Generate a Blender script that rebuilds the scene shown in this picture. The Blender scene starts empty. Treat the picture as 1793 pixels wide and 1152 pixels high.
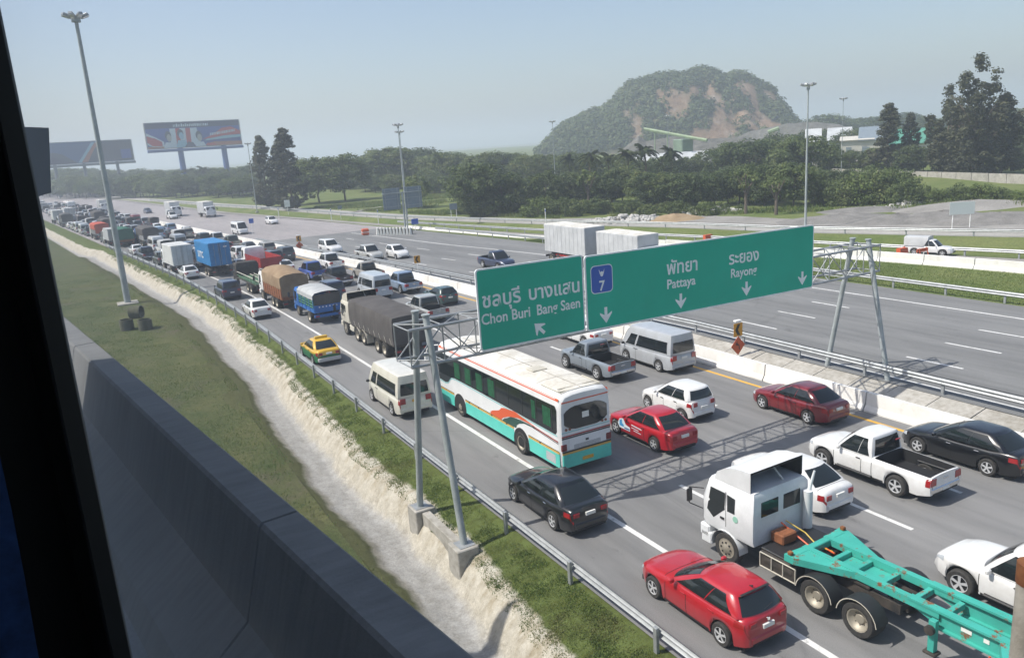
import bpy, math, random
import numpy as np
from mathutils import Vector, Matrix

random.seed(7)
R_ = math.radians
scene = bpy.context.scene
COL = scene.collection

# ------------------------------------------------------------------ camera
CAM_H = 13.0
F_PX, IMG_W, IMG_H = 1370.0, 1793.0, 1152.0
YAW, PITCH, ROLL = R_(28.64), R_(13.43), R_(-3.88)      # to the right of the road, down, roll
fwd = Vector((math.sin(YAW) * math.cos(PITCH), math.cos(YAW) * math.cos(PITCH), -math.sin(PITCH)))
rgt0 = Vector((math.cos(YAW), -math.sin(YAW), 0))
up0 = rgt0.cross(fwd)
rgt = rgt0 * math.cos(ROLL) + up0 * math.sin(ROLL)
upv = up0 * math.cos(ROLL) - rgt0 * math.sin(ROLL)
cam_d = bpy.data.cameras.new('camera')
cam = bpy.data.objects.new('camera', cam_d)
COL.objects.link(cam)
m3 = Matrix((rgt, upv, -fwd)).transposed()
cam.matrix_world = Matrix.Translation((0, 0, CAM_H)) @ m3.to_4x4()
cam_d.sensor_width = 36
cam_d.lens = 36 * F_PX / IMG_W
cam_d.clip_start = 0.05
cam_d.clip_end = 30000
scene.camera = cam

# ------------------------------------------------------------------ sky, sun, exposure
SUN_EL = R_(54)
sun_vec = Vector((-1, 0.36, 0)).normalized() * math.cos(SUN_EL) + Vector((0, 0, math.sin(SUN_EL)))
world = bpy.data.worlds.new('World')
scene.world = world
world.use_nodes = True
wn = world.node_tree.nodes
wn.clear()
sky = wn.new('ShaderNodeTexSky')
sky.sky_type = 'NISHITA'
sky.sun_disc = False
sky.sun_elevation = SUN_EL
sky.sun_rotation = math.atan2(sun_vec.x, sun_vec.y)
sky.altitude = 0
sky.air_density = 1.0
sky.dust_density = 2.0
sky.ozone_density = 1.5
bg = wn.new('ShaderNodeBackground')
bg.inputs['Strength'].default_value = 0.10
wo = wn.new('ShaderNodeOutputWorld')
world.node_tree.links.new(sky.outputs[0], bg.inputs[0])
world.node_tree.links.new(bg.outputs[0], wo.inputs[0])
sun_d = bpy.data.lights.new('sun', 'SUN')
sun_d.energy = 3.5
sun_d.angle = R_(0.6)
sun_d.color = (1.0, 0.955, 0.88)
sun = bpy.data.objects.new('sun', sun_d)
COL.objects.link(sun)
sun.rotation_euler = sun_vec.to_track_quat('Z', 'Y').to_euler()
scene.view_settings.view_transform = 'Standard'
scene.view_settings.look = 'None'
scene.view_settings.exposure = 0.70
scene.view_settings.gamma = 1.0
scene.view_settings.use_curve_mapping = False
scene.cycles.max_bounces = 6
scene.cycles.diffuse_bounces = 3
scene.cycles.glossy_bounces = 3
scene.cycles.transparent_max_bounces = 8
scene.cycles.volume_bounces = 1

# ------------------------------------------------------------------ road geometry helpers
def cshift(Y):
    """how far the motorway has bent to the left at distance Y"""
    if Y < 55: return 0.0
    if Y < 110: return (Y - 55) ** 2 / 1100.0
    return 2.75 + 0.1 * (Y - 110)
def heading(Y):
    """yaw of the road tangent (radians, left positive)"""
    if Y < 55: return 0.0
    return math.atan(min((Y - 55) / 550.0, 0.1))
def tab(t):
    xs = [a for a, b in t]; ys = [b for a, b in t]
    return lambda v: float(np.interp(v, xs, ys))
z_far = tab([(40, .7), (110, .2), (160, 0)])             # level of the opposite carriageway
z_near = lambda Y: 0.0
def ray(px, py):
    return fwd + rgt * ((px - IMG_W / 2) / F_PX) - upv * ((py - IMG_H / 2) / F_PX)
def spot(px, py, zf=z_near, dz=0.0):
    """point on the ground seen in that direction"""
    d = ray(px, py); z = 0.3; p = Vector((0, 0, 0))
    for _ in range(25):
        p = d * ((z + dz - CAM_H) / d.z); z = zf(p.y)
    return Vector((p.x, p.y, z))

# ------------------------------------------------------------------ object helpers
def tag(o, label=None, cat=None, group=None, kind=None):
    if label: o['label'] = label
    if cat: o['category'] = cat
    if group: o['group'] = group
    if kind: o['kind'] = kind
    return o
def empty(name, loc=(0, 0, 0), rz=0.0, label=None, cat=None, group=None, kind=None):
    o = bpy.data.objects.new(name, None)
    o.empty_display_size = 0.3
    COL.objects.link(o)
    o.location = loc; o.rotation_euler = (0, 0, rz)
    return tag(o, label, cat, group, kind)
def link(name, me, parent=None, loc=(0, 0, 0), rot=(0, 0, 0), scale=(1, 1, 1), color=None):
    o = bpy.data.objects.new(name, me)
    COL.objects.link(o)
    o.parent = parent
    o.location = loc; o.rotation_euler = rot; o.scale = scale
    if color: o.color = (*color, 1)
    return o

class MB:
    """collects geometry for one mesh"""
    def __init__(s):
        s.v, s.f, s.fm, s.sm, s.mats = [], [], [], [], []
    def mi(s, mat):
        if mat not in s.mats: s.mats.append(mat)
        return s.mats.index(mat)
    def add(s, vs, fs, mat, smooth=False):
        k = len(s.v); i = s.mi(mat)
        s.v.extend([tuple(p) for p in vs])
        for f in fs:
            s.f.append([k + j for j in f]); s.fm.append(i); s.sm.append(smooth)
        return s
    def box(s, x0, x1, y0, y1, z0, z1, mat, b=0.0):
        if b <= 0:
            vs = [(x, y, z) for z in (z0, z1) for y in (y0, y1) for x in (x0, x1)]
            return s.add(vs, [(0, 2, 3, 1), (4, 5, 7, 6), (0, 1, 5, 4), (2, 6, 7, 3), (0, 4, 6, 2), (1, 3, 7, 5)], mat)
        b = min(b, (x1 - x0) * .45, (y1 - y0) * .45, (z1 - z0) * .45)
        def ring(z, e): return [(x0 + e, y0 + b, z), (x0 + b, y0 + e, z), (x1 - b, y0 + e, z), (x1 - e, y0 + b, z), (x1 - e, y1 - b, z), (x1 - b, y1 - e, z), (x0 + b, y1 - e, z), (x0 + e, y1 - b, z)]
        vs = ring(z0, b) + ring(z0 + b, 0) + ring(z1 - b, 0) + ring(z1, b)
        fs = [tuple(range(7, -1, -1)), tuple(range(24, 32))]
        for r in range(3):
            for i in range(8):
                j = (i + 1) % 8
                fs.append((r * 8 + i, r * 8 + j, r * 8 + 8 + j, r * 8 + 8 + i))
        return s.add(vs, fs, mat)
    def grid(s, rows, mat, smooth=True, closed=False):
        n = len(rows[0]); vs = [p for r in rows for p in r]; fs = []
        for i in range(len(rows) - 1):
            for j in range(n if closed else n - 1):
                k = (j + 1) % n
                fs.append((i * n + j, i * n + k, (i + 1) * n + k, (i + 1) * n + j))
        return s.add(vs, fs, mat, smooth)
    def poly(s, pts, mat): return s.add(pts, [tuple(range(len(pts)))], mat)
    def prism(s, pts, d, mat):
        """polygon pts pushed along d, closed"""
        n = len(pts); d = Vector(d)
        vs = [Vector(p) for p in pts] + [Vector(p) + d for p in pts]
        fs = [tuple(range(n - 1, -1, -1)), tuple(range(n, 2 * n))] + [(i, (i + 1) % n, n + (i + 1) % n, n + i) for i in range(n)]
        return s.add(vs, fs, mat)
    def tube(s, p0, p1, r0, mat, r1=None, n=8, caps=True):
        r1 = r0 if r1 is None else r1
        p0, p1 = Vector(p0), Vector(p1); d = (p1 - p0).normalized()
        a = d.orthogonal().normalized(); b = d.cross(a)
        vs = []
        for p, r in ((p0, r0), (p1, r1)):
            vs += [p + a * (r * math.cos(2 * math.pi * i / n)) + b * (r * math.sin(2 * math.pi * i / n)) for i in range(n)]
        s.add(vs, [(i, (i + 1) % n, n + (i + 1) % n, n + i) for i in range(n)], mat, True)
        if caps: s.add(vs, [tuple(range(n - 1, -1, -1)), tuple(range(n, 2 * n))], mat)
        return s
    def path(s, pts, r, mat, n=6):
        for a, b in zip(pts[:-1], pts[1:]): s.tube(a, b, r, mat, n=n)
        return s
    def lathe(s, prof, mat, c=(0, 0, 0), n=20, smooth=True):
        """profile (radius, x) turned round the X axis through c"""
        rows = [[(c[0] + h, c[1] + r * math.cos(2 * math.pi * i / n), c[2] + r * math.sin(2 * math.pi * i / n)) for i in range(n)] for r, h in prof]
        return s.grid(rows, mat, smooth, True)
    def xf(s, m, k0=0):
        s.v[k0:] = [tuple(m @ Vector(p)) for p in s.v[k0:]]
        return s
    def mesh(s, name, sharp=38):
        me = bpy.data.meshes.new(name)
        me.from_pydata(s.v, [], s.f)
        for m in s.mats: me.materials.append(m)
        me.polygons.foreach_set('material_index', s.fm)
        me.polygons.foreach_set('use_smooth', s.sm)
        me.update()
        if any(s.sm): me.set_sharp_from_angle(angle=R_(sharp))
        return me
def obj(name, mb, parent=None, **k): return link(name, mb.mesh(name), parent, **k)
# ------------------------------------------------------------------ materials
def newmat(name):
    m = bpy.data.materials.new(name); m.use_nodes = True
    nt = m.node_tree; b = nt.nodes['Principled BSDF']
    return m, nt, b
def mat(name, col, rough=.6, metal=0., spec=.5, coat=0.):
    m, nt, b = newmat(name)
    b.inputs['Base Color'].default_value = (*col, 1)
    b.inputs['Roughness'].default_value = rough
    b.inputs['Metallic'].default_value = metal
    b.inputs['Specular IOR Level'].default_value = spec
    b.inputs['Coat Weight'].default_value = coat
    return m
def noise(nt, scale, detail=5, rough=.6, vec=None, dist=0.):
    n = nt.nodes.new('ShaderNodeTexNoise')
    n.inputs['Scale'].default_value = scale; n.inputs['Detail'].default_value = detail
    n.inputs['Roughness'].default_value = rough; n.inputs['Distortion'].default_value = dist
    if vec: nt.links.new(vec, n.inputs['Vector'])
    return n.outputs['Fac']
def ramp(nt, fac, stops):
    r = nt.nodes.new('ShaderNodeValToRGB')
    e = r.color_ramp.elements
    while len(e) < len(stops): e.new(.5)
    for k, (p, c) in zip(e, stops): k.position = p; k.color = (*c, 1)
    nt.links.new(fac, r.inputs[0]); return r.outputs[0]
def mixc(nt, a, b, fac, mode='MIX'):
    n = nt.nodes.new('ShaderNodeMix'); n.data_type = 'RGBA'; n.blend_type = mode
    for sock, v in ((n.inputs[0], fac), (n.inputs[6], a), (n.inputs[7], b)):
        if hasattr(v, 'links'): nt.links.new(v, sock)
        elif isinstance(v, (int, float)): sock.default_value = v
        else: sock.default_value = (*v, 1)
    return n.outputs[2]
def bump(nt, b, h, strength=.4, dist=.05):
    n = nt.nodes.new('ShaderNodeBump'); n.inputs['Strength'].default_value = strength; n.inputs['Distance'].default_value = dist
    nt.links.new(h, n.inputs['Height']); nt.links.new(n.outputs[0], b.inputs['Normal'])
def coords(nt, kind='Object', scale=None):
    t = nt.nodes.new('ShaderNodeTexCoord'); o = t.outputs[kind]
    if kind == 'World':
        pass
    if scale:
        mp = nt.nodes.new('ShaderNodeMapping'); mp.inputs['Scale'].default_value = scale
        nt.links.new(o, mp.inputs[0]); o = mp.outputs[0]
    return o
def worldpos(nt, scale=None):
    g = nt.nodes.new('ShaderNodeNewGeometry'); o = g.outputs['Position']
    if scale:
        mp = nt.nodes.new('ShaderNodeMapping'); mp.inputs['Scale'].default_value = scale
        nt.links.new(o, mp.inputs[0]); o = mp.outputs[0]
    return o
def mixmat(name, layers, rough=.9, bumps=None, vec='w', spec=.3):
    """layers: [(scale, detail, [(pos,col)...])], later layers multiply"""
    m, nt, b = newmat(name)
    v = worldpos(nt) if vec == 'w' else coords(nt)
    col = None
    for i, (sc, det, stops, *ex) in enumerate(layers):
        vv = v
        if ex:
            mp = nt.nodes.new('ShaderNodeMapping'); mp.inputs['Scale'].default_value = ex[0]; nt.links.new(v, mp.inputs[0]); vv = mp.outputs[0]
        c = ramp(nt, noise(nt, sc, det, .65, vv), stops)
        col = c if col is None else mixc(nt, col, c, 1.0, 'MULTIPLY')
    nt.links.new(col, b.inputs['Base Color'])
    b.inputs['Roughness'].default_value = rough
    b.inputs['Specular IOR Level'].default_value = spec
    if bumps: bump(nt, b, noise(nt, bumps[0], 6, .7, v), bumps[1], bumps[2])
    return m
G3 = lambda g, r=1., b=1.: (g * r, g, g * b)
# vehicles
def paintmat():
    m, nt, b = newmat('car_paint')
    oi = nt.nodes.new('ShaderNodeObjectInfo')
    d = ramp(nt, noise(nt, 2.2, 5, .7, coords(nt)), [(.35, (.80, .78, .74)), (.62, (1, 1, 1))])
    nt.links.new(mixc(nt, oi.outputs['Color'], d, .55, 'MULTIPLY'), b.inputs['Base Color'])
    b.inputs['Roughness'].default_value = .30; b.inputs['Coat Weight'].default_value = .9; b.inputs['Coat Roughness'].default_value = .04
    return m
PAINT = paintmat()
GLASS = mat('tinted_glass', (.012, .016, .017), .06, spec=.65)
TYRE = mixmat('tyre_rubber', [(9, 4, [(.3, (.025, .024, .023)), (.7, (.055, .052, .048))])], .85, vec='o')
RIM = mat('alloy_rim', (.60, .61, .62), .30, .35)
RIMD = mat('steel_rim', (.34, .31, .25), .55, .4)
DARK = mat('black_plastic', (.018, .018, .019), .55)
UNDER = mat('underbody', (.012, .012, .012), .9)
SEAM = mat('panel_gap', (.01, .01, .01), .9)
CHROME = mat('chrome', (.7, .7, .7), .15, 1.)
TAIL = mat('tail_lamp_red', (.30, .012, .014), .18, coat=.6)
HEADL = mat('head_lamp', (.62, .66, .70), .12, .3, coat=.8)
AMBER = mat('amber_lens', (.75, .25, .02), .25)
PLATE = mat('white_plate', (.72, .72, .68), .5)
PLATEY = mat('yellow_plate', (.62, .34, .03), .5)
WHITE = mixmat('white_sheet_metal', [(1.2, 6, [(.3, (.60, .59, .55)), (.55, (.80, .80, .78))])], .45, vec='o')
STEELG = mixmat('galvanised_steel', [(3, 5, [(.3, (.27, .285, .29)), (.7, (.40, .415, .42))])], .45, vec='o')
STEELG.node_tree.nodes['Principled BSDF'].inputs['Metallic'].default_value = .35
POLEM = mixmat('weathered_galvanised_pole', [(1.5, 5, [(.3, (.25, .28, .28)), (.7, (.40, .43, .43))])], .5, vec='w')
CHASSIS = mixmat('greasy_chassis', [(3, 5, [(.3, (.02, .02, .02)), (.7, (.075, .062, .05))])], .8, vec='o')
# ground
def asphalt(name, lo, hi, warm=1.0, wear=False):
    m, nt, b = newmat(name)
    v = worldpos(nt)
    c1 = ramp(nt, noise(nt, .045, 6, .65, worldpos(nt, (1.6, .35, 1))), [(.3, G3(lo * .88, warm)), (.7, G3(hi, warm))])
    c2 = ramp(nt, noise(nt, 1.3, 6, .7, worldpos(nt, (1.0, .12, 1))), [(.28, (.80, .80, .80)), (.6, (1.06, 1.05, 1.03))])
    c3 = ramp(nt, noise(nt, 38, 3, .6, v), [(.3, (.72, .72, .72)), (.7, (1.22, 1.22, 1.22))])
    col = mixc(nt, mixc(nt, c1, c2, 1., 'MULTIPLY'), c3, .8, 'MULTIPLY')
    if wear:
        at = nt.nodes.new('ShaderNodeAttribute'); at.attribute_name = 'lane'
        fr = nt.nodes.new('ShaderNodeMath'); fr.operation = 'FRACT'; nt.links.new(at.outputs['Fac'], fr.inputs[0])
        w1 = ramp(nt, fr.outputs[0], [(0, (1.04, 1.04, 1.04)), (.17, (.98, .98, .98)), (.25, (.82, .82, .82)), (.33, (.95, .95, .95)), (.5, (.80, .80, .80)), (.67, (.95, .95, .95)), (.75, (.82, .82, .82)), (.83, (.98, .98, .98)), (1, (1.04, 1.04, 1.04))])
        col = mixc(nt, col, w1, ramp(nt, noise(nt, .35, 5, .6, worldpos(nt, (1, .15, 1))), [(.3, (.25, .25, .25)), (.7, (1, 1, 1))]), 'MULTIPLY')
        st = ramp(nt, noise(nt, .9, 8, .75, worldpos(nt, (1, .45, 1))), [(.32, (.55, .55, .55)), (.39, (1, 1, 1))])
        col = mixc(nt, col, st, .8, 'MULTIPLY')
        cr = nt.nodes.new('ShaderNodeTexVoronoi'); cr.feature = 'DISTANCE_TO_EDGE'; cr.inputs['Scale'].default_value = .11; nt.links.new(worldpos(nt, (1.3, .5, 1)), cr.inputs['Vector'])
        col = mixc(nt, col, ramp(nt, cr.outputs['Distance'], [(.0, (.80, .80, .80)), (.006, (1, 1, 1))]), .8, 'MULTIPLY')
    nt.links.new(col, b.inputs['Base Color'])
    b.inputs['Roughness'].default_value = .82
    b.inputs['Specular IOR Level'].default_value = .3
    bump(nt, b, noise(nt, 60, 3, .6, v), .25, .01)
    return m
ASPH = asphalt('motorway_asphalt', .185, .24, 1.0, True)
ASPH2 = asphalt('opposite_asphalt', .175, .22, .985, True)
CONCROAD = asphalt('toll_concrete', .25, .33, 1.07)
CONC = mixmat('old_concrete', [(.5, 7, [(.3, (.30, .285, .25)), (.7, (.46, .44, .40))]), (4, 6, [(.3, (.72, .70, .66)), (.6, (1, 1, 1))])], .9, (25, .35, .02))
CONCW = mixmat('whitewashed_concrete', [(.35, 7, [(.3, (.66, .64, .59)), (.65, (.80, .79, .76))]), (2.2, 6, [(.22, (.84, .82, .78)), (.45, (1, 1, 1))]), (1.1, 5, [(.28, (.84, .82, .79)), (.46, (1, 1, 1))], (.3, .3, .1))], .8, (20, .2, .02))
CONCG = mixmat('grey_parapet_concrete', [(.7, 7, [(.3, (.135, .137, .135)), (.7, (.195, .197, .195))]), (3, 6, [(.3, (.72, .71, .70)), (.6, (1, 1, 1))], (1, 5, .5))], .9, (30, .3, .015))
LINEW = mixmat('worn_white_paint', [(3.5, 7, [(.30, (.34, .34, .33)), (.46, (.70, .70, .68))]), (.5, 5, [(.3, (.80, .79, .77)), (.6, (1, 1, 1))])], .6)
LINEY = mixmat('worn_yellow_paint', [(2.5, 6, [(.28, (.34, .22, .07)), (.45, (.62, .35, .045))])], .6)
def groundmat(name, green, dry, dirt, s=1.0, dirt_amt=.5):
    m, nt, b = newmat(name)
    v = worldpos(nt)
    c1 = ramp(nt, noise(nt, .35 * s, 7, .7, v), [(.34, green), (.62, dry)])
    c2 = ramp(nt, noise(nt, 5, 5, .7, v), [(.3, (.62, .62, .62)), (.7, (1.35, 1.35, 1.35))])
    f = ramp(nt, noise(nt, .16 * s, 8, .72, v), [(dirt_amt, (0, 0, 0)), (dirt_amt + .14, (1, 1, 1))])
    col = mixc(nt, mixc(nt, c1, c2, 1., 'MULTIPLY'), dirt, f)
    nt.links.new(col, b.inputs['Base Color'])
    b.inputs['Roughness'].default_value = 1.; b.inputs['Specular IOR Level'].default_value = .1
    bump(nt, b, noise(nt, 9, 6, .75, v), .8, .08)
    return m
GRASSM = groundmat('verge_grass_soil', (.060, .080, .028), (.105, .108, .045), (.115, .095, .07), 1., .55)
FIELDM = groundmat('field_grass_soil', (.09, .13, .036), (.155, .175, .065), (.22, .185, .13), .35, .60)
GRAVELM = mixmat('gravel_ground', [(.12, 7, [(.3, (.20, .19, .175)), (.7, (.34, .325, .30))]), (6, 5, [(.3, (.7, .7, .7)), (.7, (1.15, 1.15, 1.15))])], 1., (8, .6, .05))
def ditchmat():
    m, nt, b = newmat('eroded_ditch_soil')
    uv = nt.nodes.new('ShaderNodeUVMap'); uv.uv_map = 'UVMap'
    sp = nt.nodes.new('ShaderNodeSeparateXYZ'); nt.links.new(uv.outputs[0], sp.inputs[0])
    v = worldpos(nt)
    n1 = noise(nt, 1.1, 7, .7, v)
    ad = nt.nodes.new('ShaderNodeMath'); ad.operation = 'MULTIPLY_ADD'
    nt.links.new(n1, ad.inputs[0]); ad.inputs[1].default_value = .10
    nt.links.new(sp.outputs[0], ad.inputs[2])
    zone = ramp(nt, ad.outputs[0], [(.22, (.085, .09, .038)), (.26, (.28, .265, .22)), (.31, (.32, .315, .30)), (.50, (.36, .355, .34)), (.55, (.46, .43, .365)), (.74, (.50, .475, .41)), (.775, (.105, .135, .040))])
    c2 = ramp(nt, noise(nt, 2.6, 7, .75, v), [(.3, (.72, .70, .66)), (.65, (1.10, 1.10, 1.10))])
    c3 = ramp(nt, noise(nt, 1.1, 7, .75, worldpos(nt, (.55, 1.6, 1))), [(.36, (.70, .65, .56)), (.55, (1, 1, 1))])
    bk = ramp(nt, sp.outputs[0], [(.50, (0, 0, 0)), (.56, (1, 1, 1))])
    c4 = ramp(nt, noise(nt, 14, 5, .7, v), [(.3, (.72, .72, .72)), (.65, (1.12, 1.12, 1.12))])
    col = mixc(nt, mixc(nt, zone, c2, 1., 'MULTIPLY'), mixc(nt, c4, c3, bk), 1., 'MULTIPLY')
    nt.links.new(col, b.inputs['Base Color']); b.inputs['Roughness'].default_value = 1.; b.inputs['Specular IOR Level'].default_value = .1
    bump(nt, b, noise(nt, 7, 7, .75, v), .7, .06)
    return m
DITCHM = ditchmat()
def leafmat(name, a, b_, c_, trans=.25):
    m, nt, b = newmat(name)
    at = nt.nodes.new('ShaderNodeAttribute'); at.attribute_name = 'tint'
    oi = nt.nodes.new('ShaderNodeObjectInfo')
    ad = nt.nodes.new('ShaderNodeMath'); ad.operation = 'MULTIPLY_ADD'; nt.links.new(oi.outputs['Random'], ad.inputs[0]); ad.inputs[1].default_value = .35; nt.links.new(at.outputs['Fac'], ad.inputs[2])
    col = ramp(nt, ad.outputs[0], [(.1, a), (.6, b_), (1., c_)])
    nt.links.new(col, b.inputs['Base Color'])
    b.inputs['Roughness'].default_value = .65; b.inputs['Specular IOR Level'].default_value = .25
    tr = nt.nodes.new('ShaderNodeBsdfTranslucent'); nt.links.new(col, tr.inputs[0])
    mx = nt.nodes.new('ShaderNodeMixShader'); mx.inputs[0].default_value = trans
    out = nt.nodes['Material Output']
    nt.links.new(b.outputs[0], mx.inputs[1]); nt.links.new(tr.outputs[0], mx.inputs[2]); nt.links.new(mx.outputs[0], out.inputs[0])
    return m
LEAF = leafmat('leaves_mixed', (.058, .084, .028), (.115, .155, .048), (.195, .210, .080), .34)
LEAFD = leafmat('leaves_dark', (.045, .068, .027), (.085, .120, .043), (.145, .165, .068), .34)
LEAFG = leafmat('leaves_bright', (.070, .100, .026), (.125, .170, .042), (.190, .210, .070))
NEEDLE = leafmat('casuarina_needles', (.048, .056, .032), (.088, .096, .052), (.145, .140, .080), .32)
FROND = leafmat('palm_fronds', (.030, .045, .014), (.055, .075, .022), (.10, .10, .04))
BLADE = leafmat('grass_blades', (.082, .130, .026), (.135, .190, .045), (.22, .225, .085), .4)
BARK = mixmat('bark', [(4, 5, [(.3, (.07, .055, .042)), (.7, (.17, .14, .11))])], .95, vec='o')
# ------------------------------------------------------------------ vehicles: kits of parts, shared between copies
# a kit is a list of (part name, mesh, parent part index or None, painted?, location)
KITS, FARKITS, DIMS = {}, {}, {}
def side_pts(sp, y):
    """half cross-section of a car's lower body at y, from the sill up to the centre line"""
    w, top = sp['w'](y), sp['top'](y)
    gc, R, Ra = sp['gc'], sp['R'], sp['R'] + sp.get('arch', .065)
    zb = gc + max(0, (-sp['ro'] + .45 - y) * .28) + max(0, (y - sp['wb'] - sp['fo'] + .4) * .22)
    for yc in (0, sp['wb']):
        d = y - yc
        if abs(d) < Ra: zb = max(zb, R + math.sqrt(Ra * Ra - d * d) * .96)
    zs = top - .10
    zb = min(zb, zs - .1)
    h = zs - zb
    p = [(w * .94, zb), (w * .985, zb + .28 * h), (w, zb + .62 * h), (w * .99, zb + .86 * h), (w * .97, zs + .015), (w * .915, top - .022)]
    if sp.get('bed') and sp['bed'][0] <= y <= sp['bed'][1]:
        zf = sp['bed'][2]
        p += [(w * .86, top - .012), (w * .84, zf), (w * .5, zf), (0, zf)]
    else:
        p += [(w * .79, top + .010), (w * .55, top + .028), (w * .28, top + .036), (0, top + .038)]
    return p
def body_x(sp, y, z):
    p = side_pts(sp, y)[:6]
    return float(np.interp(z, [a[1] for a in p], [a[0] for a in p]))
def wheel_meshes(R, wd, big=False, dual=False):
    t = MB()
    h = wd / 2
    prof = [(R * .60, -h * .75), (R * .66, -h * .98), (R * .90, -h), (R * .985, -h * .75), (R, -h * .3), (R, h * .3), (R * .985, h * .75), (R * .90, h), (R * .66, h * .98), (R * .60, h * .75)]
    t.lathe(prof, TYRE, n=24)
    r = MB()
    for sgn in (-1, 1):
        x = sgn * h
        if big:
            dp = -.35 if dual else .30
            r.lathe([(R * .63, x * .95), (R * .56, x * .90), (R * .50, x * (1 + dp * .5) * .8), (R * .30, x * (.78 + dp)), (R * .24, x * (.95 + dp)), (.001, x * (.98 + dp))], RIMD, n=16)
            for k in range(8):
                a = k * math.pi / 4
                r.box(x * (.8 + dp) - .02, x * (.8 + dp) + .03, math.cos(a) * R * .38 - .02, math.cos(a) * R * .38 + .02, math.sin(a) * R * .38 - .02, math.sin(a) * R * .38 + .02, DARK)
        else:
            r.lathe([(R * .64, x * .96), (R * .60, x * .97), (R * .57, x * .72)], RIM, n=20)
            r.lathe([(R * .57, x * .55), (.001, x * .55)], DARK, n=16)
            for k in range(5):
                a = k * 2 * math.pi / 5 + .3
                ca, sa = math.cos(a), math.sin(a)
                q = []
                for rr, ww in ((.10, .085), (.59, .12)):
                    for sg in (-1, 1):
                        q.append((x * .92, R * (rr * ca - sg * ww * sa), R * (rr * sa + sg * ww * ca)))
                r.add(q, [(0, 1, 3, 2)], RIM)
            r.lathe([(R * .16, x * .94), (.001, x * .96)], RIM, n=10)
    return t.mesh('tyre'), r.mesh('rim')

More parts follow.
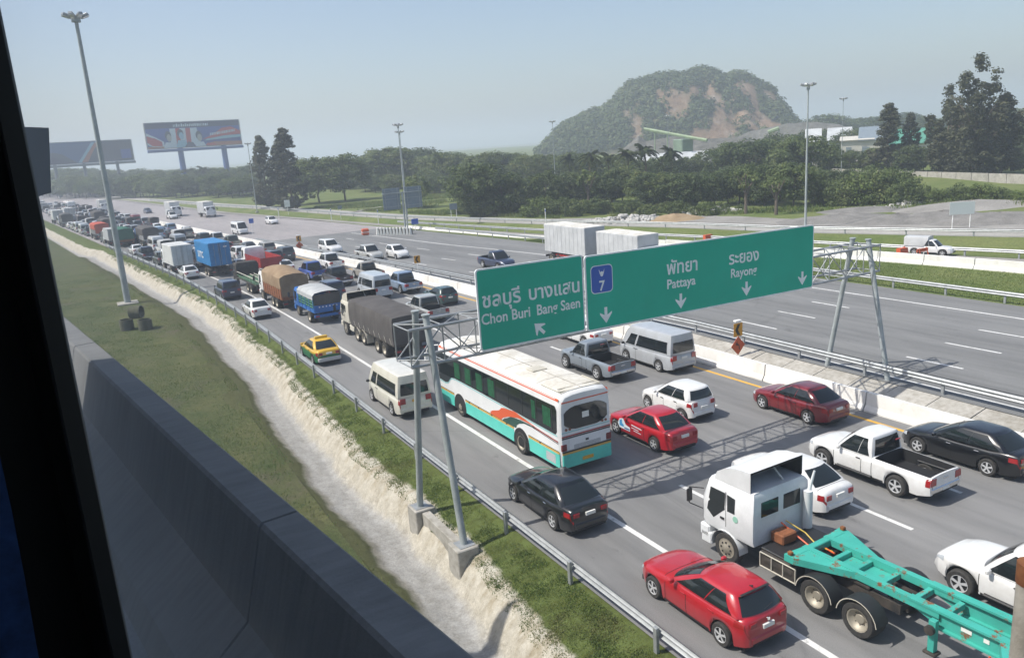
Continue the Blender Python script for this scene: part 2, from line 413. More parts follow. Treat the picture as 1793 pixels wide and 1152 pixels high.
def make_car(kind, sp):
    """sedan, hatchback, SUV, pickup or van from a parameter table"""
    sp['top'], sp['w'] = tab(sp['top']), tab(sp['w'])
    wb, ro, fo, R = sp['wb'], sp['ro'], sp['fo'], sp['R']
    y0, y1 = -ro, wb + fo
    Ra = R + sp.get('arch', .065)
    ys = set(np.round(np.linspace(y0, y1, 24), 3)) | {y0 + .03, y0 + .08, y0 + .15, y1 - .04, y1 - .1, y1 - .18}
    for yc in (0, wb):
        ys = {y for y in ys if abs(abs(y - yc) - Ra) > .05}
        for k in range(0, 10): ys.add(round(yc + Ra * math.cos(math.pi * k / 9) * .999, 4))
        ys |= {yc + Ra + .012, yc - Ra - .012}
    if sp.get('bed'):
        b0, b1, zf = sp['bed']
        ys = {y for y in ys if abs(y - b0) > .03 and abs(y - b1) > .03} | {b0 - .006, b0 + .001, b1 - .001, b1 + .006}
    ys = sorted(y for y in ys if y0 <= y <= y1)
    kit = []
    def put(n, mb, par=None, painted=False, loc=(0, 0, 0)):
        kit.append((n, mb if not isinstance(mb, MB) else mb.mesh(n), par, painted, loc)); return len(kit) - 1
    # lower body
    B = MB(); liner = MB()
    rows = []
    for y in ys:
        h = side_pts(sp, y)
        rows.append([(x, y, z) for x, z in h] + [(-x, y, z) for x, z in reversed(h[:-1])])
    if sp.get('bed'):
        n = len(rows[0])
        for i in range(len(rows) - 1):
            inb = b0 - .01 <= ys[i] and ys[i + 1] <= b1 + .01
            seg = [rows[i], rows[i + 1]]
            if inb:
                B.grid([r[:7] for r in seg], PAINT); B.grid([r[-7:] for r in seg], PAINT)
                liner.grid([r[6:-6] for r in seg], DARK, False)
            else: B.grid(seg, PAINT)
    else:
        B.grid(rows, PAINT)
    B.add(rows[0], [tuple(range(len(rows[0])))], PAINT); B.add(rows[-1], [tuple(range(len(rows[-1])))], PAINT)
    put('body', B, None, True)
    if sp.get('bed'):
        put('bed_liner', liner)
    wm = sp['w'](wb / 2)
    U = MB()
    U.box(-wm * .72, wm * .72, y1 - .9, y1 - .22, sp['gc'] - .02, sp['gc'] + .12, UNDER)
    U.box(-wm * .78, wm * .78, y0 + .12, y1 - .62, sp['gc'] - .02, sp['gc'] + .42, UNDER) if not sp.get('bed') else (U.box(-wm * .8, wm * .8, b1 + .05, y1 - .62, sp['gc'] - .02, .8, UNDER), U.box(-wm * .78, wm * .78, y0 + .12, b1 + .05, sp['gc'] + .05, sp['bed'][2] - .03, UNDER))
    put('underbody', U)
    # cabin
    cb = sp['cab']                     # base front, rear, half width; roof front, rear, half width, height
    bf, br, bw, rf, rr, rw, H = cb
    zb = sp['belt']
    bowf, bowr = sp.get('bow', (.22, .12))
    def outline(u, yf, yr, hw, bf_, br_):
        if u <= .25:
            s = u / .25; return (.97 * hw * s, yf - bf_ * s ** 2.6)
        if u <= .75:
            s = (u - .25) / .5
            return (hw * (1 - .03 * (2 * s - 1) ** 2), (yf - bf_) + s * ((yr + br_) - (yf - bf_)))
        s = (1 - u) / .25
        return (.97 * hw * s, yr + br_ * s ** 2.6)
    def wall(u, t, off=0.):
        sg = -1 if u < 0 else 1; u = abs(u)
        if u > 1: u = 2 - u; sg = -sg
        x0, ya = outline(u, bf, br, bw, bowf, bowr)
        x1, yb = outline(u, rf, rr, rw, bowf * .7, bowr * .7)
        bul = .035 * math.sin(math.pi * t) + (.0 if t < .86 else 0)
        k = t
        x = x0 + (x1 - x0) * k; y = ya + (yb - ya) * k
        z = zb(ya) + (H - zb(ya)) * (1 - (1 - t) ** 1.12)
        nx = x / max(hw_, 1e-6)
        x += bul * (1 if u > .25 and u < .75 else .3 * nx); y += bul * (1.1 if u < .25 else -.9 if u > .75 else 0)
        x += off * (1 if .22 < u < .78 else .3 * nx); y += off * (1.2 if u < .25 else -1.2 if u > .75 else 0); z += off * .5
        return (sg * x, y, z)
    hw_ = bw
    us = [0, .08, .16, .22, .25] + [.25 + .5 * k / 8 for k in range(1, 8)] + [.75, .78, .84, .92, 1.]
    full = us + [2 - u for u in reversed(us[1:-1])]
    C = MB()
    ts = [0, .2, .45, .7, .88, .96, 1.]
    ring = [[wall(u, t) for u in full] for t in ts]
    top = ring[-1]; cy = (rf + rr) / 2
    for sc, dz in ((.95, .022), (.8, .042), (.4, .055), (.01, .058)):
        ring.append([(x * sc, cy + (y - cy) * sc, H + dz) for x, y, z in top])
    C.grid(ring, PAINT, True, True)
    put('cabin', C, None, True)
    def pane(name, ua, ub, ta, tb, n=7, skew=(0, 0)):
        P = MB(); rows = []
        for k in range(5):
            t = ta + (tb - ta) * k / 4
            row = []
            for j in range(n + 1):
                f = j / n
                a, b = ua + skew[0] * k / 4, ub + skew[1] * k / 4
                cr = .012 if k in (0, 4) else 0
                uu = a + cr * (.25 if True else 0) * (1 if j == 0 else 0) + (b - a) * f - cr * .25 * (1 if j == n else 0)
                row.append(wall(uu, t, .007))
            rows.append(row)
        P.grid(rows, sp.get('glassmat', GLASS))
        return put(name, P)
    ta, tb = sp.get('wt', (.05, .89))
    pane('windscreen', -.222, .222, .03, .92, 10)
    if sp.get('rearglass', True): pane('rear_window', .785, 1.215, *sp.get('rt', (.16, .82)), 10)
    for a, b, *sk in sp['sidewin']:
        pane('side_window', a, b, ta, tb, 5, sk[0] if sk else (0, 0))
        pane('side_window', -a, -b, ta, tb, 5, (-sk[0][0], -sk[0][1]) if sk else (0, 0))
    # lamps, bumpers, plates, handles, seams
    zt = sp['tailz']; zh = sp['headz']
    def patch(name, ya, yb, za, zb_, m, sg, off=.008, n=4):
        P = MB()
        rows = []
        for k in range(4):
            row = []
            for j in range(n + 1):
                y = ya + (yb - ya) * j / n
                z = min(za + (zb_ - za) * k / 3, sp['top'](y) - .05 - .02 * (3 - k))
                row.append((sg * (body_x(sp, y, z) + off), y - (off * .8 if ya < 0 else -off * .8), z))
            rows.append(row)
        P.grid(rows, m)
        return P
    for sg in (-1, 1):
        P = patch('taillight', y0 + .0, y0 + sp.get('taill', .28), zt[0], zt[1], TAIL, sg)
        w0 = sp['w'](y0)
        P.box(min(sg * w0 * .62, sg * w0 * .96), max(sg * w0 * .62, sg * w0 * .96), y0 - .022, y0 + .01, zt[0] + .01, zt[1] - .01, TAIL, .01)
        put('taillight', P)
        P = patch('headlight', y1 - sp.get('headl', .42), y1 - .03, zh[0], zh[1], HEADL, sg)
        put('headlight', P)
        yA = bf - .42 if not sp.get('van') else bf - .55
        xm = body_x(sp, yA, zb(yA) - .1)
        Mr = MB().box(min(sg * (xm + .02), sg * (xm + .19)), max(sg * (xm + .02), sg * (xm + .19)), yA - .05, yA + .07, zb(yA) + .01, zb(yA) + .15, PAINT if not sp.get('van') else DARK, .03)
        put('mirror', Mr, None, True)
        S = MB()
        for ysm in sp['seams']:
            zz = np.linspace(sp['gc'] + .06, sp['top'](ysm) - .03, 6)
            S.grid([[(sg * (body_x(sp, ysm + e, z) + .004), ysm + e, z) for e in (-.011, .011)] for z in zz], SEAM, False)
        put('door_seam', S)
        for yh in sp['handles']:
            xz = sp['top'](yh) - .14
            x = body_x(sp, yh, xz)
            put('door_handle', MB().box(min(sg * x, sg * (x + .03)), max(sg * x, sg * (x + .03)), yh - .09, yh + .09, xz - .018, xz + .018, sp.get('handlemat', DARK), .008), None, True)
    if not sp.get('bed') and not sp.get('van'):
        for nm_, ysm in (('boot_seam', y0 + .34), ('bonnet_seam', bf + .05)):
            S = MB(); S.grid([[(sg * x, ysm + e, z + .004) for x, z in side_pts(sp, ysm + e)[5:]] for e in (-.010, .010) for sg in (1,)], SEAM, False)
            S.grid([[(-x, ysm + e, z + .004) for x, z in side_pts(sp, ysm + e)[5:]] for e in (-.010, .010)], SEAM, False)
            put(nm_, S)
    for sg in (-1, 1):
        S = MB(); yy = np.linspace(Ra + .06, wb - Ra - .06, 6)
        S.grid([[(sg * (body_x(sp, y, z) + .006), y, z) for y in yy] for z in (sp['gc'] + .002, sp['gc'] + .075)], DARK, False)
        put('sill_trim', S)
    w0 = sp['w'](y0)
    put('number_plate', MB().box(-.19, .19, y0 - .045, y0 + .02, sp['platez'] - .06, sp['platez'] + .06, sp.get('plate', PLATE), .006))
    Bp = MB(); zb0 = side_pts(sp, y0)[0][1]
    Bp.box(-w0 * .92, w0 * .92, y0 - .035, y0 + .1, zb0 + .03, zb0 + .24, sp.get('bumpm', PAINT), .04)
    Bp.box(-w0 * .8, w0 * .8, y0 - .02, y0 + .1, zb0 - .03, zb0 + .04, DARK, .02)
    put('bumper', Bp, None, True)
    Gr = MB(); zb1 = side_pts(sp, y1)[0][1]
    w1 = sp['w'](y1)
    Gr.box(-w1 * .9, w1 * .9, y1 - .05, y1 + .012, zb1 + .015, max(zb1 + .05, sp['top'](y1) - .09), DARK, .01)
    put('grille', Gr)
    for n_, mb_ in sp.get('extra', []): put(n_, mb_)
    ty, rm = wheel_meshes(R, sp.get('tw', .21))
    xw = wm - .105 + (.02 if sp.get('bed') else 0)
    for yc in (0, wb):
        for sg in (-1, 1):
            i = put('wheel', ty, None, False, (sg * xw, yc, R)); put('rim', rm, i)
    KITS[kind] = kit
    DIMS[kind] = (wm, wb, ro, fo)

def belt_of(tbl): return tab(tbl)
SED_TOP = [(-1.0, .68), (-.97, .90), (-.90, .995), (-.5, 1.02), (0, .985), (1.2, .95), (2.0, .96), (2.35, .93), (2.9, .86), (3.25, .75), (3.42, .63), (3.5, .50)]
SED_W = [(-1.0, .68), (-.93, .75), (-.6, .82), (0, .86), (1.3, .865), (2.65, .855), (3.05, .80), (3.3, .70), (3.5, .48)]
make_car('sedan', dict(wb=2.62, ro=1.0, fo=.88, R=.315, gc=.20, top=SED_TOP, w=SED_W, belt=tab([(-1, 1.0), (2.3, .95)]),
    cab=(2.28, -.66, .81, 1.28, .08, .58, 1.46), bow=(.25, .16), sidewin=[(.274, .492, (.018, 0)), (.502, .722, (0, -.035))], tailz=(.70, .90), headz=(.60, .76),
    seams=[.62, 1.62, -.30 + .62 - .0, 2.12], handles=[.70, 1.72], platez=.80, rt=(.08, .91)))
make_car('saloon', dict(wb=2.72, ro=1.05, fo=.95, R=.33, gc=.19,
    top=[(-1.05, .66), (-1.02, .90), (-.96, 1.02), (-.5, 1.06), (0, 1.0), (1.2, .96), (2.0, .97), (2.4, .94), (3.0, .87), (3.35, .76), (3.55, .63), (3.67, .48)],
    w=[(-1.05, .70), (-.98, .78), (-.6, .86), (0, .895), (1.3, .90), (2.7, .89), (3.1, .83), (3.4, .72), (3.67, .46)], belt=tab([(-1, 1.03), (2.4, .96)]),
    cab=(2.42, -.74, .845, 1.38, -.02, .60, 1.48), bow=(.28, .18), sidewin=[(.274, .485, (.018, 0)), (.495, .715, (0, -.03))], tailz=(.76, .93), headz=(.60, .76), taill=.36,
    seams=[.30, 1.36, 2.2], handles=[.42, 1.48], platez=.82, handlemat=CHROME, rt=(.08, .91)))
make_car('hatchback', dict(wb=2.70, ro=.78, fo=.98, R=.325, gc=.18,
    top=[(-.78, .62), (-.75, .88), (-.68, 1.0), (-.3, 1.03), (0, 1.01), (1.2, .96), (2.0, .96), (2.3, .93), (2.9, .87), (3.3, .77), (3.55, .63), (3.68, .46)],
    w=[(-.78, .66), (-.70, .76), (-.45, .85), (0, .89), (1.3, .895), (2.7, .885), (3.1, .82), (3.4, .70), (3.68, .42)], belt=tab([(-.8, 1.02), (2.3, .95)]),
    cab=(2.18, -.70, .84, 1.15, -.30, .60, 1.44), bow=(.28, .20), sidewin=[(.274, .505, (.018, 0)), (.515, .715, (0, -.06))], tailz=(.80, .95), headz=(.62, .76), taill=.36,
    seams=[.25, 1.30, 2.15], handles=[.36, 1.42], platez=.74, rt=(.08, .91), bumph=.2, handlemat=PAINT, extra=[('antenna_fin', MB().prism([(0, -.12, 1.50), (0, -.24, 1.50), (0, -.25, 1.57)], (.02, 0, 0), DARK)), ('rear_wiper', MB().tube((0, -.66, 1.10), (.30, -.62, 1.16), .012, DARK, n=5)), ('roof_spoiler', MB().box(-.5, .5, -.36, -.28, 1.46, 1.48, DARK, .01)), ('badge', MB().tube((0, -.80, .90), (0, -.76, .90), .05, CHROME, n=12))]))
make_car('compact', dict(wb=2.43, ro=.62, fo=.78, R=.30, gc=.18,
    top=[(-.62, .60), (-.60, .86), (-.54, 1.0), (-.2, 1.03), (0, 1.02), (1.1, .98), (1.9, .98), (2.15, .95), (2.65, .88), (2.95, .78), (3.12, .64), (3.21, .46)],
    w=[(-.62, .64), (-.56, .74), (-.3, .82), (0, .845), (1.2, .85), (2.4, .845), (2.8, .78), (3.0, .70), (3.21, .45)], belt=tab([(-.6, 1.03), (2.2, .97)]),
    cab=(2.12, -.57, .80, 1.28, -.32, .62, 1.52), bow=(.26, .18), sidewin=[(.276, .505, (.018, 0)), (.515, .71, (0, -.03))], tailz=(.78, 1.0), headz=(.64, .82),
    seams=[.28, 1.22, 2.0], handles=[.40, 1.32], platez=.70, rt=(.10, .86)))
make_car('suv', dict(wb=2.75, ro=1.0, fo=.92, R=.38, gc=.26, arch=.08,
    top=[(-1.0, .70), (-.98, 1.0), (-.94, 1.14), (-.4, 1.16), (1.2, 1.12), (2.0, 1.12), (2.3, 1.10), (3.0, 1.04), (3.4, .95), (3.6, .78), (3.67, .55)],
    w=[(-1.0, .80), (-.92, .86), (-.6, .90), (0, .925), (1.3, .925), (2.75, .92), (3.2, .86), (3.5, .76), (3.67, .58)], belt=tab([(-1, 1.15), (2.4, 1.11)]),
    cab=(2.22, -.95, .875, 1.45, -.78, .70, 1.80), bow=(.22, .10), sidewin=[(.29, .44, (.02, 0)), (.455, .59), (.605, .72, (0, -.015))], tailz=(.86, 1.08), headz=(.78, .95),
    seams=[.35, 1.36, 2.2], handles=[.5, 1.5], platez=.80, rt=(.12, .80), tw=.25, bumph=.2, bumpm=PAINT))
def pk_extra():
    out = []
    for sg in (-1, 1):
        out.append(('side_step', MB().box(min(sg * .80, sg * .98), max(sg * .80, sg * .98), .95, 2.45, .36, .42, DARK, .02)))
        out.append(('tailgate_seam', MB().box(sg * .735 - .008, sg * .735 + .008, -1.226, -1.2, .62, 1.05, SEAM)))
        out.append(('bed_rib', MB().box(min(sg * .70, sg * .765), max(sg * .70, sg * .765), -1.0, .3, .78, .84, DARK, .02)))
    out.append(('tailgate_handle', MB().box(-.13, .13, -1.24, -1.21, .88, .95, CHROME, .01)))
    out.append(('cab_brake_light', MB().box(-.12, .12, .60, .64, 1.72, 1.75, TAIL)))
    return out
PK = dict(wb=3.09, ro=1.22, fo=.98, R=.385, gc=.30, arch=.09,
    top=[(-1.22, 1.06), (-.6, 1.07), (.6, 1.08), (1.2, 1.08), (2.4, 1.07), (2.75, 1.06), (3.4, 1.02), (3.8, .94), (4.0, .78), (4.07, .58)],
    w=[(-1.22, .86), (-1.1, .89), (-.6, .90), (0, .915), (1.3, .915), (3.09, .915), (3.5, .86), (3.85, .74), (4.07, .54)], tw=.26,
    belt=tab([(0, 1.07), (2.8, 1.06)]), tailz=(.74, 1.02), headz=(.78, .95), platez=.55, taill=.16, bumph=.16, bumpm=CHROME, bow=(.22, .05), extra=pk_extra())
make_car('pickup', dict(PK, bed=(-1.15, .44, .62), cab=(2.74, .48, .87, 1.98, .62, .71, 1.79), sidewin=[(.272, .497, (.016, 0)), (.508, .73, (0, -.01))], seams=[.50, 1.45, 2.6], handles=[.72, 1.62], rt=(.06, .86)))
make_car('pickup_extended', dict(PK, bed=(-1.15, .95, .62), cab=(2.74, .98, .87, 1.98, 1.10, .71, 1.77), sidewin=[(.272, .55, (.016, 0)), (.560, .715, (0, -.06))], seams=[.99, 1.42, 2.6], handles=[1.55], rt=(.06, .86)))
vanextra = MB()
VN = dict(wb=2.95, ro=1.12, fo=.92, R=.335, gc=.22, van=True,
    top=[(-1.12, .70), (-1.10, 1.0), (-1.0, 1.12), (2.6, 1.10), (3.1, 1.08), (3.5, 1.04), (3.7, .96), (3.82, .75), (3.87, .5)],
    w=[(-1.12, .86), (-1.03, .90), (-.7, .925), (0, .93), (1.3, .93), (2.95, .92), (3.4, .86), (3.7, .74), (3.87, .60)], tw=.21,
    belt=tab([(-1, 1.10), (3.4, 1.05)]), cab=(3.60, -1.10, .915, 2.80, -1.00, .76, 2.20), bow=(.30, .08),
    sidewin=[(.292, .385, (.02, .0)), (.405, .715, (0, 0))], tailz=(.80, 1.10), headz=(.72, .92), seams=[2.0, 2.95, .2], handles=[2.1, 1.9], platez=.92, wt=(.06, .60), rt=(.10, .60), taill=.1, bumph=.2, bumpm=PAINT)
make_car('van', dict(VN))
make_car('van_yellow_plate', dict(VN, top=[(-1.12, .70), (-1.10, 1.0), (-1.0, 1.12), (2.6, 1.10), (3.1, 1.08), (3.5, 1.04), (3.7, .96), (3.82, .75), (3.87, .5)], w=[(-1.12, .86), (-1.03, .90), (-.7, .925), (0, .93), (1.3, .93), (2.95, .92), (3.4, .86), (3.7, .74), (3.87, .60)], plate=PLATEY))

def far_mesh(kind):
    """the whole vehicle as one mesh, for those too small to show parts"""
    if kind in FARKITS: return FARKITS[kind]
    b = MB()
    locs = []
    for n, me, par, painted, loc in KITS[kind]:
        L = Vector(loc) + (locs[par] if par is not None else Vector((0, 0, 0)))
        locs.append(L)
        if n in ('door_seam', 'door_handle'): continue
        k = len(b.v)
        b.v.extend([tuple(v.co + L) for v in me.vertices])
        ix = [b.mi(m) for m in me.materials]
        for p in me.polygons:
            b.f.append([k + i for i in p.vertices]); b.fm.append(ix[p.material_index]); b.sm.append(p.use_smooth)
    FARKITS[kind] = b.mesh('vehicle')
    return FARKITS[kind]
NAMES = {'sedan': 'sedan', 'saloon': 'sedan', 'hatchback': 'hatchback', 'compact': 'hatchback', 'suv': 'sport_utility_vehicle', 'pickup': 'pickup_truck', 'pickup_extended': 'pickup_truck', 'van': 'minibus_van', 'van_yellow_plate': 'minibus_van'}
CATS = {'sport_utility_vehicle': 'car', 'sedan': 'car', 'hatchback': 'car', 'pickup_truck': 'pickup truck', 'minibus_van': 'van'}
def place(kind, loc, rz, color, label, group, far=False, name=None, cat=None, skip=()):
    nm = name or NAMES[kind]
    if far:
        o = link(nm, far_mesh(kind), None, loc, (0, 0, rz), color=color)
        return tag(o, label, cat or CATS[nm], group)
    t = empty(nm, loc, rz, label, cat or CATS[nm], group)
    made = []
    for n, me, par, painted, l in KITS[kind]:
        if n in skip: made.append(None); continue
        made.append(link(n, me, t if par is None else made[par], l, color=color if painted else None))
    return t
def at_wheel(kind, px, py, which, back=False, zf=z_near):
    """ground spot of one wheel's outer edge -> (origin under the rear axle, yaw)"""
    p = spot(px, py, zf)
    hw, wb, ro, fo = DIMS[kind]
    rz = heading(p.y) + (math.pi if back else 0)
    lx = {'RL': -hw + .03, 'FL': -hw + .03, 'RR': hw - .03, 'FR': hw - .03, 'RC': 0, 'FC': 0}[which]
    ly = {'RL': 0, 'RR': 0, 'FL': wb, 'FR': wb, 'RC': -ro, 'FC': wb + fo}[which]
    o = p - Matrix.Rotation(rz, 3, 'Z') @ Vector((lx, ly, 0))
    o.z = zf(o.y)
    return o, rz
# ------------------------------------------------------------------ coach and lorries
def M_(name, col, rough=.5, sc=1.5, lo=.72): 
    return mixmat(name, [(sc, 6, [(.3, tuple(c * lo for c in col)), (.62, col)])], rough, vec='o')
BUSW = M_('coach_white', (.74, .75, .75), .3, 1.0, .88)
MINT = M_('coach_mint', (.10, .56, .47), .3, 1.2, .85)
GOLD = mat('gold_stripe', (.55, .34, .07), .4)
ORANGE = mat('orange_livery', (.62, .10, .03), .4)
DKGREEN = mat('dark_green_livery', (.02, .07, .055), .4)
LTEAL = mat('pale_teal_line', (.25, .55, .56), .4)
DRED = mat('dark_red_line', (.30, .03, .02), .4)
CURTAIN = M_('green_curtain', (.014, .105, .045), .9, 4, .45)
BUSROOF = mixmat('grimy_white_roof', [(.8, 7, [(.3, (.50, .47, .40)), (.65, (.74, .73, .69))]), (5, 5, [(.3, (.84, .82, .78)), (.6, (1, 1, 1))])], .6, vec='o')
TARP = mixmat('grey_brown_tarpaulin', [(.9, 6, [(.3, (.062, .056, .052)), (.7, (.115, .105, .098))]), (1.4, 5, [(.3, (.7, .7, .7)), (.6, (1, 1, 1))], (.3, 3, .3))], .75, (6, .3, .03), vec='o')
TARPB = mixmat('tan_tarpaulin', [(.9, 6, [(.3, (.20, .13, .075)), (.7, (.32, .235, .145))])], .85, (4, .6, .06), vec='o')
BLUEC = M_('blue_container', (.03, .21, .47), .5, .9, .75)
TEALT = mixmat('turquoise_trailer_paint', [(1.2, 5, [(.3, (.030, .28, .23)), (.6, (.05, .42, .345))])], .55, vec='o')
RUST = mixmat('rust', [(6, 6, [(.3, (.10, .035, .015)), (.7, (.30, .13, .05))])], .95, vec='o')
def rusty(base, name, thr=.60):
    m, nt, b = newmat(name)
    v = coords(nt)
    f = ramp(nt, noise(nt, 2.4, 8, .75, v), [(thr, (0, 0, 0)), (thr + .05, (1, 1, 1))])
    c0 = ramp(nt, noise(nt, 1.1, 5, .6, v), [(.3, tuple(c * .78 for c in base)), (.65, base)])
    nt.links.new(mixc(nt, c0, (.20, .075, .03), f), b.inputs['Base Color']); b.inputs['Roughness'].default_value = .6
    return m
TEALR = rusty((.05, .40, .325), 'rusty_turquoise_trailer', .575)
STAKE = M_('blue_lorry_paint', (.03, .14, .42), .45, 1.4, .7)
REDB = M_('red_tipper_paint', (.36, .035, .03), .55, 1.4, .7)
GREENT = M_('green_flatbed_paint', (.10, .20, .11), .6, 1.4, .7)
CREAM = M_('cream_cab_paint', (.55, .52, .44), .5, 1.2, .75)
CABW = M_('white_cab_paint', (.70, .72, .73), .35, 1.1, .8)
BROWNW = M_('wooden_side_boards', (.26, .10, .045), .8, 2, .6)
BOXW = mixmat('dull_white_box', [(.8, 6, [(.3, (.46, .47, .46)), (.65, (.66, .67, .66))]), (1.5, 5, [(.3, (.85, .83, .8)), (.6, (1, 1, 1))], (.4, 3, .4))], .55, vec='o')
BOXG = mixmat('grey_canvas_box', [(.8, 6, [(.3, (.30, .31, .31)), (.65, (.44, .45, .45))])], .7, vec='o')
BOXP = mixmat('white_panel_box', [(.8, 6, [(.3, (.40, .41, .41)), (.65, (.52, .53, .53))])], .5, vec='o')
WT, WRM = wheel_meshes(.5, .29, True)
WDT, WDR = wheel_meshes(.5, .56, True, True)
WST, WSR = wheel_meshes(.42, .24, True)
LETW = mat('white_lettering', (.78, .78, .76), .6)
def text_mesh(body, size, m, depth=.01, bold=0.0, spacing=1.0):
    cu = bpy.data.curves.new('lettering', 'FONT')
    cu.body = body; cu.size = size; cu.extrude = depth; cu.offset = bold; cu.space_character = spacing
    cu.resolution_u = 3
    o = bpy.data.objects.new('lettering', cu); COL.objects.link(o)
    bpy.context.view_layer.update()
    me = bpy.data.meshes.new_from_object(o.evaluated_get(bpy.context.evaluated_depsgraph_get()))
    bpy.data.objects.remove(o); bpy.data.curves.remove(cu)
    me.materials.clear(); me.materials.append(m)
    return me
class Kit:
    def __init__(s, kind, dims, name, cat):
        s.k = []; KITS[kind] = s.k; DIMS[kind] = dims; NAMES[kind] = name; CATS[name] = cat
    def put(s, n, mb, par=None, painted=False, loc=(0, 0, 0)):
        s.k.append((n, mb.mesh(n) if isinstance(mb, MB) else mb, par, painted, loc)); return len(s.k) - 1
    def wheels(s, spec, t=None, r=None):
        """spec: (x, y, dual)"""
        for x, y, dual in spec:
            tt, rr = (WDT, WDR) if dual else (t or WT, r or WRM)
            rad = .42 if t is WST and not dual else .5
            for sg in (-1, 1):
                i = s.put('wheel', tt, None, False, (sg * x, y, rad)); s.put('rim', rr, i)

def coach():
    K = Kit('coach', (1.22, 6.0, 3.1, 2.6), 'coach_bus', 'bus')
    y0, y1 = -3.1, 8.6
    sec = lambda w, zt: [(w * .95, .34), (w, .50), (w, 1.0), (w, 2.0), (w * .985, 2.85), (w * .95, 3.18), (w * .80, 3.36), (w * .5, 3.42), (0, 3.44)]
    rows = []
    for y, k, dz in ((y0, .93, -.13), (y0 + .06, .968, -.06), (y0 + .18, .992, -.02), (y0 + .35, 1, 0), (-1.5, 1, 0), (0, 1, 0), (2, 1, 0), (4, 1, 0), (6, 1, 0), (y1 - .7, 1, 0), (y1 - .35, .98, -.03), (y1 - .12, .93, -.10), (y1, .82, -.25)):
        s = [(x * k, z + (dz if z > 2.5 else 0)) for x, z in sec(1.24, 0)]
        rows.append([(x, y, z) for x, z in s] + [(-x, y, z) for x, z in reversed(s[:-1])])
    b = MB(); b.grid(rows, BUSW); b.add(rows[0], [tuple(range(17))], BUSW); b.add(rows[-1], [tuple(range(17))], BUSW)
    K.put('body', b)
    # roof skin, edge line, hatch, seams
    r = MB()
    r.grid([[(x, y, z + .006) for x, z in ((-.99, 3.362), (-.62, 3.422), (0, 3.442), (.62, 3.422), (.99, 3.362))] for y in (y0 + .2, 0, 3, 6, y1 - .6)], BUSROOF)
    K.put('roof_panel', r)
    for y in (-1.1, 1.6, 4.2, 6.6):
        s = MB(); s.grid([[(x, y + e, z + .012) for x, z in ((-.99, 3.362), (-.62, 3.422), (0, 3.442), (.62, 3.422), (.99, 3.362))] for e in (-.02, .02)], CONC, False)
        K.put('roof_seam', s)
    K.put('roof_seam', MB().box(-.02, .02, y0 + .3, y1 - .8, 3.452, 3.46, CONC))
    K.put('roof_hatch', MB().box(-.42, .30, .1, .75, 3.44, 3.50, CREAM, .03))
    K.put('roof_vent', MB().box(-.1, .5, 5.0, 5.7, 3.44, 3.50, BUSROOF, .03))
    rail = MB()
    for sg in (-1, 1): rail.tube((sg * .98, y0 + .35, 3.40), (sg * .98, y0 + 1.6, 3.40), .025, CREAM)
    rail.tube((-.98, y0 + .3, 3.41), (.98, y0 + .3, 3.41), .03, CREAM); rail.tube((-.9, y0 + .55, 3.44), (.9, y0 + .55, 3.44), .02, CREAM)
    K.put('roof_rail', rail)
    for sg in (-1, 1):
        def sheet(n, pts, m, off):
            K.put(n, MB().prism([(sg * (1.243 + off) * 1, y, z) for y, z in pts], (-sg * .02, 0, 0), m))
        def strip(n, pts, m, w, off):
            b = MB()
            for (ya, za), (yb, zb) in zip(pts[:-1], pts[1:]): b.add([(sg * (1.243 + off), ya, za), (sg * (1.243 + off), yb, zb), (sg * (1.243 + off), yb, zb + w), (sg * (1.243 + off), ya, za + w)], [(0, 1, 2, 3)], m)
            K.put(n, b)
        # window band: dark glass with green curtains behind
        winb = [(y0 + .32, 1.72), (y0 + .22, 1.85), (y0 + .20, 2.75), (y0 + .30, 2.90), (y1 - .25, 2.90), (y1 - .18, 2.6), (y1 - .32, 1.45), (y1 - 1.0, 1.40), (y1 - 1.35, 1.48), (y1 - 1.75, 1.80), (y1 - 2.2, 1.86), (4.0, 1.84)]
        sheet('side_window', winb, GLASS, .004)
        xs = np.arange(y0 + .5, y1 - 2.3, 1.18)
        for k, yy in enumerate(xs):
            if k in (0, 1, 4, 5, 6, 7):
                b = MB(); rows_ = []
                for zz in (1.93, 2.3, 2.72): rows_.append([(sg * (1.252 + .006 * math.sin(j * 2.4)), yy + .12 + j * .075, zz) for j in range(9 if k != 1 else 5)])
                b.grid(rows_, CURTAIN); K.put('curtain', b)
            K.put('window_divider', MB().add([(sg * 1.2545, yy, 1.87), (sg * 1.2545, yy + .045, 1.87), (sg * 1.2545, yy + .045, 2.89), (sg * 1.2545, yy, 2.89)], [(0, 1, 2, 3)], DARK))
        strip('livery_line', [(y0 + .2, 1.655), (y1 - 2.25, 1.79), (y1 - 1.75, 1.73), (y1 - 1.35, 1.41), (y1 - 1.0, 1.335), (y1 - .3, 1.37)], LTEAL, .05, .006)
        K.put('roof_edge_line', MB().grid([[(sg * 1.195, y, 3.11), (sg * 1.165, y, 3.21)] for y in (y0 + .1, 2, y1 - .4)], ORANGE))
        # mint skirt, gold and black lines
        for a, bb in ((y0 + .1, -.62), (.62, 5.38), (6.62, y1 - .3)):
            sheet('skirt_panel', [(a, .36), (bb, .36), (bb, .92), (a, .92)], MINT, .006)
            strip('gold_line', [(a, .94), (bb, .94)], GOLD, .09, .007)
            strip('black_line', [(a, 1.03), (bb, 1.03)], DARK, .03, .007)
        # swoosh in front of the rear wheel
        sw1 = [(2.75, 1.05)] + [(2.75 - 2.6 * t ** 1.2 + .15 * math.sin(t * 14), 1.05 + .72 * math.sin(t * 1.75)) for t in (.08, .16, .24, .32, .4, .5, .6, .72, .86, 1.)] + [(-1.2, 1.58), (.2, 1.56), (1.0, 1.40), (1.55, 1.2), (1.75, 1.05)]
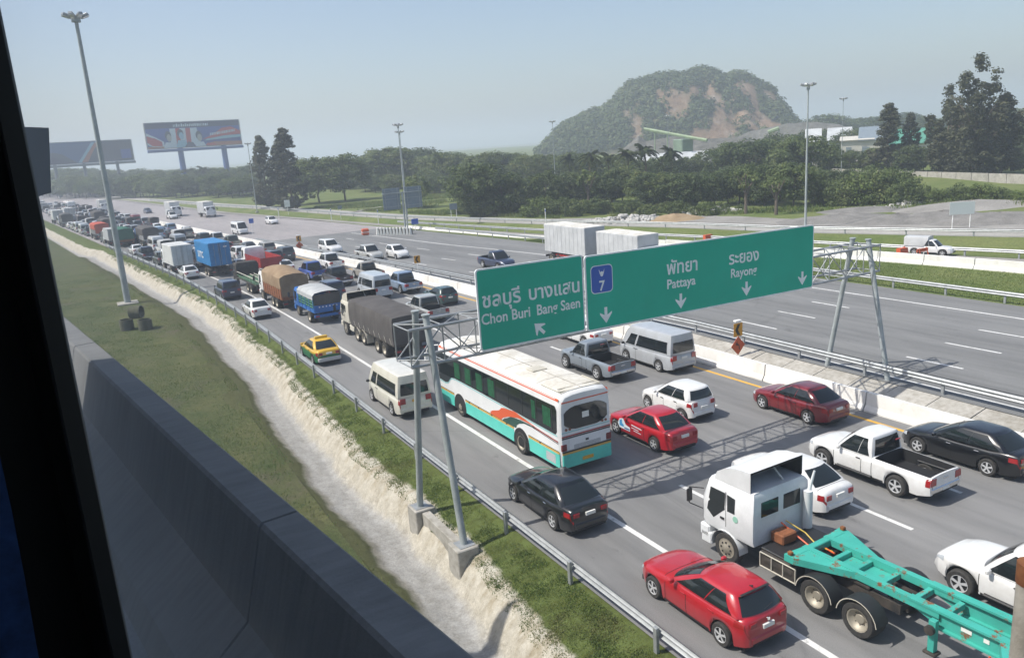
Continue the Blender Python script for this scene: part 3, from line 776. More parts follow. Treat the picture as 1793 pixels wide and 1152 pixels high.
        sheet('orange_swoosh', sw1, ORANGE, .008)
        sw2 = [(1.65, 1.05), (1.45, 1.2), (1.15, 1.30), (.9, 1.42), (.5, 1.48), (0, 1.53), (-1.2, 1.55), (-1.2, 1.50), (-.3, 1.46), (.1, 1.34), (.35, 1.20), (.42, 1.05)]
        sheet('green_swoosh', sw2, DKGREEN, .0085)
        strip('red_line', [(y0 + .16, 1.42), (-1.0, 1.52)], DRED, .06, .0075)
        strip('black_line', [(y0 + .16, 1.36), (-1.0, 1.48)], DARK, .03, .0075)
        for yw in (0, 6.0):
            n = 16
            arc = [(yw + .66 * math.cos(a), .50 + .66 * math.sin(a)) for a in [math.pi * i / n for i in range(n + 1)]]
            sheet('wheel_arch', [(yw + .66, .33)] + arc + [(yw - .66, .33)], UNDER, .010)
        for yy in (1.2, 2.6, 3.9, 4.9, -1.6): K.put('hatch_lock', MB().box(min(sg * 1.24, sg * 1.262), max(sg * 1.24, sg * 1.262), yy, yy + .09, .98, 1.05, DARK))
        sheet('lower_vent', [(y0 + .4, .45), (y0 + 1.1, .45), (y0 + 1.1, .82), (y0 + .4, .82)], M_GREYV, .009)
        # mirror on its swan neck
        mr = MB(); mr.path([(sg * 1.1, y1 - .15, 3.15), (sg * 1.35, y1 + .15, 3.12), (sg * 1.52, y1 + .38, 2.9), (sg * 1.55, y1 + .42, 2.7)], .03, WHITE)
        i = K.put('mirror_arm', mr)
        K.put('mirror', MB().box(min(sg * 1.46, sg * 1.68), max(sg * 1.46, sg * 1.68), y1 + .36, y1 + .48, 2.25, 2.72, WHITE, .03), i)
    # tail
    ye = y0 - .004
    ov = [(1.02 * max(-1, min(1, 1.12 * math.cos(a))), 2.36 + .47 * max(-1, min(1, 1.15 * math.sin(a)))) for a in [2 * math.pi * i / 28 for i in range(28)]]
    K.put('rear_window', MB().prism([(x, ye - .02, z) for x, z in ov], (0, .05, 0), GLASS))
    K.put('route_card', MB().box(-.18, .14, ye - .03, ye - .02, 2.28, 2.52, PLATE))
    K.put('rear_skirt', MB().box(-1.17, 1.17, y0 - .05, y0 + .05, .34, .90, MINT, .03))
    K.put('gold_line', MB().box(-1.165, 1.165, y0 - .03, y0 + .02, .905, .985, GOLD))
    K.put('black_line', MB().box(-1.165, 1.165, y0 - .028, y0 + .02, .987, 1.04, DARK))
    K.put('red_line', MB().box(-1.16, 1.16, y0 - .012, y0 + .02, 1.62, 1.68, DRED)); K.put('black_line', MB().box(-1.16, 1.16, y0 - .012, y0 + .02, 1.55, 1.60, DARK))
    K.put('livery_line', MB().box(-1.16, 1.16, y0 - .012, y0 + .02, 1.80, 1.83, LTEAL))
    K.put('engine_cover', MB().box(-.85, .85, y0 - .02, y0 + .02, 1.08, 1.50, BUSW, .01))
    K.put('engine_grille', MB().box(-.62, .66, y0 - .028, y0 - .018, 1.08, 1.24, M_GREYV))
    K.put('engine_latch', MB().box(-.06, .08, y0 - .035, y0 - .01, 1.30, 1.38, DARK))
    K.put('number_plate', MB().box(-.26, .26, y0 - .075, y0 - .04, .52, .66, PLATEY, .01))
    for sg in (-1, 1):
        K.put('taillight', MB().box(min(sg * .95, sg * 1.19), max(sg * .95, sg * 1.19), y0 - .03, y0 + .12, 1.06, 1.34, mat('dull_red_lens', (.16, .02, .018), .3), .02))
        for q in (0, .17): K.put('round_light', MB().tube((sg * (.78 + q), y0 - .03, 1.93), (sg * (.78 + q), y0 + .02, 1.93), .055, mat('brown_lens', (.20, .07, .04), .3), n=12))
    K.put('orange_trim', MB().box(-1.1, 1.1, y0 - .01, y0 + .03, 3.02, 3.07, ORANGE))
    K.put('windscreen', MB().prism([(-.92, y1 - .02, 1.5), (.92, y1 - .02, 1.5), (.92, y1 - .05, 2.85), (-.92, y1 - .05, 2.85)], (0, .03, 0), GLASS))
    K.wheels([(1.02, 0, True)]); K.wheels([(1.10, 6.0, False)])
M_GREYV = mixmat('grey_vent_mesh', [(60, 2, [(.4, (.30, .31, .32)), (.6, (.52, .53, .54))])], .6, vec='o')
coach()

def cab(K, y0, y1, z0, z1, m, hw=1.2, sleeper=True, deflector=False, slope=.25):
    """flat-nosed lorry cab between y0 (back) and y1 (nose)"""
    b = MB()
    rows = []
    for z, k, yf in ((z0, .96, 0), (z0 + .15, 1, 0.02), (z0 + .75, 1, .02), (z0 + (z1 - z0) * .55, 1, 0), (z1 - .14, .97, -slope * .8), (z1 - .03, .92, -slope), (z1, .84, -slope - .1)):
        yb = y0 + (0 if z < z1 - .1 else .08)
        c = .10
        o = [(hw * k - .02, yb), (hw * k, yb + .06), (hw * k, y1 + yf - c * 1.8), (hw * k - c, y1 + yf - c * .4), (hw * k * .5, y1 + yf), (0, y1 + yf + .02)]
        rows.append([(x, y, z) for x, y in o] + [(-x, y, z) for x, y in reversed(o[:-1])])
    b.grid(rows, m, True, True)
    b.add(rows[-1], [tuple(range(11))], m); b.add(rows[0], [tuple(range(11))], m)
    K.put('cab', b)
    zm = z0 + (z1 - z0) * .48
    K.put('windscreen', MB().prism([(-hw * .88, y1 + .0, zm), (hw * .88, y1 + .0, zm), (hw * .84, y1 - slope * .75, z1 - .2), (-hw * .84, y1 - slope * .75, z1 - .2)], (0, .03, 0), GLASS))
    for sg in (-1, 1):
        x = sg * (hw + .006)
        K.put('side_window', MB().prism([(x, y1 - .28, zm - .22), (x, y1 - .55, zm - .42), (x, y1 - .95, zm - .05), (x, y1 - 1.02, zm), (x, y1 - 1.02, z1 - .30), (x * .985, y1 - .42, z1 - .30)], (-sg * .02, 0, 0), GLASS))
        if sleeper: K.put('side_window', MB().prism([(x, y1 - 1.12, zm), (x, y1 - 1.42, zm), (x, y1 - 1.42, z1 - .36), (x, y1 - 1.12, z1 - .32)], (-sg * .02, 0, 0), GLASS))
        K.put('door_seam', MB().box(min(x, x - sg * .01), max(x, x - sg * .01), y1 - 1.07, y1 - 1.055, z0 + .25, z1 - .25, SEAM))
        K.put('door_handle', MB().box(min(x, x + sg * .03), max(x, x + sg * .03), y1 - 1.0, y1 - .85, zm - .32, zm - .26, DARK))
        mr = MB(); mr.path([(sg * hw, y1 - .15, z1 - .45), (sg * (hw + .32), y1 + .15, z1 - .42), (sg * (hw + .34), y1 + .15, z1 - .95), (sg * hw, y1 - .1, zm - .3)], .018, DARK)
        i = K.put('mirror_arm', mr)
        K.put('mirror', MB().box(min(sg * (hw + .24), sg * (hw + .44)), max(sg * (hw + .24), sg * (hw + .44)), y1 + .10, y1 + .18, z1 - .88, z1 - .46, DARK, .02), i)
        K.put('headlight', MB().box(min(sg * .7, sg * 1.05), max(sg * .7, sg * 1.05), y1 + .0, y1 + .05, z0 + .05, z0 + .25, HEADL, .02))
    if sleeper:
        for xa in (-.86, .08):
            K.put('rear_window', MB().box(xa, xa + .74, y0 - .012, y0 + .03, zm + .06, z1 - .30, GLASS, .05))
    K.put('bumper', MB().box(-hw, hw, y1 - .35, y1 + .06, z0 - .42, z0 - .02, m, .05))
    if deflector:
        # hollow wind deflector open at the back
        zt = z1 + .62
        pts = lambda k, inset: [[(x * (1 - inset), y, z) for x in (-hw * .92, -hw * .5, 0, hw * .5, hw * .92)] for y, z in k]
        d = MB()
        prof = [(y1 - .48, z1 - .02), (y1 - .62, z1 + .25), (y1 - .95, z1 + .45), (y1 - 1.35, z1 + .57), (y0 + .18, zt)]
        d.grid(pts(prof, 0), m)
        d.grid(pts([(y - .03, z - .04) for y, z in prof], .02), DARK)
        for sg in (-1, 1):
            xx = sg * hw * .92
            d.add([(xx, y, z) for y, z in prof] + [(xx, y0 + .18, z1 - .02)], [tuple(range(6))], m)
            d.add([(xx * .975, y, z - .03) for y, z in prof] + [(xx * .975, y0 + .18, z1 - .02)], [tuple(range(6))], CHASSIS)
        K.put('wind_deflector', d)
        K.put('deflector_brace', MB().tube((.35, y0 + .25, z1), (.35, y0 + .9, zt - .12), .03, WHITE))

def tractor_skeletal():
    K = Kit('tractor_unit', (1.22, 3.9, 0, 0), 'container_lorry', 'truck')
    # origin under the first drive axle; drive axles at 0 and -1.32; front axle 3.25
    cab(K, 2.18, 4.30, .98, 2.62, CABW, 1.2, True, True)
    ch = MB(); ch.box(-.45, -.33, -2.0, 4.0, .72, .98, CHASSIS); ch.box(.33, .45, -2.0, 4.0, .72, .98, CHASSIS)
    for y in (-1.9, -.66, .9, 2.0): ch.box(-.4, .4, y - .06, y + .06, .75, .95, CHASSIS)
    ch.box(-.5, .5, 2.6, 4.2, .6, 1.04, CHASSIS)
    K.put('chassis', ch)
    K.put('deck_plate', MB().box(-1.05, 1.05, .55, 2.0, 1.00, 1.06, DARK, .02))
    for sg in (-1, 1):
        K.put('side_guard', MB().box(min(sg * .7, sg * 1.08), max(sg * .7, sg * 1.08), .70, 2.0, .45, .99, CHASSIS, .04))
        fr = MB()
        for z in (.50, .93): fr.tube((sg * 1.10, .72, z), (sg * 1.10, 1.98, z), .02, CREAM)
        for y in (.72, 1.15, 1.56, 1.98): fr.tube((sg * 1.10, y, .5), (sg * 1.10, y, .93), .02, CREAM)
        K.put('guard_frame', fr)
        # rounded mudguards over the drive wheels
        for yc in (0, -1.32):
            g = MB(); n = 12
            for rr, dd in ((.60, 0), (.575, 0)):
                g.grid([[(sg * .78, yc + rr * math.cos(a), .5 + rr * math.sin(a)), (sg * 1.26, yc + rr * math.cos(a), .5 + rr * math.sin(a))] for a in [R_(8) + R_(164) * i / n for i in range(n + 1)]], DARK)
            g.grid([[(sg * 1.26, yc + rr * math.cos(a), .5 + rr * math.sin(a)) for rr in (.575, .60)] for a in [R_(8) + R_(164) * i / n for i in range(n + 1)]], CREAM)
            K.put('mudguard', g)
        g = MB(); n = 10
        g.grid([[(sg * x, 3.25 + .58 * math.cos(a), .5 + .58 * math.sin(a)) for x in (.85, 1.22)] for a in [math.pi * i / n for i in range(n + 1)]], CABW)
        K.put('wheel_arch', g)
        K.put('step', MB().box(min(sg * .9, sg * 1.2), max(sg * .9, sg * 1.2), 3.85, 4.3, .35, .75, CABW, .04))
    K.put('fuel_tank', MB().lathe([(.001, -.5), (.28, -.5), (.28, .5), (.001, .5)], CHASSIS, n=16).xf(Matrix.Translation((-.82, 1.35, .72)) @ Matrix.Rotation(math.pi / 2, 4, 'Z')))
    K.put('exhaust_stack', MB().tube((.95, 2.0, 1.0), (.95, 2.0, 2.25), .14, CABW, n=12))
    K.put('air_intake', MB().tube((1.02, 2.02, 2.25), (1.15, 1.95, 2.85), .06, CABW, .03))
    K.put('tool_box', MB().box(-.55, .05, 1.62, 2.1, 1.06, 1.38, BROWNW, .04))
    hs = MB(); hs.path([(-.1, 2.1, 1.5), (.05, 1.6, 1.2), (.0, 1.2, 1.12), (.12, .7, 1.2), (0, .3, 1.25)], .025, ORANGE); hs.path([(.1, 2.1, 1.5), (.25, 1.5, 1.3), (.15, 1.0, 1.14), (.05, .4, 1.25)], .02, mat('yellow_air_line', (.5, .35, .04), .5))
    K.put('air_hose', hs)
    K.put('fifth_wheel', MB().box(-.5, .5, -1.15, -.15, 1.0, 1.12, CHASSIS, .03))
    K.put('door_badge', MB().tube((-1.213, 2.85, 1.62), (-1.203, 2.85, 1.62), .10, mat('green_badge', (.25, .48, .38), .5), n=16))
    K.wheels([(1.03, 3.25, False)]); K.wheels([(.93, 0, True), (.93, -1.32, True)])
    # skeletal trailer
    K2 = Kit('skeletal_trailer', (1.22, 0, 0, 0), 'skeletal_trailer', 'trailer')
    # front bolster arms
    for sg in (-1, 1):
        K2.put('bolster_arm', MB().prism([(sg * .45, .95, 1.16), (sg * 1.22, 1.02, 1.16), (sg * 1.22, .72, 1.16), (sg * .55, -.75, 1.16), (sg * .45, -.75, 1.16)], (0, 0, .20), TEALR))
        K2.put('twist_lock', MB().box(min(sg * 1.08, sg * 1.2), max(sg * 1.08, sg * 1.2), .80, .94, 1.36, 1.47, RUST, .02))
        # long rails: goose neck then deeper I-beam
        r = MB()
        r.box(min(sg * .38, sg * .56), max(sg * .38, sg * .56), -3.0, .95, 1.18, 1.385, TEALR)
        r.box(min(sg * .36, sg * .58), max(sg * .36, sg * .58), -12.0, -2.2, 1.34, 1.40, TEALR)
        r.box(min(sg * .36, sg * .58), max(sg * .36, sg * .58), -12.0, -3.0, .90, .95, TEALR)
        r.box(min(sg * .455, sg * .485), max(sg * .455, sg * .485), -12.0, -3.0, .95, 1.34, TEALR)
        r.prism([(sg * .48, -2.1, 1.19), (sg * .48, -3.02, .91), (sg * .48, -3.02, 1.34), (sg * .48, -2.1, 1.34)], (-sg * .02, 0, 0), TEALR)
        K2.put('long_beam', r)
    for k, y in enumerate((.82, .1, -.55, -1.35, -2.25, -3.05, -5.0, -7.0)):
        K2.put('cross_member', MB().box(-.38, .38, y - .07, y + .07, 1.14, 1.30, TEALR, .01) if k != 0 else MB().box(-1.05, 1.05, y - .1, y + .12, 1.15, 1.372, TEALR, .02))
    for sg in (-1, 1):
        lg = MB(); lg.box(min(sg * .62, sg * .78), max(sg * .62, sg * .78), -3.05, -2.88, .36, 1.2, TEALR, .01); lg.box(min(sg * .56, sg * .84), max(sg * .56, sg * .84), -3.12, -2.8, .28, .36, CHASSIS, .02)
        lg.tube((sg * .80, -2.96, .98), (sg * .90, -2.96, .98), .12, CHASSIS, n=12)
        K2.put('landing_leg', lg)
    for y in (-4.9,):
        for sg in (-1, 1):
            K2.put('outrigger', MB().prism([(sg * .48, y - .55, 1.38), (sg * 1.2, y - .12, 1.38), (sg * 1.2, y + .12, 1.38), (sg * .48, y + .55, 1.38)], (0, 0, -.28), TEALR))
            K2.put('red_bracket', MB().path([(sg * .95, y + .15, 1.2), (sg * 1.0, y + .15, .85), (sg * 1.0, y + .5, .85), (sg * .95, y + .5, 1.15)], .025, ORANGE))
    K2.put('data_plate', MB().box(-.50, -.488, -3.75, -3.5, 1.12, 1.22, PLATE)); K2.put('data_plate', MB().box(-.50, -.488, -4.15, -4.02, 1.1, 1.2, PLATE))
    K2.put('kingpin_plate', MB().box(-.5, .5, -1.2, .2, 1.125, 1.16, TEALR))
    K2.wheels([(.93, -9.4, True), (.93, -10.7, True)])
tractor_skeletal()

def rigid_chassis(K, y0, y1, spec, sm=False):
    ch = MB()
    for sg in (-1, 1): ch.box(min(sg * .34, sg * .46), max(sg * .34, sg * .46), y0, y1, .70, .95, CHASSIS)
    for y in np.arange(y0 + .3, y1, 1.2): ch.box(-.4, .4, y - .05, y + .05, .72, .93, CHASSIS)
    K.put('chassis', ch)
    for x, y, dual in spec: K.wheels([(x, y, dual)])
def tail_bar(K, y, m=CHASSIS, zz=.55):
    K.put('rear_bar', MB().box(-1.15, 1.15, y, y + .12, zz, zz + .22, m, .02))
    for sg in (-1, 1): K.put('taillight', MB().box(min(sg * .75, sg * 1.08), max(sg * .75, sg * 1.08), y - .02, y + .02, zz + .05, zz + .17, TAIL))

def tarp_artic():
    K = Kit('tarp_lorry', (1.24, 0, 1.9, 0), 'articulated_lorry', 'truck')   # origin under trailer's rear axle
    cab(K, 7.0, 9.0, 1.0, 2.62, CREAM, 1.20, True, True)
    rigid_chassis(K, 3.2, 8.8, [(1.03, 8.1, False), (.95, 5.4, True), (.95, 4.05, True)])
    rigid_chassis(K, -1.8, 5.0, [(.95, 0, True), (.95, 1.3, True)])
    t = MB(); n = 12
    ys = np.linspace(-1.9, 6.7, 12)
    rows = []
    for i, y in enumerate(ys):
        w = 1.22 + (.025 * math.sin(i * 2.1)); dz = .025 * math.sin(i * 1.7)
        o = [(w, 1.10), (w + .03, 1.5), (w + .025, 2.1), (w - .01, 2.72), (w - .07, 2.84 + dz), (w * .5, 2.88 + dz), (0, 2.90 - dz)]
        rows.append([(x, y, z) for x, z in o] + [(-x, y, z) for x, z in reversed(o[:-1])])
    t.grid(rows, TARP); t.add(rows[0], [tuple(range(13))], TARP); t.add(rows[-1], [tuple(range(13))], TARP)
    K.put('tarpaulin_cover', t)
    K.put('load_bed', MB().box(-1.2, 1.2, -1.85, 6.65, .98, 1.10, CHASSIS, .02))
    for sg in (-1, 1):
        for y in np.arange(-1.6, 6.6, 1.0): K.put('tie_rope', MB().tube((sg * 1.27, y, 1.12), (sg * 1.27, y + .25, 1.5), .012, CREAM, n=4))
        for yc in (5.4, 4.05):
            g = MB(); g.grid([[(sg * x, yc + .6 * math.cos(a), .5 + .6 * math.sin(a)) for x in (.7, 1.24)] for a in [R_(10 + 16 * i) for i in range(11)]], CREAM); K.put('mudguard', g)
        K.put('side_tank', MB().box(min(sg * .7, sg * 1.15), max(sg * .7, sg * 1.15), 6.1, 7.2, .5, .95, CREAM, .06))
        K.put('mud_flap', MB().box(min(sg * .72, sg * 1.2), max(sg * .72, sg * 1.2), 3.36, 3.4, .25, .85, CREAM))
    tail_bar(K, -1.86)
tarp_artic()

def stake_lorry():
    K = Kit('stake_lorry', (1.12, 3.6, 1.55, 1.1), 'stake_bed_lorry', 'truck')
    cab(K, 3.1, 4.75, .85, 2.35, STAKE, 1.05, False)
    rigid_chassis(K, -1.5, 4.4, [(.9, 0, True)]); K.wheels([(.95, 3.6, False)], WST, WSR)
    K.put('load_bed', MB().box(-1.12, 1.12, -1.5, 2.95, .95, 1.08, STAKE, .02))
    for sg in (-1, 1):
        for z in (1.12, 1.34, 1.56, 1.78, 2.0):
            K.put('slat', MB().box(min(sg * 1.08, sg * 1.12), max(sg * 1.08, sg * 1.12), -1.48, 2.9, z, z + .13, STAKE if z < 1.3 else M_GRSLAT, .008))
        for y in (-1.4, -.3, .8, 1.9, 2.85): K.put('stake', MB().box(min(sg * 1.12, sg * 1.155), max(sg * 1.12, sg * 1.155), y - .04, y + .04, 1.0, 2.3, STAKE, .008))
    rows = []
    for y in np.linspace(-1.5, 2.95, 8):
        o = [(1.17, 2.02), (1.15, 2.35), (.95, 2.55), (.5, 2.62), (0, 2.65)]
        rows.append([(x, y, z + .02 * math.sin(y * 5 + x)) for x, z in o] + [(-x, y, z + .02 * math.sin(y * 5 - x)) for x, z in reversed(o[:-1])])
    K.put('canvas_roof', MB().grid(rows, BOXG))
    K.put('headboard', MB().box(-1.1, 1.1, 2.9, 2.95, 1.08, 2.5, STAKE))
    tg = MB().box(-1.12, 1.12, -1.56, -1.5, 1.0, 1.55, STAKE, .02)
    i = K.put('tailgate', tg)
    for x in (-.7, -.42, -.14, .14, .42, .7): K.put('tailgate_star', MB().tube((x, -1.575, 1.42), (x, -1.555, 1.42), .06, LETW, n=6), i)
    K.put('load_shade_sheet', MB().box(-1.05, 1.05, -1.48, -1.42, 1.55, 2.4, TARP))  # dark sheet standing in for the shade under the canvas roof
    tail_bar(K, -1.55, STAKE, .6)
M_GRSLAT = M_('green_slat_paint', (.07, .22, .14), .6, 2, .6)
stake_lorry()

def tarp_dumper(kind, tarp, sides, m, bulge=.5, cabm=WHITE):
    K = Kit(kind, (1.2, 4.2, 2.2, 1.2), 'tarped_lorry' if bulge else 'tipper_lorry', 'truck')
    cab(K, 4.3, 6.1, 1.05, 2.75, cabm, 1.18, False)
    rigid_chassis(K, -2.1, 5.8, [(1.02, 5.2, False), (.93, 0, True), (.93, 1.3, True)])
    for z in np.arange(1.1, 2.1, .2):
        for sg in (-1, 1): K.put('side_board', MB().box(min(sg * 1.16, sg * 1.2), max(sg * 1.16, sg * 1.2), -2.15, 4.1, z, z + .185, sides, .01))
    for sg in (-1, 1):
        for y in np.arange(-2.1, 4.2, .78): K.put('stake', MB().box(min(sg * 1.2, sg * 1.24), max(sg * 1.2, sg * 1.24), y - .04, y + .04, 1.0, 2.1, m, .01))
    K.put('load_bed', MB().box(-1.18, 1.18, -2.15, 4.12, .96, 1.1, m, .02))
    K.put('tailgate', MB().box(-1.18, 1.18, -2.2, -2.15, 1.0, 2.05, sides, .02))
    if bulge:
        rows = []
        for i, y in enumerate(np.linspace(-2.2, 4.15, 12)):
            k = 1 - .75 * abs(i - 6.5) / 6.5
            o = [(1.22, 1.95), (1.25, 2.5), (1.22, 2.92), (.80, 3.05 + bulge * k * .7), (0, 3.08 + bulge * k)]
            rows.append([(x, y, z + .03 * math.sin(i * 2.3 + x * 4)) for x, z in o] + [(-x, y, z + .03 * math.sin(i * 1.7 - x * 4)) for x, z in reversed(o[:-1])])
        t = MB(); t.grid(rows, tarp); t.add(rows[0], [tuple(range(9))], tarp); t.add(rows[-1], [tuple(range(9))], tarp)
        t.box(-1.19, 1.19, -2.235, -2.205, 1.3, 2.2, tarp, .01)
        K.put('tarpaulin_cover', t)
    tail_bar(K, -2.2)
tarp_dumper('tan_tarp_lorry', TARPB, BROWNW, RUST, .55)
tarp_dumper('dark_tarp_lorry', TARP, BOXG, CHASSIS, .3, STAKE)
tarp_dumper('red_tipper', TARP, REDB, REDB, 0, WHITE)
tarp_dumper('orange_tarp_lorry', mat('orange_tarpaulin', (.42, .065, .03), .7), BOXG, CHASSIS, .15, WHITE)
tarp_dumper('green_tarp_lorry', M_('green_tarpaulin', (.03, .13, .085), .8, 2, .6), BROWNW, RUST, .2, CREAM)

def box_lorry(kind, L, m, mt, name='box_lorry', H=3.3, ribs=True, letter=None, zb=1.05, cabm=CABW, W=1.2):
    wbx = L - 2.0
    K = Kit(kind, (W, wbx + 1.3, 1.9, 1.0), name, 'truck')
    yb0, yb1 = -1.9, L - 1.9
    cab(K, yb1 + .12, yb1 + 1.85, 1.0, 2.65, cabm, W - .05, False)
    rigid_chassis(K, -1.8, yb1 + 1.5, [(W - .18, yb1 + .95, False), (W - .27, 0, True)] + ([(W - .27, 1.3, True)] if L > 7 else []))
    i = K.put('cargo_box', MB().box(-W, W, yb0, yb1, zb, H, m, .04))
    K.put('box_roof', MB().box(-W + .03, W - .03, yb0 + .03, yb1 - .03, H, H + .03, mt, .01), i)
    if ribs:
        for sg in (-1, 1):
            for y in np.arange(yb0 + .5, yb1 - .2, .72): K.put('side_rib', MB().box(min(sg * W, sg * (W + .02)), max(sg * W, sg * (W + .02)), y - .035, y + .035, zb + .05, H - .06, m, .008), i)
    for x in (-.62, -.1, .1, .62): K.put('door_bar', MB().tube((x, yb0 - .03, zb + .08), (x, yb0 - .03, H - .1), .02, STEELG, n=6), i)
    K.put('door_gap', MB().box(-.012, .012, yb0 - .006, yb0 + .01, zb + .05, H - .06, SEAM), i)
    for sg in (-1, 1):
        for z in (zb, H - .1): K.put('corner_casting', MB().box(min(sg * (W - .12), sg * (W + .012)), max(sg * (W - .12), sg * (W + .012)), yb0 - .012, yb0 + .15, z, z + .11, m, .01), i)
    if letter:
        me = text_mesh(letter, 1.05, LETW, .004, .02, 1.35)
        me.transform(Matrix.Translation((-W - .03, L * .5 + .2, zb + .75)) @ Matrix.Rotation(-math.pi / 2, 4, 'Z') @ Matrix.Rotation(math.pi / 2, 4, 'X'))
        K.put('lettering', me, i)
        K.put('marking', MB().box(.45, .85, yb0 - .012, yb0, H - .55, H - .42, LETW), i)
    tail_bar(K, yb0 - .02)
box_lorry('blue_container_lorry', 7.2, BLUEC, BLUEC, 'container_lorry', 3.95, True, 'SITC', 1.35)
box_lorry('white_box_lorry', 5.4, BOXW, BOXW, H=3.45, ribs=False)
box_lorry('grey_box_lorry', 5.0, BOXG, BOXG, H=3.0, ribs=False)
box_lorry('panel_box_lorry', 6.2, BOXP, BUSROOF, H=3.7)
def drawbar_trailer():
    K = Kit('box_trailer', (1.22, 5.0, 1.2, 0), 'box_trailer', 'trailer')
    i = K.put('cargo_box', MB().box(-1.22, 1.22, -1.2, 6.2, 1.15, 3.95, BOXP, .04))
    K.put('box_roof', MB().box(-1.19, 1.19, -1.17, 6.17, 3.95, 3.98, BUSROOF, .01), i)
    for sg in (-1, 1):
        for y in np.arange(-.8, 6.1, .72): K.put('side_rib', MB().box(min(sg * 1.22, sg * 1.24), max(sg * 1.22, sg * 1.24), y - .035, y + .035, 1.2, 3.88, BOXP, .008), i)
        for z in (.62, .86): K.put('side_guard', MB().box(min(sg * 1.12, sg * 1.17), max(sg * 1.12, sg * 1.17), .8, 4.2, z, z + .14, REDB))
    rigid_chassis(K, -1.1, 7.0, [(.95, 0, True), (.95, 1.25, True), (.95, 5.0, True)])
    tail_bar(K, -1.22)
drawbar_trailer()
def flatbed():
    K = Kit('flatbed_lorry', (1.2, 5.2, 2.4, 1.1), 'flatbed_lorry', 'truck')
    cab(K, 5.6, 7.3, 1.05, 2.5, CHASSIS, 1.18, False)
    rigid_chassis(K, -2.4, 7.0, [(1.02, 6.4, False), (.93, 0, True), (.93, 1.3, True)])
    K.put('load_bed', MB().box(-1.2, 1.2, -2.4, 5.3, .98, 1.12, CHASSIS, .02))
    for sg in (-1, 1):
        for z in (1.35, 1.7): K.put('side_rail', MB().tube((sg * 1.18, -2.38, z), (sg * 1.18, 5.2, z), .035, CREAM if z > 1.5 else GREENT))
        for y in np.arange(-2.3, 5.3, .95): K.put('stake', MB().box(min(sg * 1.16, sg * 1.2), max(sg * 1.16, sg * 1.2), y - .04, y + .04, 1.1, 1.72, GREENT, .01))
    for y in np.arange(-2.0, 5.2, .62): K.put('deck_plank', MB().box(-1.15, 1.15, y - .2, y + .2, 1.12, 1.17, GREENT, .01))
    for x in (-.6, .1, .55): K.put('steel_bar', MB().tube((x, -2.0, 1.24), (x * .9, 5.1, 1.28), .04, CREAM))
    K.put('tail_plate', MB().box(-1.2, 1.2, -2.46, -2.4, .62, 1.2, CHASSIS, .02))
    tail_bar(K, -2.45)
flatbed()
def canopy_pickup(kind, m):
    KITS[kind] = list(KITS['pickup_extended']); DIMS[kind] = DIMS['pickup_extended']; NAMES[kind] = 'canopy_pickup'; CATS['canopy_pickup'] = 'pickup truck'
    b = MB(); rows = []
    for y, w in ((-1.2, .93), (-1.15, .95), (1.0, .95), (1.45, .90)):
        o = [(w, 1.07), (w, 1.95), (w * .93, 2.12), (w * .5, 2.18), (0, 2.2)]
        rows.append([(x, y, z if y < 1.3 or z > 1.8 else 1.82) for x, z in o] + [(-x, y, z if y < 1.3 or z > 1.8 else 1.82) for x, z in reversed(o[:-1])])
    b.grid(rows, m); b.add(rows[0], [tuple(range(9))], DARK); b.add(rows[-1], [tuple(range(9))], m)
    KITS[kind].append(('canopy', b.mesh('canopy'), None, False, (0, 0, 0)))
canopy_pickup('canopy_pickup', BOXG); canopy_pickup('dark_canopy_pickup', TARP); canopy_pickup('white_canopy_pickup', BOXP)
def taxi():
    k = []
    tg = M_('taxi_green', (.015, .16, .06), .3, 1.5, .85)
    for n, me, par, painted, loc in KITS['sedan']:
        if n == 'body':
            me = me.copy(); me.materials.append(tg)
            for p in me.polygons:
                if p.center.z < .74 and abs(p.normal.z) < .7 or p.center.z < .5: p.material_index = 1
        k.append((n, me, par, painted, loc))
    k.append(('taxi_sign', MB().box(-.42, .42, .45, .62, 1.50, 1.66, mat('taxi_sign_yellow', (.62, .40, .04), .4), .04).mesh('taxi_sign'), None, False, (0, 0, 0)))
    k.append(('bumper', MB().box(-.74, .74, -1.07, -.86, .30, .55, mat('silver_bumper', (.5, .5, .5), .35), .05).mesh('bumper'), None, False, (0, 0, 0)))
    KITS['taxi'] = k; DIMS['taxi'] = DIMS['sedan']; NAMES['taxi'] = 'taxi'; CATS['taxi'] = 'taxi'
taxi()
# ------------------------------------------------------------------ ground, roads, ditch
rng = np.random.default_rng(5)
def vnoise(x, y, seed=0):
    """smooth value noise, numpy arrays"""
    x = np.asarray(x, float); y = np.asarray(y, float)
    xi, yi = np.floor(x).astype(int), np.floor(y).astype(int)
    fx, fy = x - xi, y - yi
    fx, fy = fx * fx * (3 - 2 * fx), fy * fy * (3 - 2 * fy)
    def hsh(a, b):
        v = (a * 374761393 + b * 668265263 + seed * 974634777) & 0xffffffff
        v = ((v ^ (v >> 13)) * 1274126177) & 0xffffffff
        return ((v ^ (v >> 16)) & 0xffff) / 65535.0
    return (hsh(xi, yi) * (1 - fx) + hsh(xi + 1, yi) * fx) * (1 - fy) + (hsh(xi, yi + 1) * (1 - fx) + hsh(xi + 1, yi + 1) * fx) * fy
def fbm(x, y, o=4, seed=0):
    return sum(vnoise(x * 2 ** k, y * 2 ** k, seed + k) / 2 ** k for k in range(o)) / (2 - 2 ** (1 - o))
def struct(name, mb, parent=None, kind='structure'):
    o = obj(name, mb, parent)
    if parent is None: o['kind'] = kind
    return o
def yrange(y0, y1, step=4.0): return list(np.arange(y0, y1, step)) + [y1]
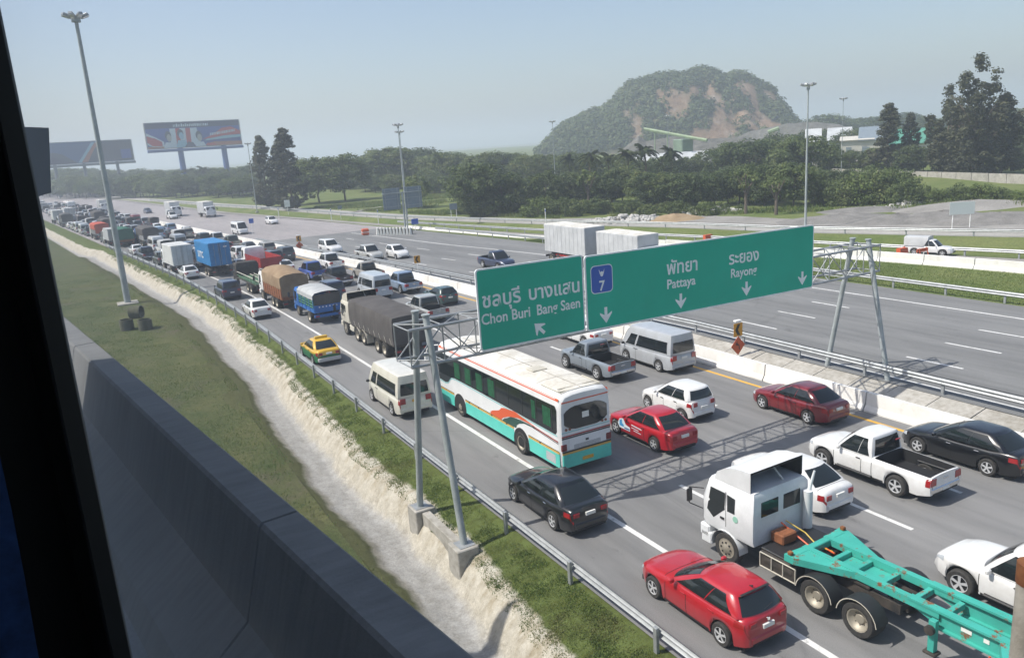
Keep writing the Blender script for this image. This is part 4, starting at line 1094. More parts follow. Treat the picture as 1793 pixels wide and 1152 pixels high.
def strip(dl, dr, zl, zr, mat_, y0, y1, step=4., n=2, curve=True, mb=None):
    """ground strip between two offsets from the motorway's axis"""
    mb = mb or MB(); rows = []
    for y in yrange(y0, y1, step):
        a, b = dl(y), dr(y); c = cshift(y) if curve else 0
        rows.append([(a + (b - a) * k / n - c, y, zl(y) + (zr(y) - zl(y)) * k / n) for k in range(n + 1)])
    return mb.grid(rows, mat_, True)
k_ = lambda v: (lambda y: v)
BIG = MB(); BIG.box(-6000, 6000, -1500, 8000, -4, -2.6, FIELDM)
struct('ground', BIG)
# grassy plateau left of the ditch
PL = MB(); rows = []
for y in np.concatenate([np.arange(8, 120, 1.5), np.arange(120, 620, 8)]):
    xs = np.concatenate([np.linspace(-260, -12, 14), np.linspace(-10, 6.9, 22)])
    zz = -1.0 + .16 * (fbm(xs * .35 + 40, np.full_like(xs, y * .35), 3, 3) - .5)
    rows.append([(x - cshift(y), y, z) for x, z in zip(xs, zz)])
PL.grid(rows, GRASSM); struct('grass_verge', PL)
# ditch with eroded bank (fine grid)
def ditch_shift(Y): return float(np.interp(Y, [12, 17, 20.5, 26.5, 30, 52, 80, 95, 150, 156, 175], [-.5, -.2, .4, .4, .0, .9, 1.2, .6, .6, -.6, -.8]))
def ditch_z(d, Y):
    """profile: plateau, floor, steep cream bank, verge up to the road"""
    t = d - ditch_shift(Y)
    wob = (fbm(np.array(Y * .45), np.array(7.7), 4, 11) - .5) * .75
    t = t - wob
    return float(np.interp(t, [6.2, 6.9, 7.45, 8.35, 8.62, 9.1, 9.42, 10.3, 11.3], [-1.0, -1.12, -1.38, -1.46, -1.36, -.72, -.40, -.2, -.06]))
D = MB(); rows = []; uvs = []
dys = np.concatenate([np.arange(9, 45, .22), np.arange(45, 90, .45), np.arange(90, 200, 1.2), np.arange(200, 420, 6)])
dd = np.concatenate([np.arange(6.2, 7.2, .2), np.arange(7.2, 10.2, .075), np.arange(10.2, 11.61, .2)]); dd[-1] = 11.62
for Y in dys:
    r = []; c = cshift(Y)
    sh = ditch_shift(Y); wob = (fbm(np.array(Y * .45), np.array(7.7), 4, 11) - .5) * .75
    rill = fbm(np.array(Y * 2.6), np.array(3.3), 3, 21) - .5
    for d in dd:
        z = ditch_z(d, Y)
        t = d - sh - wob
        bank = max(0, 1 - abs(t - 8.95) / .55)
        z += bank * (rill * .30 + (fbm(np.array(Y * 3.1), np.array(d * 2.2), 3, 5) - .5) * .22) + (fbm(np.array(Y * 2.3), np.array(d * 2.3), 3, 9) - .5) * .10
        if d > 11.3: z = -.05
        if d < 6.4: z = -1.03
        r.append((d - c, Y, z))
        uvs.append(((t - 6.2) / 5.0 * .98 + (rill * .035 if t > 8.9 else 0), Y * .1))
    rows.append(r)
D.grid(rows, DITCHM)
dm = D.mesh('ditch')
ul = dm.uv_layers.new(name='UVMap')
li = np.zeros(len(dm.loops), dtype=np.int32); dm.loops.foreach_get('vertex_index', li)
ul.data.foreach_set('uv', np.array(uvs, dtype=np.float32)[li].ravel())
do = link('ditch', dm); do['kind'] = 'structure'
# motorway carriageway
barD = tab([(52, 30.25), (100, 28.6)])
laneD = lambda i: (lambda y: 14.66 + i * (barD(y) - 1.1 - 14.66) / 4)
def lane_attr(o, f):
    me = o.data; co = np.zeros(len(me.vertices) * 3, np.float32); me.vertices.foreach_get('co', co); co = co.reshape(-1, 3)
    a = me.attributes.new('lane', 'FLOAT', 'POINT'); a.data.foreach_set('value', np.array([f(x + cshift(y), y) for x, y, z in co], np.float32))
ROAD = struct('motorway', strip(k_(11.5), lambda y: barD(y) + .35, k_(0), k_(0), ASPH, -30, 150, 4, 6))
struct('concrete_road', strip(k_(11.5), lambda y: barD(y) + .35, k_(0), k_(0), CONCROAD, 150, 700, 8, 6))
lane_attr(ROAD, lambda d, y: (d - 14.66) / ((barD(y) - 1.1 - 14.66) / 4) + 4)
def dash(name, parent, d, ya, yb, w, z, m, n=3):
    b = MB(); rows = []
    for i in range(n + 1):
        y = ya + (yb - ya) * i / n; c = cshift(y); dv = d(y) if callable(d) else d
        rows.append([(dv - w / 2 - c, y, z(y) if callable(z) else z), (dv + w / 2 - c, y, z(y) if callable(z) else z)])
    b.grid(rows, m, False)
    return obj(name, b, parent)
dash('edge_line', ROAD, 14.66, 0, 150, .20, .005, LINEW, 50)
dash('yellow_edge_line', ROAD, laneD(4), 0, 150, .20, .005, LINEY, 50)
for i, d in enumerate((laneD(1), laneD(2), laneD(3))):
    off = (19.6, 27.6, 28.2)[i]
    for k in range(-2, 11):
        ya = off - 1.5 + 12 * k
        if ya > 2: dash('lane_dash', ROAD, d, ya, ya + 3, .17, .005, LINEW)
# opposite carriageway, a little higher near the camera
inner = tab([(36, 32.45), (62, 30.9), (100, 29.3)])
OPP = struct('opposite_carriageway', strip(inner, k_(51.6), z_far, z_far, ASPH2, -30, 128, 4, 6))
struct('opposite_concrete_road', strip(lambda y: barD(y) + .34, tab([(128, 51.6), (160, 51), (213, 47)]), z_far, z_far, CONCROAD, 128, 700, 6, 6))
zl = lambda y: z_far(y) + .005
def opp_d(i):
    near = (36.9, 40.7, 44.5, 48.5)[i]; fr = (32.6, 36.3, 40.0, 44.2)[i]
    return tab([(20, near), (45, near - .35), (95, fr)])
lane_attr(OPP, lambda d, y: (d - opp_d(0)(y)) / ((opp_d(3)(y) - opp_d(0)(y)) / 3) + 4)
dash('edge_line', OPP, opp_d(3), 0, 126, .18, zl, LINEW, 60)
dash('edge_line', OPP, lambda y: inner(y) + .9, 0, 126, .16, zl, LINEW, 60)
for i in range(3):
    for k in range(-2, 11):
        ya = (21.6, 21.9, 22.3)[i] + 11.6 * k
        if ya > 2 and ya < 122: dash('lane_dash', OPP, opp_d(i), ya, ya + 3, .16, zl, LINEW)
# sloped median paving in slabs
MED = empty('median_paving', kind='structure')
y = 6.0
while y < 62:
    w = 1.9 + .2 * rng.random()
    b = MB(); h = .01 + .025 * rng.random(); rows = []
    for yy in (y + .02, y + w - .02):
        i_ = inner(yy) - .05; c = cshift(yy)
        rows.append([(barD(yy) + .37 - c, yy, .30 + h), ((barD(yy) + .37 + i_) / 2 - c, yy, (.30 + z_far(yy)) / 2 + h), (i_ - c, yy, z_far(yy) - .01 + h * .3)])
    b.grid(rows, CONC, False)
    b.add([rows[0][0], rows[0][1], rows[0][2], (rows[0][2][0], rows[0][2][1], -.2), (rows[0][0][0], rows[0][0][1], -.2)], [(0, 1, 2, 3, 4)], CONC)
    obj('slab', b, MED); y += w
struct('median_base', strip(lambda y: barD(y) + .33, lambda y: inner(y) + .02, k_(.22), lambda y: z_far(y) - .06, GRAVELM, -30, 130, 4, 2))
# right of the opposite carriageway: grass, service road, ditch bank, gravel yard, fields
wallD = tab([(20, 63.2), (33, 62.4), (44, 61.2), (50, 60.2), (71, 57.3), (93, 53.4), (130, 52.6), (160, 51.6), (213, 47.5)])
railF = tab([(20, 71), (36, 68.3), (44, 66.3), (55, 64.3), (94, 57.2), (130, 54.5), (160, 53.2), (213, 49.5)])
railG = tab([(20, 90), (42, 80), (63, 73), (79, 70.6), (102, 65.6), (140, 60), (213, 57.4), (247, 55), (394, 50)])
zlow = lambda y: z_far(y) - .5
struct('grass_strip', strip(k_(51.58), lambda y: max(51.6, wallD(y) - .1), lambda y: z_far(y) - .03, lambda y: z_far(y) + .0, FIELDM, -20, 700, 4, 3))
struct('service_road', strip(lambda y: wallD(y) - .12, railF, z_far, z_far, GRAVELM, -20, 700, 4, 3))
bank = MB(); rows = []
for y in yrange(-20, 700, 4):
    c = cshift(y); a, b = railF(y), railG(y)
    rows.append([(a + (b - a) * f - c, y, z_far(y) + dz) for f, dz in ((0, 0), (.1, -.05), (.35, -.8), (.6, -.8), (.85, -.1), (1., 0.02))])
bank.grid(rows, FIELDM); struct('grass_bank', bank)
struct('frontage_road', strip(railG, lambda y: railG(y) + 6.5, lambda y: z_far(y) + .02, lambda y: z_far(y) + .02, mixmat('pale_dusty_concrete', [(.2, 6, [(.3, (.27, .26, .235)), (.7, (.40, .385, .355))]), (3, 5, [(.3, (.8, .8, .8)), (.7, (1.1, 1.1, 1.1))])], .95), -20, 700, 4, 3))
F = MB(); rows = []
for y in np.concatenate([np.arange(-40, 330, 5), np.arange(330, 1500, 40)]):
    g = railG(y) + 6.45 - cshift(y)
    xs = g + np.concatenate([np.linspace(0, 120, 40), np.geomspace(130, 900, 14)])
    m = np.minimum(1, (xs - g) / 20)
    zz = z_far(y) + m * (1.1 * (fbm(xs * .05, np.full_like(xs, y * .05), 4, 31) - .45)) + np.clip((xs - g - 150) / 400, 0, 1) * 2
    rows.append([(x, y, z) for x, z in zip(xs, zz)])
F.grid(rows, FIELDM); struct('field', F)
# ------------------------------------------------------------------ guardrails, barriers, gantry, masts, signs
def guardrail(label, dfn, zf, y0, y1, step, curve=True, group=None, postm=STEELG, both=False, face=1):
    g = empty('guardrail', (0, 0, 0), 0, label, 'guardrail', group)
    prof = [(0, .45), (.045, .48), (.075, .53), (.045, .58), (0, .61), (.045, .64), (.075, .69), (.045, .74), (0, .77)]
    sgs = (1, -1) if both else (face,)
    P = lambda y: (dfn(y) - (cshift(y) if curve else 0), y, zf(y))
    ys = yrange(y0, y1, step)
    pm = MB().box(-.05, .05, -.07, .07, -.6, .74, postm, .01).mesh('post')
    cap = None
    for i, (a, b) in enumerate(zip(ys[:-1], ys[1:])):
        bm = MB()
        pa, pb = P(a), P(b)
        for sg in sgs:
            bm.grid([[(p[0] + sg * (.07 + dx), p[1], p[2] + z) for dx, z in prof] for p in (pa, (pb[0], pb[1] + .02, pb[2]))], STEELG)
        if b - a < 20: obj('rail_beam', bm, g)
        link('post', pm, g, pa)
    return g
guardrail('galvanised guardrail between the near grass verge and the jammed lanes', k_(11.25), k_(-.05), 2, 152, 4.0, face=1)
guardrail('galvanised guardrail along the inner edge of the empty carriageway', lambda y: inner(y) + .25, z_far, 4, 128, 4.0, both=True)
guardrail('galvanised guardrail beyond the empty lanes beside the bright grass strip', k_(51.9), z_far, 8, 112, 4.0, face=-1)
guardrail('thin guardrail on the service road behind the white canopy pickup', railF, z_far, 16, 130, 4.0, face=-1)
guardrail('far guardrail below the gravel heaps and tree belt', railG, lambda y: z_far(y) + .02, 16, 330, 6.0, face=-1)
# white median barrier, segment by segment
bar = empty('concrete_barrier', (0, 0, 0), 0, 'whitewashed concrete median barrier right of the traffic jam', 'barrier')
prof = [(-.30, 0), (-.30, .08), (-.17, .30), (-.10, .86), (.10, .86), (.17, .30), (.30, .25)]
y = 4.0
while y < 235:
    L = 5.95 if y < 130 else 11.9
    b = MB(); ang = heading(y + 3)
    rows = [[(barD(yy) + px - cshift(yy), yy, pz) for px, pz in prof] for yy in np.linspace(y + .025, y + L, 3)]
    b.grid(rows, CONCW, False)
    for r in (rows[0], rows[-1]): b.add(r, [tuple(range(7))], CONCW)
    obj('segment', b, bar); y += L + .05
bw = empty('concrete_wall', (0, 0, 0), 0, 'long low white concrete wall below the service road', 'wall')
y = 8.0
while y < 122:
    hk = float(np.interp(y, [58, 78], [1., .5]))
    b = MB(); rows = [[(wallD(yy) + px - cshift(yy), yy, z_far(yy) + pz * hk) for px, pz in ((-.28, -.1), (-.28, .1), (-.12, .35), (-.1, .85), (.1, .85), (.12, .1))] for yy in np.linspace(y + .02, y + 3.95, 2)]
    b.grid(rows, CONCW, False); b.add(rows[0], [tuple(range(6))], CONCW); b.add(rows[-1], [tuple(range(6))], CONCW)
    obj('segment', b, bw); y += 4.0
# ---- sign gantry
GY = 24.0
GR = .024
gan = empty('sign_gantry', (9.7, GY, 0), GR, 'galvanised lattice sign gantry with two A-frame legs across the lanes', 'gantry')
def gl(name, b): return obj(name, b.xf(Matrix.Translation((-9.7, -GY, 0))), gan)
for X, zb in ((9.65, -.1), (32.75, .2)):
    for ya, yt in ((25.75, GY + .42), (22.15, GY - .42)):
        zt = 7.6 if X < 20 else 7.35
        b = MB().tube((X, ya, zb), (X, yt, zt), .125, POLEM, .115, n=14)
        b.tube((X, yt, zt), (X, yt, zt + .05), .15, POLEM, n=14)
        gl('leg', b)
        gl('base_plate', MB().box(X - .28, X + .28, ya - .28, ya + .28, zb - .02, zb + .03, STEELG))
CH = [(GY - .62, 7.25), (GY + .62, 7.25), (GY - .62, 6.0), (GY + .62, 6.0)]
x0g, x1g = 8.9, 33.4
zof = lambda x: (x - x0g) * -.008
for yy, zz in CH: gl('chord', MB().tube((x0g, yy, zz), (x1g, yy, zz + zof(x1g)), .055, STEELG))
nb = 20
for i in range(nb + 1):
    x = x0g + (x1g - x0g) * i / nb; z = zof(x)
    b = MB()
    for p, q in ((0, 1), (2, 3), (0, 2), (1, 3)): b.tube((x, CH[p][0], CH[p][1] + z), (x, CH[q][0], CH[q][1] + z), .024, STEELG, n=6)
    gl('frame', b)
    if i < nb:
        x2 = x0g + (x1g - x0g) * (i + 1) / nb; b = MB()
        for p, q in ((0, 2), (1, 3), (0, 1), (2, 3)):
            s, e = (p, q) if i % 2 else (q, p)
            b.tube((x, CH[s][0], CH[s][1] + z), (x2, CH[e][0], CH[e][1] + z), .024, STEELG, n=6)
        gl('diagonal', b)
foot = empty('gantry_footing', (9.65, 24, 0), 0, 'weathered concrete footing wall with two pedestals in the ditch bank', 'footing')
for yc in (25.75, 22.15): obj('pedestal', MB().box(-.40, .40, yc - 24 - .42, yc - 24 + .42, -1.7, -.09, CONC, .03), foot)
obj('footing_wall', MB().box(-.16, .16, -1.40, 1.30, -1.6, -.16, CONC, .02), foot)
# ---- the two green signs
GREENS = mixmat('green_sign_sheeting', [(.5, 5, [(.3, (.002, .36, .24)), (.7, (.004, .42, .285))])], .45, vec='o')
BLUES = mat('blue_shield', (.02, .09, .42), .45)
SIGNW = mixmat('sign_white', [(1.5, 5, [(.3, (.66, .70, .70)), (.6, (.80, .82, .82))])], .5, vec='o')
ALU = mat('sign_back', (.35, .37, .38), .5, .6)
SY = GY - .95
def rrect(x0, x1, z0, z1, r, n=5):
    out = []
    for cx, cz, a0 in ((x1 - r, z1 - r, 0), (x0 + r, z1 - r, 90), (x0 + r, z0 + r, 180), (x1 - r, z0 + r, 270)):
        out += [(cx + r * math.cos(R_(a0 + 90 * k / n)), cz + r * math.sin(R_(a0 + 90 * k / n))) for k in range(n + 1)]
    return out
def sign_board(x0, x1, z0, z1, tilt, label):
    pv = Vector((9.7, GY, 0)); lo = pv + Matrix.Rotation(GR, 3, 'Z') @ (Vector(((x0 + x1) / 2, SY, z0)) - pv)
    s = empty('direction_sign', lo, GR, label, 'road sign')
    w = (x1 - x0) / 2; h = z1 - z0
    sh = lambda x: -tilt * (x + w)
    def pl(name, pts, y, d, m): return obj(name, MB().prism([(x, y, z + sh(x)) for x, z in pts], (0, d, 0), m), s)
    pl('border', rrect(-w, w, 0, h, .12), -.030, .055, SIGNW)
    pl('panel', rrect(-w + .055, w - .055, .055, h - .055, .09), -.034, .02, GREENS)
    for x in np.arange(-w + .5, w, 1.5): obj('bracket', MB().box(x - .04, x + .04, .025, .36, .2, h - .2, ALU), s)
    def letters(txt, x, z, size, bold=.012, sx=1.0, slant=True, m=SIGNW):
        me = text_mesh(txt, size, m, .002, bold)
        xs = [v.co.x for v in me.vertices]; mid = (min(xs) + max(xs)) / 2
        shm = Matrix(((sx, 0, 0, 0), (0, 1, 0, 0), (0, 0, 1, 0), (0, 0, 0, 1)))
        me.transform(shm @ Matrix.Translation((-mid, 0, 0)))
        for v in me.vertices:
            X = v.co.x + x; v.co = Vector((X, -.038 - v.co.z, v.co.y + z + sh(X)))
        return link('lettering', me, s)
    def arrow(x, z, ang, size=.62):
        pts = [(-.10, .5), (.10, .5), (.10, .05), (.42, .22), (.42, .12), (0, -.42), (-.42, .12), (-.42, .22), (-.10, .05)]
        ca, sa = math.cos(ang), math.sin(ang)
        q = [(x + size * (a * ca - b * sa), z + size * (a * sa + b * ca)) for a, b in pts]
        return pl('arrow', q, -.038, .01, SIGNW)
    return s, pl, letters, arrow, sh
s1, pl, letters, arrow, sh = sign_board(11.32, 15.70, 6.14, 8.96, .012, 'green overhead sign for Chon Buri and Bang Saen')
letters('ชลบุรี', -1.25, 1.50, .70, .012); letters('บางแสน', .92, 1.50, .68, .012)
letters('Chon Buri', -1.12, .92, .52, .009, .90); letters('Bang Saen', 1.06, .92, .52, .009, .90)
arrow(.18, .45, R_(-135), .62)
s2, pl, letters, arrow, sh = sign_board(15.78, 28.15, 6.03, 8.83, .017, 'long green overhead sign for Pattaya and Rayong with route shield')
x2 = lambda X: X - (15.78 + 28.15) / 2
pl('shield_rim', rrect(x2(16.02), x2(17.02), 1.36, 2.40, .17), -.037, .01, SIGNW)
pl('shield', rrect(x2(16.05), x2(16.99), 1.39, 2.37, .15), -.041, .01, BLUES)
letters('7', x2(16.52), 1.46, .52, .01).location.y = -.006
em = [(-.13, .14), (-.07, .02), (0, .05), (.07, .02), (.13, .14), (.10, .0), (.05, -.12), (0, -.15), (-.05, -.12), (-.10, 0)]
pl('emblem', [(x2(16.52) + a, 2.12 + b) for a, b in em], -.045, .006, SIGNW)
letters('พัทยา', x2(20.45), 1.64, .72, .012); letters('ระยอง', x2(23.85), 1.64, .70, .012)
letters('Pattaya', x2(20.4), 1.08, .52, .009); letters('Rayong', x2(23.85), 1.08, .52, .009)
for X in (16.65, 20.35, 24.0, 27.45): arrow(x2(X), .48, 0, .66)

# ---- lighting masts
def mast(loc, H, label, r=.16, lamps=6, big=False, rz=0):
    m = empty('lighting_mast', loc, rz, label, 'light pole')
    obj('pole', MB().tube((0, 0, -.3), (0, 0, H - .5), r, POLEM, r * .5, n=12), m)
    obj('base_flange', MB().box(-r * 3, r * 3, -r * 3, r * 3, -.25, .12, CONC, .04), m)
    hd = MB(); R = 1.15 if big else .75
    hd.tube((0, 0, H - .75), (0, 0, H - .15), r * 1.3, POLEM, r * 1.1, n=10)
    n = 14
    hd.path([(R * .55 * math.cos(2 * math.pi * i / n), R * .55 * math.sin(2 * math.pi * i / n), H - .35) for i in range(n + 1)], .035, POLEM)
    for i in range(4):
        a = i * math.pi / 2; hd.tube((0, 0, H - .35), (R * .55 * math.cos(a), R * .55 * math.sin(a), H - .35), .03, POLEM)
    obj('head_frame', hd, m)
    lm = MB().box(-.17, .17, -.05, .50, -.10, .13, STEELG, .04); lm.box(-.15, .15, .02, .48, -.125, -.10, HEADL)
    me = lm.mesh('floodlight')
    for i in range(lamps):
        a = 2 * math.pi * i / lamps + .4
        link('floodlight', me, m, (R * .55 * math.cos(a), R * .55 * math.sin(a), H - .28), (R_(20), 0, a - math.pi / 2), (1.25 if big else 1,) * 3)
    return m
mast((3.8, 91.6, -1.0), 28.9, 'tall tapering lighting mast on the grass left of the jam', .34, 8, True)
mast((48.0, 121.3, 0), 17.0, 'lighting mast rising behind the twin grey sign backs', .13)
mast((55.2, 139, 0), 16.3, 'slimmer lighting mast just behind the one at the sign backs', .10)
mast((76.5, 65.0, .5), 16.8, 'lighting mast rising above the end of the long green sign', .15)
mast((41.4, 206, 0), 17.0, 'lighting mast beside the two pointed casuarina trees', .13)
mast((112, 176, 0), 17.5, 'distant lighting mast in front of the quarry hill', .11)
mast((150, 118, 0), 17.5, 'slim lighting mast before the warehouse roofs', .09)
mast((141, 165, 0), 17.0, 'thin lighting mast at the hill\'s foot among tree crowns', .09)
mast((-9.5, 190, -1), 29.5, 'distant lighting mast beside the bus window frame', .30, 8, True)
# ---- chevron signs on the barrier
YEL = mat('chevron_yellow', (.58, .27, .015), .5); ORG = mat('work_sign_orange', (.50, .085, .02), .5)
def chevron(X, Y, label, diamond=True, solar=True, z0=.85):
    c = empty('chevron_sign', (X, Y, 0), 0, label, 'road sign', None)
    obj('post', MB().tube((0, 0, .2), (0, 0, z0 + 1.55), .03, WHITE, n=8), c)
    p = obj('yellow_plate', MB().box(-.33, .33, -.05, -.03, z0 + .80, z0 + 1.55, YEL, .008), c)
    obj('chevron_mark', MB().prism([(.16, -.054, z0 + .86), (-.02, -.054, z0 + 1.17), (.16, -.054, z0 + 1.49), (-.04, -.054, z0 + 1.49), (-.22, -.054, z0 + 1.17), (-.04, -.054, z0 + .86)], (0, .006, 0), DARK), c)
    if diamond:
        q = .52
        obj('orange_plate', MB().prism([(0, -.05, z0 - .28), (q, -.05, z0 + .26), (0, -.05, z0 + .80), (-q, -.05, z0 + .26)], (0, .02, 0), ORG), c)
        obj('curve_mark', MB().prism([(.06, -.056, z0 + .02), (.12, -.056, z0 + .02), (.10, -.056, z0 + .28), (-.06, -.056, z0 + .40), (-.06, -.056, z0 + .52), (-.18, -.056, z0 + .36), (-.06, -.056, z0 + .24), (-.06, -.056, z0 + .32), (.04, -.056, z0 + .24)], (0, .005, 0), DARK), c)
    if solar: obj('solar_lamp', MB().box(-.22, .22, -.1, .12, z0 + 1.62, z0 + 1.72, WHITE, .02), c)
    return c
chevron(31.2, 31.0, 'yellow chevron over an orange diamond sign behind the silver minibus')
chevron(29.75, 73.5, 'yellow chevron sign on the barrier beside the blue-grey pickup', False, False, .9)
chevron(26.7, 108, 'orange curve and chevron sign standing where the barrier bends')
# ---- twin sign backs
sb = empty('direction_sign', (46.9, 119.5, .15), 0, 'pair of blue-grey direction sign backs on a single post', 'road sign')
BACK = mixmat('blue_grey_sign_back', [(1.5, 5, [(.3, (.16, .20, .23)), (.7, (.22, .26, .29))])], .5, vec='o')
obj('post', MB().tube((0, 0, 0), (0, 0, 6.2), .16, POLEM, n=12), sb)
obj('cross_arm', MB().box(-3.4, 3.4, -.08, .08, 6.0, 6.2, POLEM, .02), sb)
for xa in (-3.3, .45):
    p = obj('board', MB().box(xa, xa + 2.95, .1, .16, 3.5, 6.9, BACK, .02), sb)
    for x in (xa + .4, xa + 2.5): obj('stiffener', MB().box(x - .04, x + .04, .02, .1, 3.6, 6.8, POLEM), p)
    for z in (4.0, 5.2, 6.4): obj('stiffener', MB().box(xa + .05, xa + 2.9, .04, .1, z - .03, z + .03, POLEM), p)
bs = empty('small_road_sign', (47.8, 117.5, .15), 0, 'small blue sign at the foot of the sign-back post', 'road sign')
obj('post', MB().tube((0, 0, 0), (0, 0, 1.6), .04, WHITE), bs); obj('plate', MB().box(-.6, .6, -.05, -.02, 1.0, 1.9, BLUES, .02), bs)
# ---- striped water barriers at the nose
for i in range(11):
    f = i / 10; X, Y = 41.6 + f * 3.4, 118.0 - f * 5.2
    w = empty('traffic_barrier', (X, Y, .17), -.25, 'white plastic traffic barrier in the row at the lane closure', 'barrier', 'white barriers at the lane closure')
    obj('body', MB().prism([(-.20, -.45, 0), (.20, -.45, 0), (.15, -.45, .35), (.10, -.45, 1.1), (-.10, -.45, 1.1), (-.15, -.45, .35)], (0, .9, 0), PLATE), w)
    obj('dark_band', MB().box(.2, .30, -.42, .42, .04, .9, DARK, .01), w)
ob = empty('crash_cushion', (40.2, 119.8, .17), -.2, 'orange crash cushion at the head of the white barrier row', 'barrier')
obj('body', MB().box(-.55, .55, -.5, .5, 0, 1.0, ORG, .12), ob); obj('rim', MB().box(-.58, .58, -.53, .53, .42, .52, WHITE, .02), ob)
# ---- small roadside signs and posts
def post_sign(X, Y, z, h, w, ph, label, m, legs=1, cat='road sign', nm='roadside_sign', rz=0):
    s = empty(nm, (X, Y, z), rz, label, cat)
    for x in ((0,) if legs == 1 else (-w * .35, w * .35)): obj('post', MB().tube((x, 0, -.2), (x, 0, h), .05, WHITE), s)
    obj('plate', MB().box(-w / 2, w / 2, -.06, -.03, h - ph, h, m, .02), s)
post_sign(83.9, 50.5, .6, 2.9, 2.6, 1.35, 'blank pale board on two white posts before the gravel heaps', mat('pale_board', (.50, .55, .53), .6), 2, rz=-.6)
post_sign(44.6, 187, 0, 3.2, 1.3, 1.6, 'small white board on the grass below the casuarinas', WHITE)
post_sign(59.2, 127, .1, 3.0, 1.5, 1.1, 'small dark sign on two posts left of the box lorry', BACK, 2)
post_sign(27.5, 143, 0, 2.9, .8, .8, 'small round-cornered blue sign above the barrier far down the jam', BLUES)
post_sign(48.2, 158, 0, 2.6, .9, .7, 'small dark sign beside the far kerb', BACK)
for k, (px, py) in enumerate(((489, 384), (581, 388), (663, 392), (956, 395))):
    p = spot(px, py, z_far); w = empty('marker_post', p, 0, 'slim white marker post on the far verge', 'post', 'marker posts on the far verge')
    obj('post', MB().tube((0, 0, -.2), (0, 0, 2.6), .07, WHITE), w); obj('reflector', MB().box(-.08, .08, -.08, -.06, 2.1, 2.4, BLUES), w)
# ---- concrete drain rings on the grass
MOSSY = mixmat('mossy_dark_concrete', [(2.5, 6, [(.3, (.055, .058, .032)), (.7, (.125, .12, .085))])], .95)
def ring(loc, rot, label):
    b = MB(); n = 22; r0, r1, h = .48, .58, .95
    b.grid([[(r * math.cos(2 * math.pi * i / n), r * math.sin(2 * math.pi * i / n), z) for i in range(n)] for r, z in ((r0, .02), (r1, 0), (r1, h), (r0, h), (r0, .02))], MOSSY, True, True)
    o = obj('concrete_ring', b); o.location = loc; o.rotation_euler = rot
    return tag(o, label, 'concrete ring')
ring((2.75, 76.3, -1.0), (0, 0, 0), 'upright mossy concrete ring on the grass, left of the pair')
ring((4.15, 74.9, -1.0), (0, 0, 0), 'upright concrete ring nearest the ditch on the grass')
ring((3.25, 76.0, .54), (R_(90), 0, R_(60)), 'concrete ring lying on its side on top of two others')
# ------------------------------------------------------------------ trees, shrubs, hill, buildings, billboards
def quads_mesh(name, c, n, size, tint, mat_, aspect=1.0, up=None, stiff=0.):
    """many small leaf faces: centres c, normals n (N,3), sizes, tints"""
    N = len(c)
    n = n / np.linalg.norm(n, axis=1)[:, None]
    ref = rng.normal(size=(N, 3)) if up is None else up + rng.normal(size=(N, 3)) * .35
    u = np.cross(n, ref); u /= np.linalg.norm(u, axis=1)[:, None] + 1e-9
    v = np.cross(n, u)
    su = size[:, None] * .5; sv = su * aspect
    pts = np.stack([c - u * su * .55 - v * sv * .8, c + u * su * .55 - v * sv * .6, c + u * su + v * sv * .2, c + v * sv * 1.1, c - u * su + v * sv * .1], 1).reshape(-1, 3)
    me = bpy.data.meshes.new(name)
    me.vertices.add(N * 5); me.vertices.foreach_set('co', pts.astype(np.float32).ravel())
    me.loops.add(N * 5); me.loops.foreach_set('vertex_index', np.arange(N * 5, dtype=np.int32))
    me.polygons.add(N); me.polygons.foreach_set('loop_start', np.arange(0, N * 5, 5, dtype=np.int32)); me.polygons.foreach_set('loop_total', np.full(N, 5, dtype=np.int32))
    at = me.attributes.new('tint', 'FLOAT', 'POINT'); at.data.foreach_set('value', np.repeat(tint, 5).astype(np.float32))
    me.materials.append(mat_); me.update(); me.validate()
    return me
def crown_mesh(name, shape, nclump, per, leaf, mat_, seed):
    """shape(k) -> clump centre and radius in a unit-height crown"""
    r = np.random.default_rng(seed); C, Nn, S, T = [], [], [], []
    for k in range(nclump):
        c0, rad = shape(r, k / nclump)
        d = r.normal(size=(per, 3)); d /= np.linalg.norm(d, axis=1)[:, None]
        rr = rad * r.random(per) ** .4
        p = c0 + d * rr[:, None] * np.array([1, 1, .75])
        C.append(p); Nn.append(d * .8 + np.array([0, 0, .7]) + r.normal(size=(per, 3)) * .5); S.append(leaf * (.6 + .8 * r.random(per)))
        T.append(np.clip(.12 + .45 * r.random() + .18 * r.normal(size=per) * .6, 0, .7))
    return quads_mesh(name, np.concatenate(C), np.concatenate(Nn), np.concatenate(S), np.concatenate(T), mat_)
def round_shape(w=.42, z0=.25, z1=1.0, rad=.13):
    def f(r, t):
        while True:
            p = r.uniform(-1, 1, 3)
            if .15 < np.dot(p, p) < 1: break
        p = p / max(np.linalg.norm(p), .3) ** .35
        return np.array([p[0] * w, p[1] * w, (z0 + z1) / 2 + p[2] * (z1 - z0) / 2 * .85]), rad * (.6 + .8 * r.random())
    return f
def cone_shape(w=.2, z0=.06, rad=.05):
    def f(r, t):
        z = z0 + (1 - z0) * r.random() ** 1.1
        ww = w * min(1, (z - z0) / .12 + .3) * (1 - ((z - z0) / (1 - z0)) ** 1.5) ** .8 + .012
        a = r.uniform(0, 2 * math.pi); q = ww * r.random() ** .45 * (1 + .25 * math.sin(3 * a + z * 9))
        return np.array([q * math.cos(a), q * math.sin(a), z]), rad * (.6 + .8 * r.random())
    return f
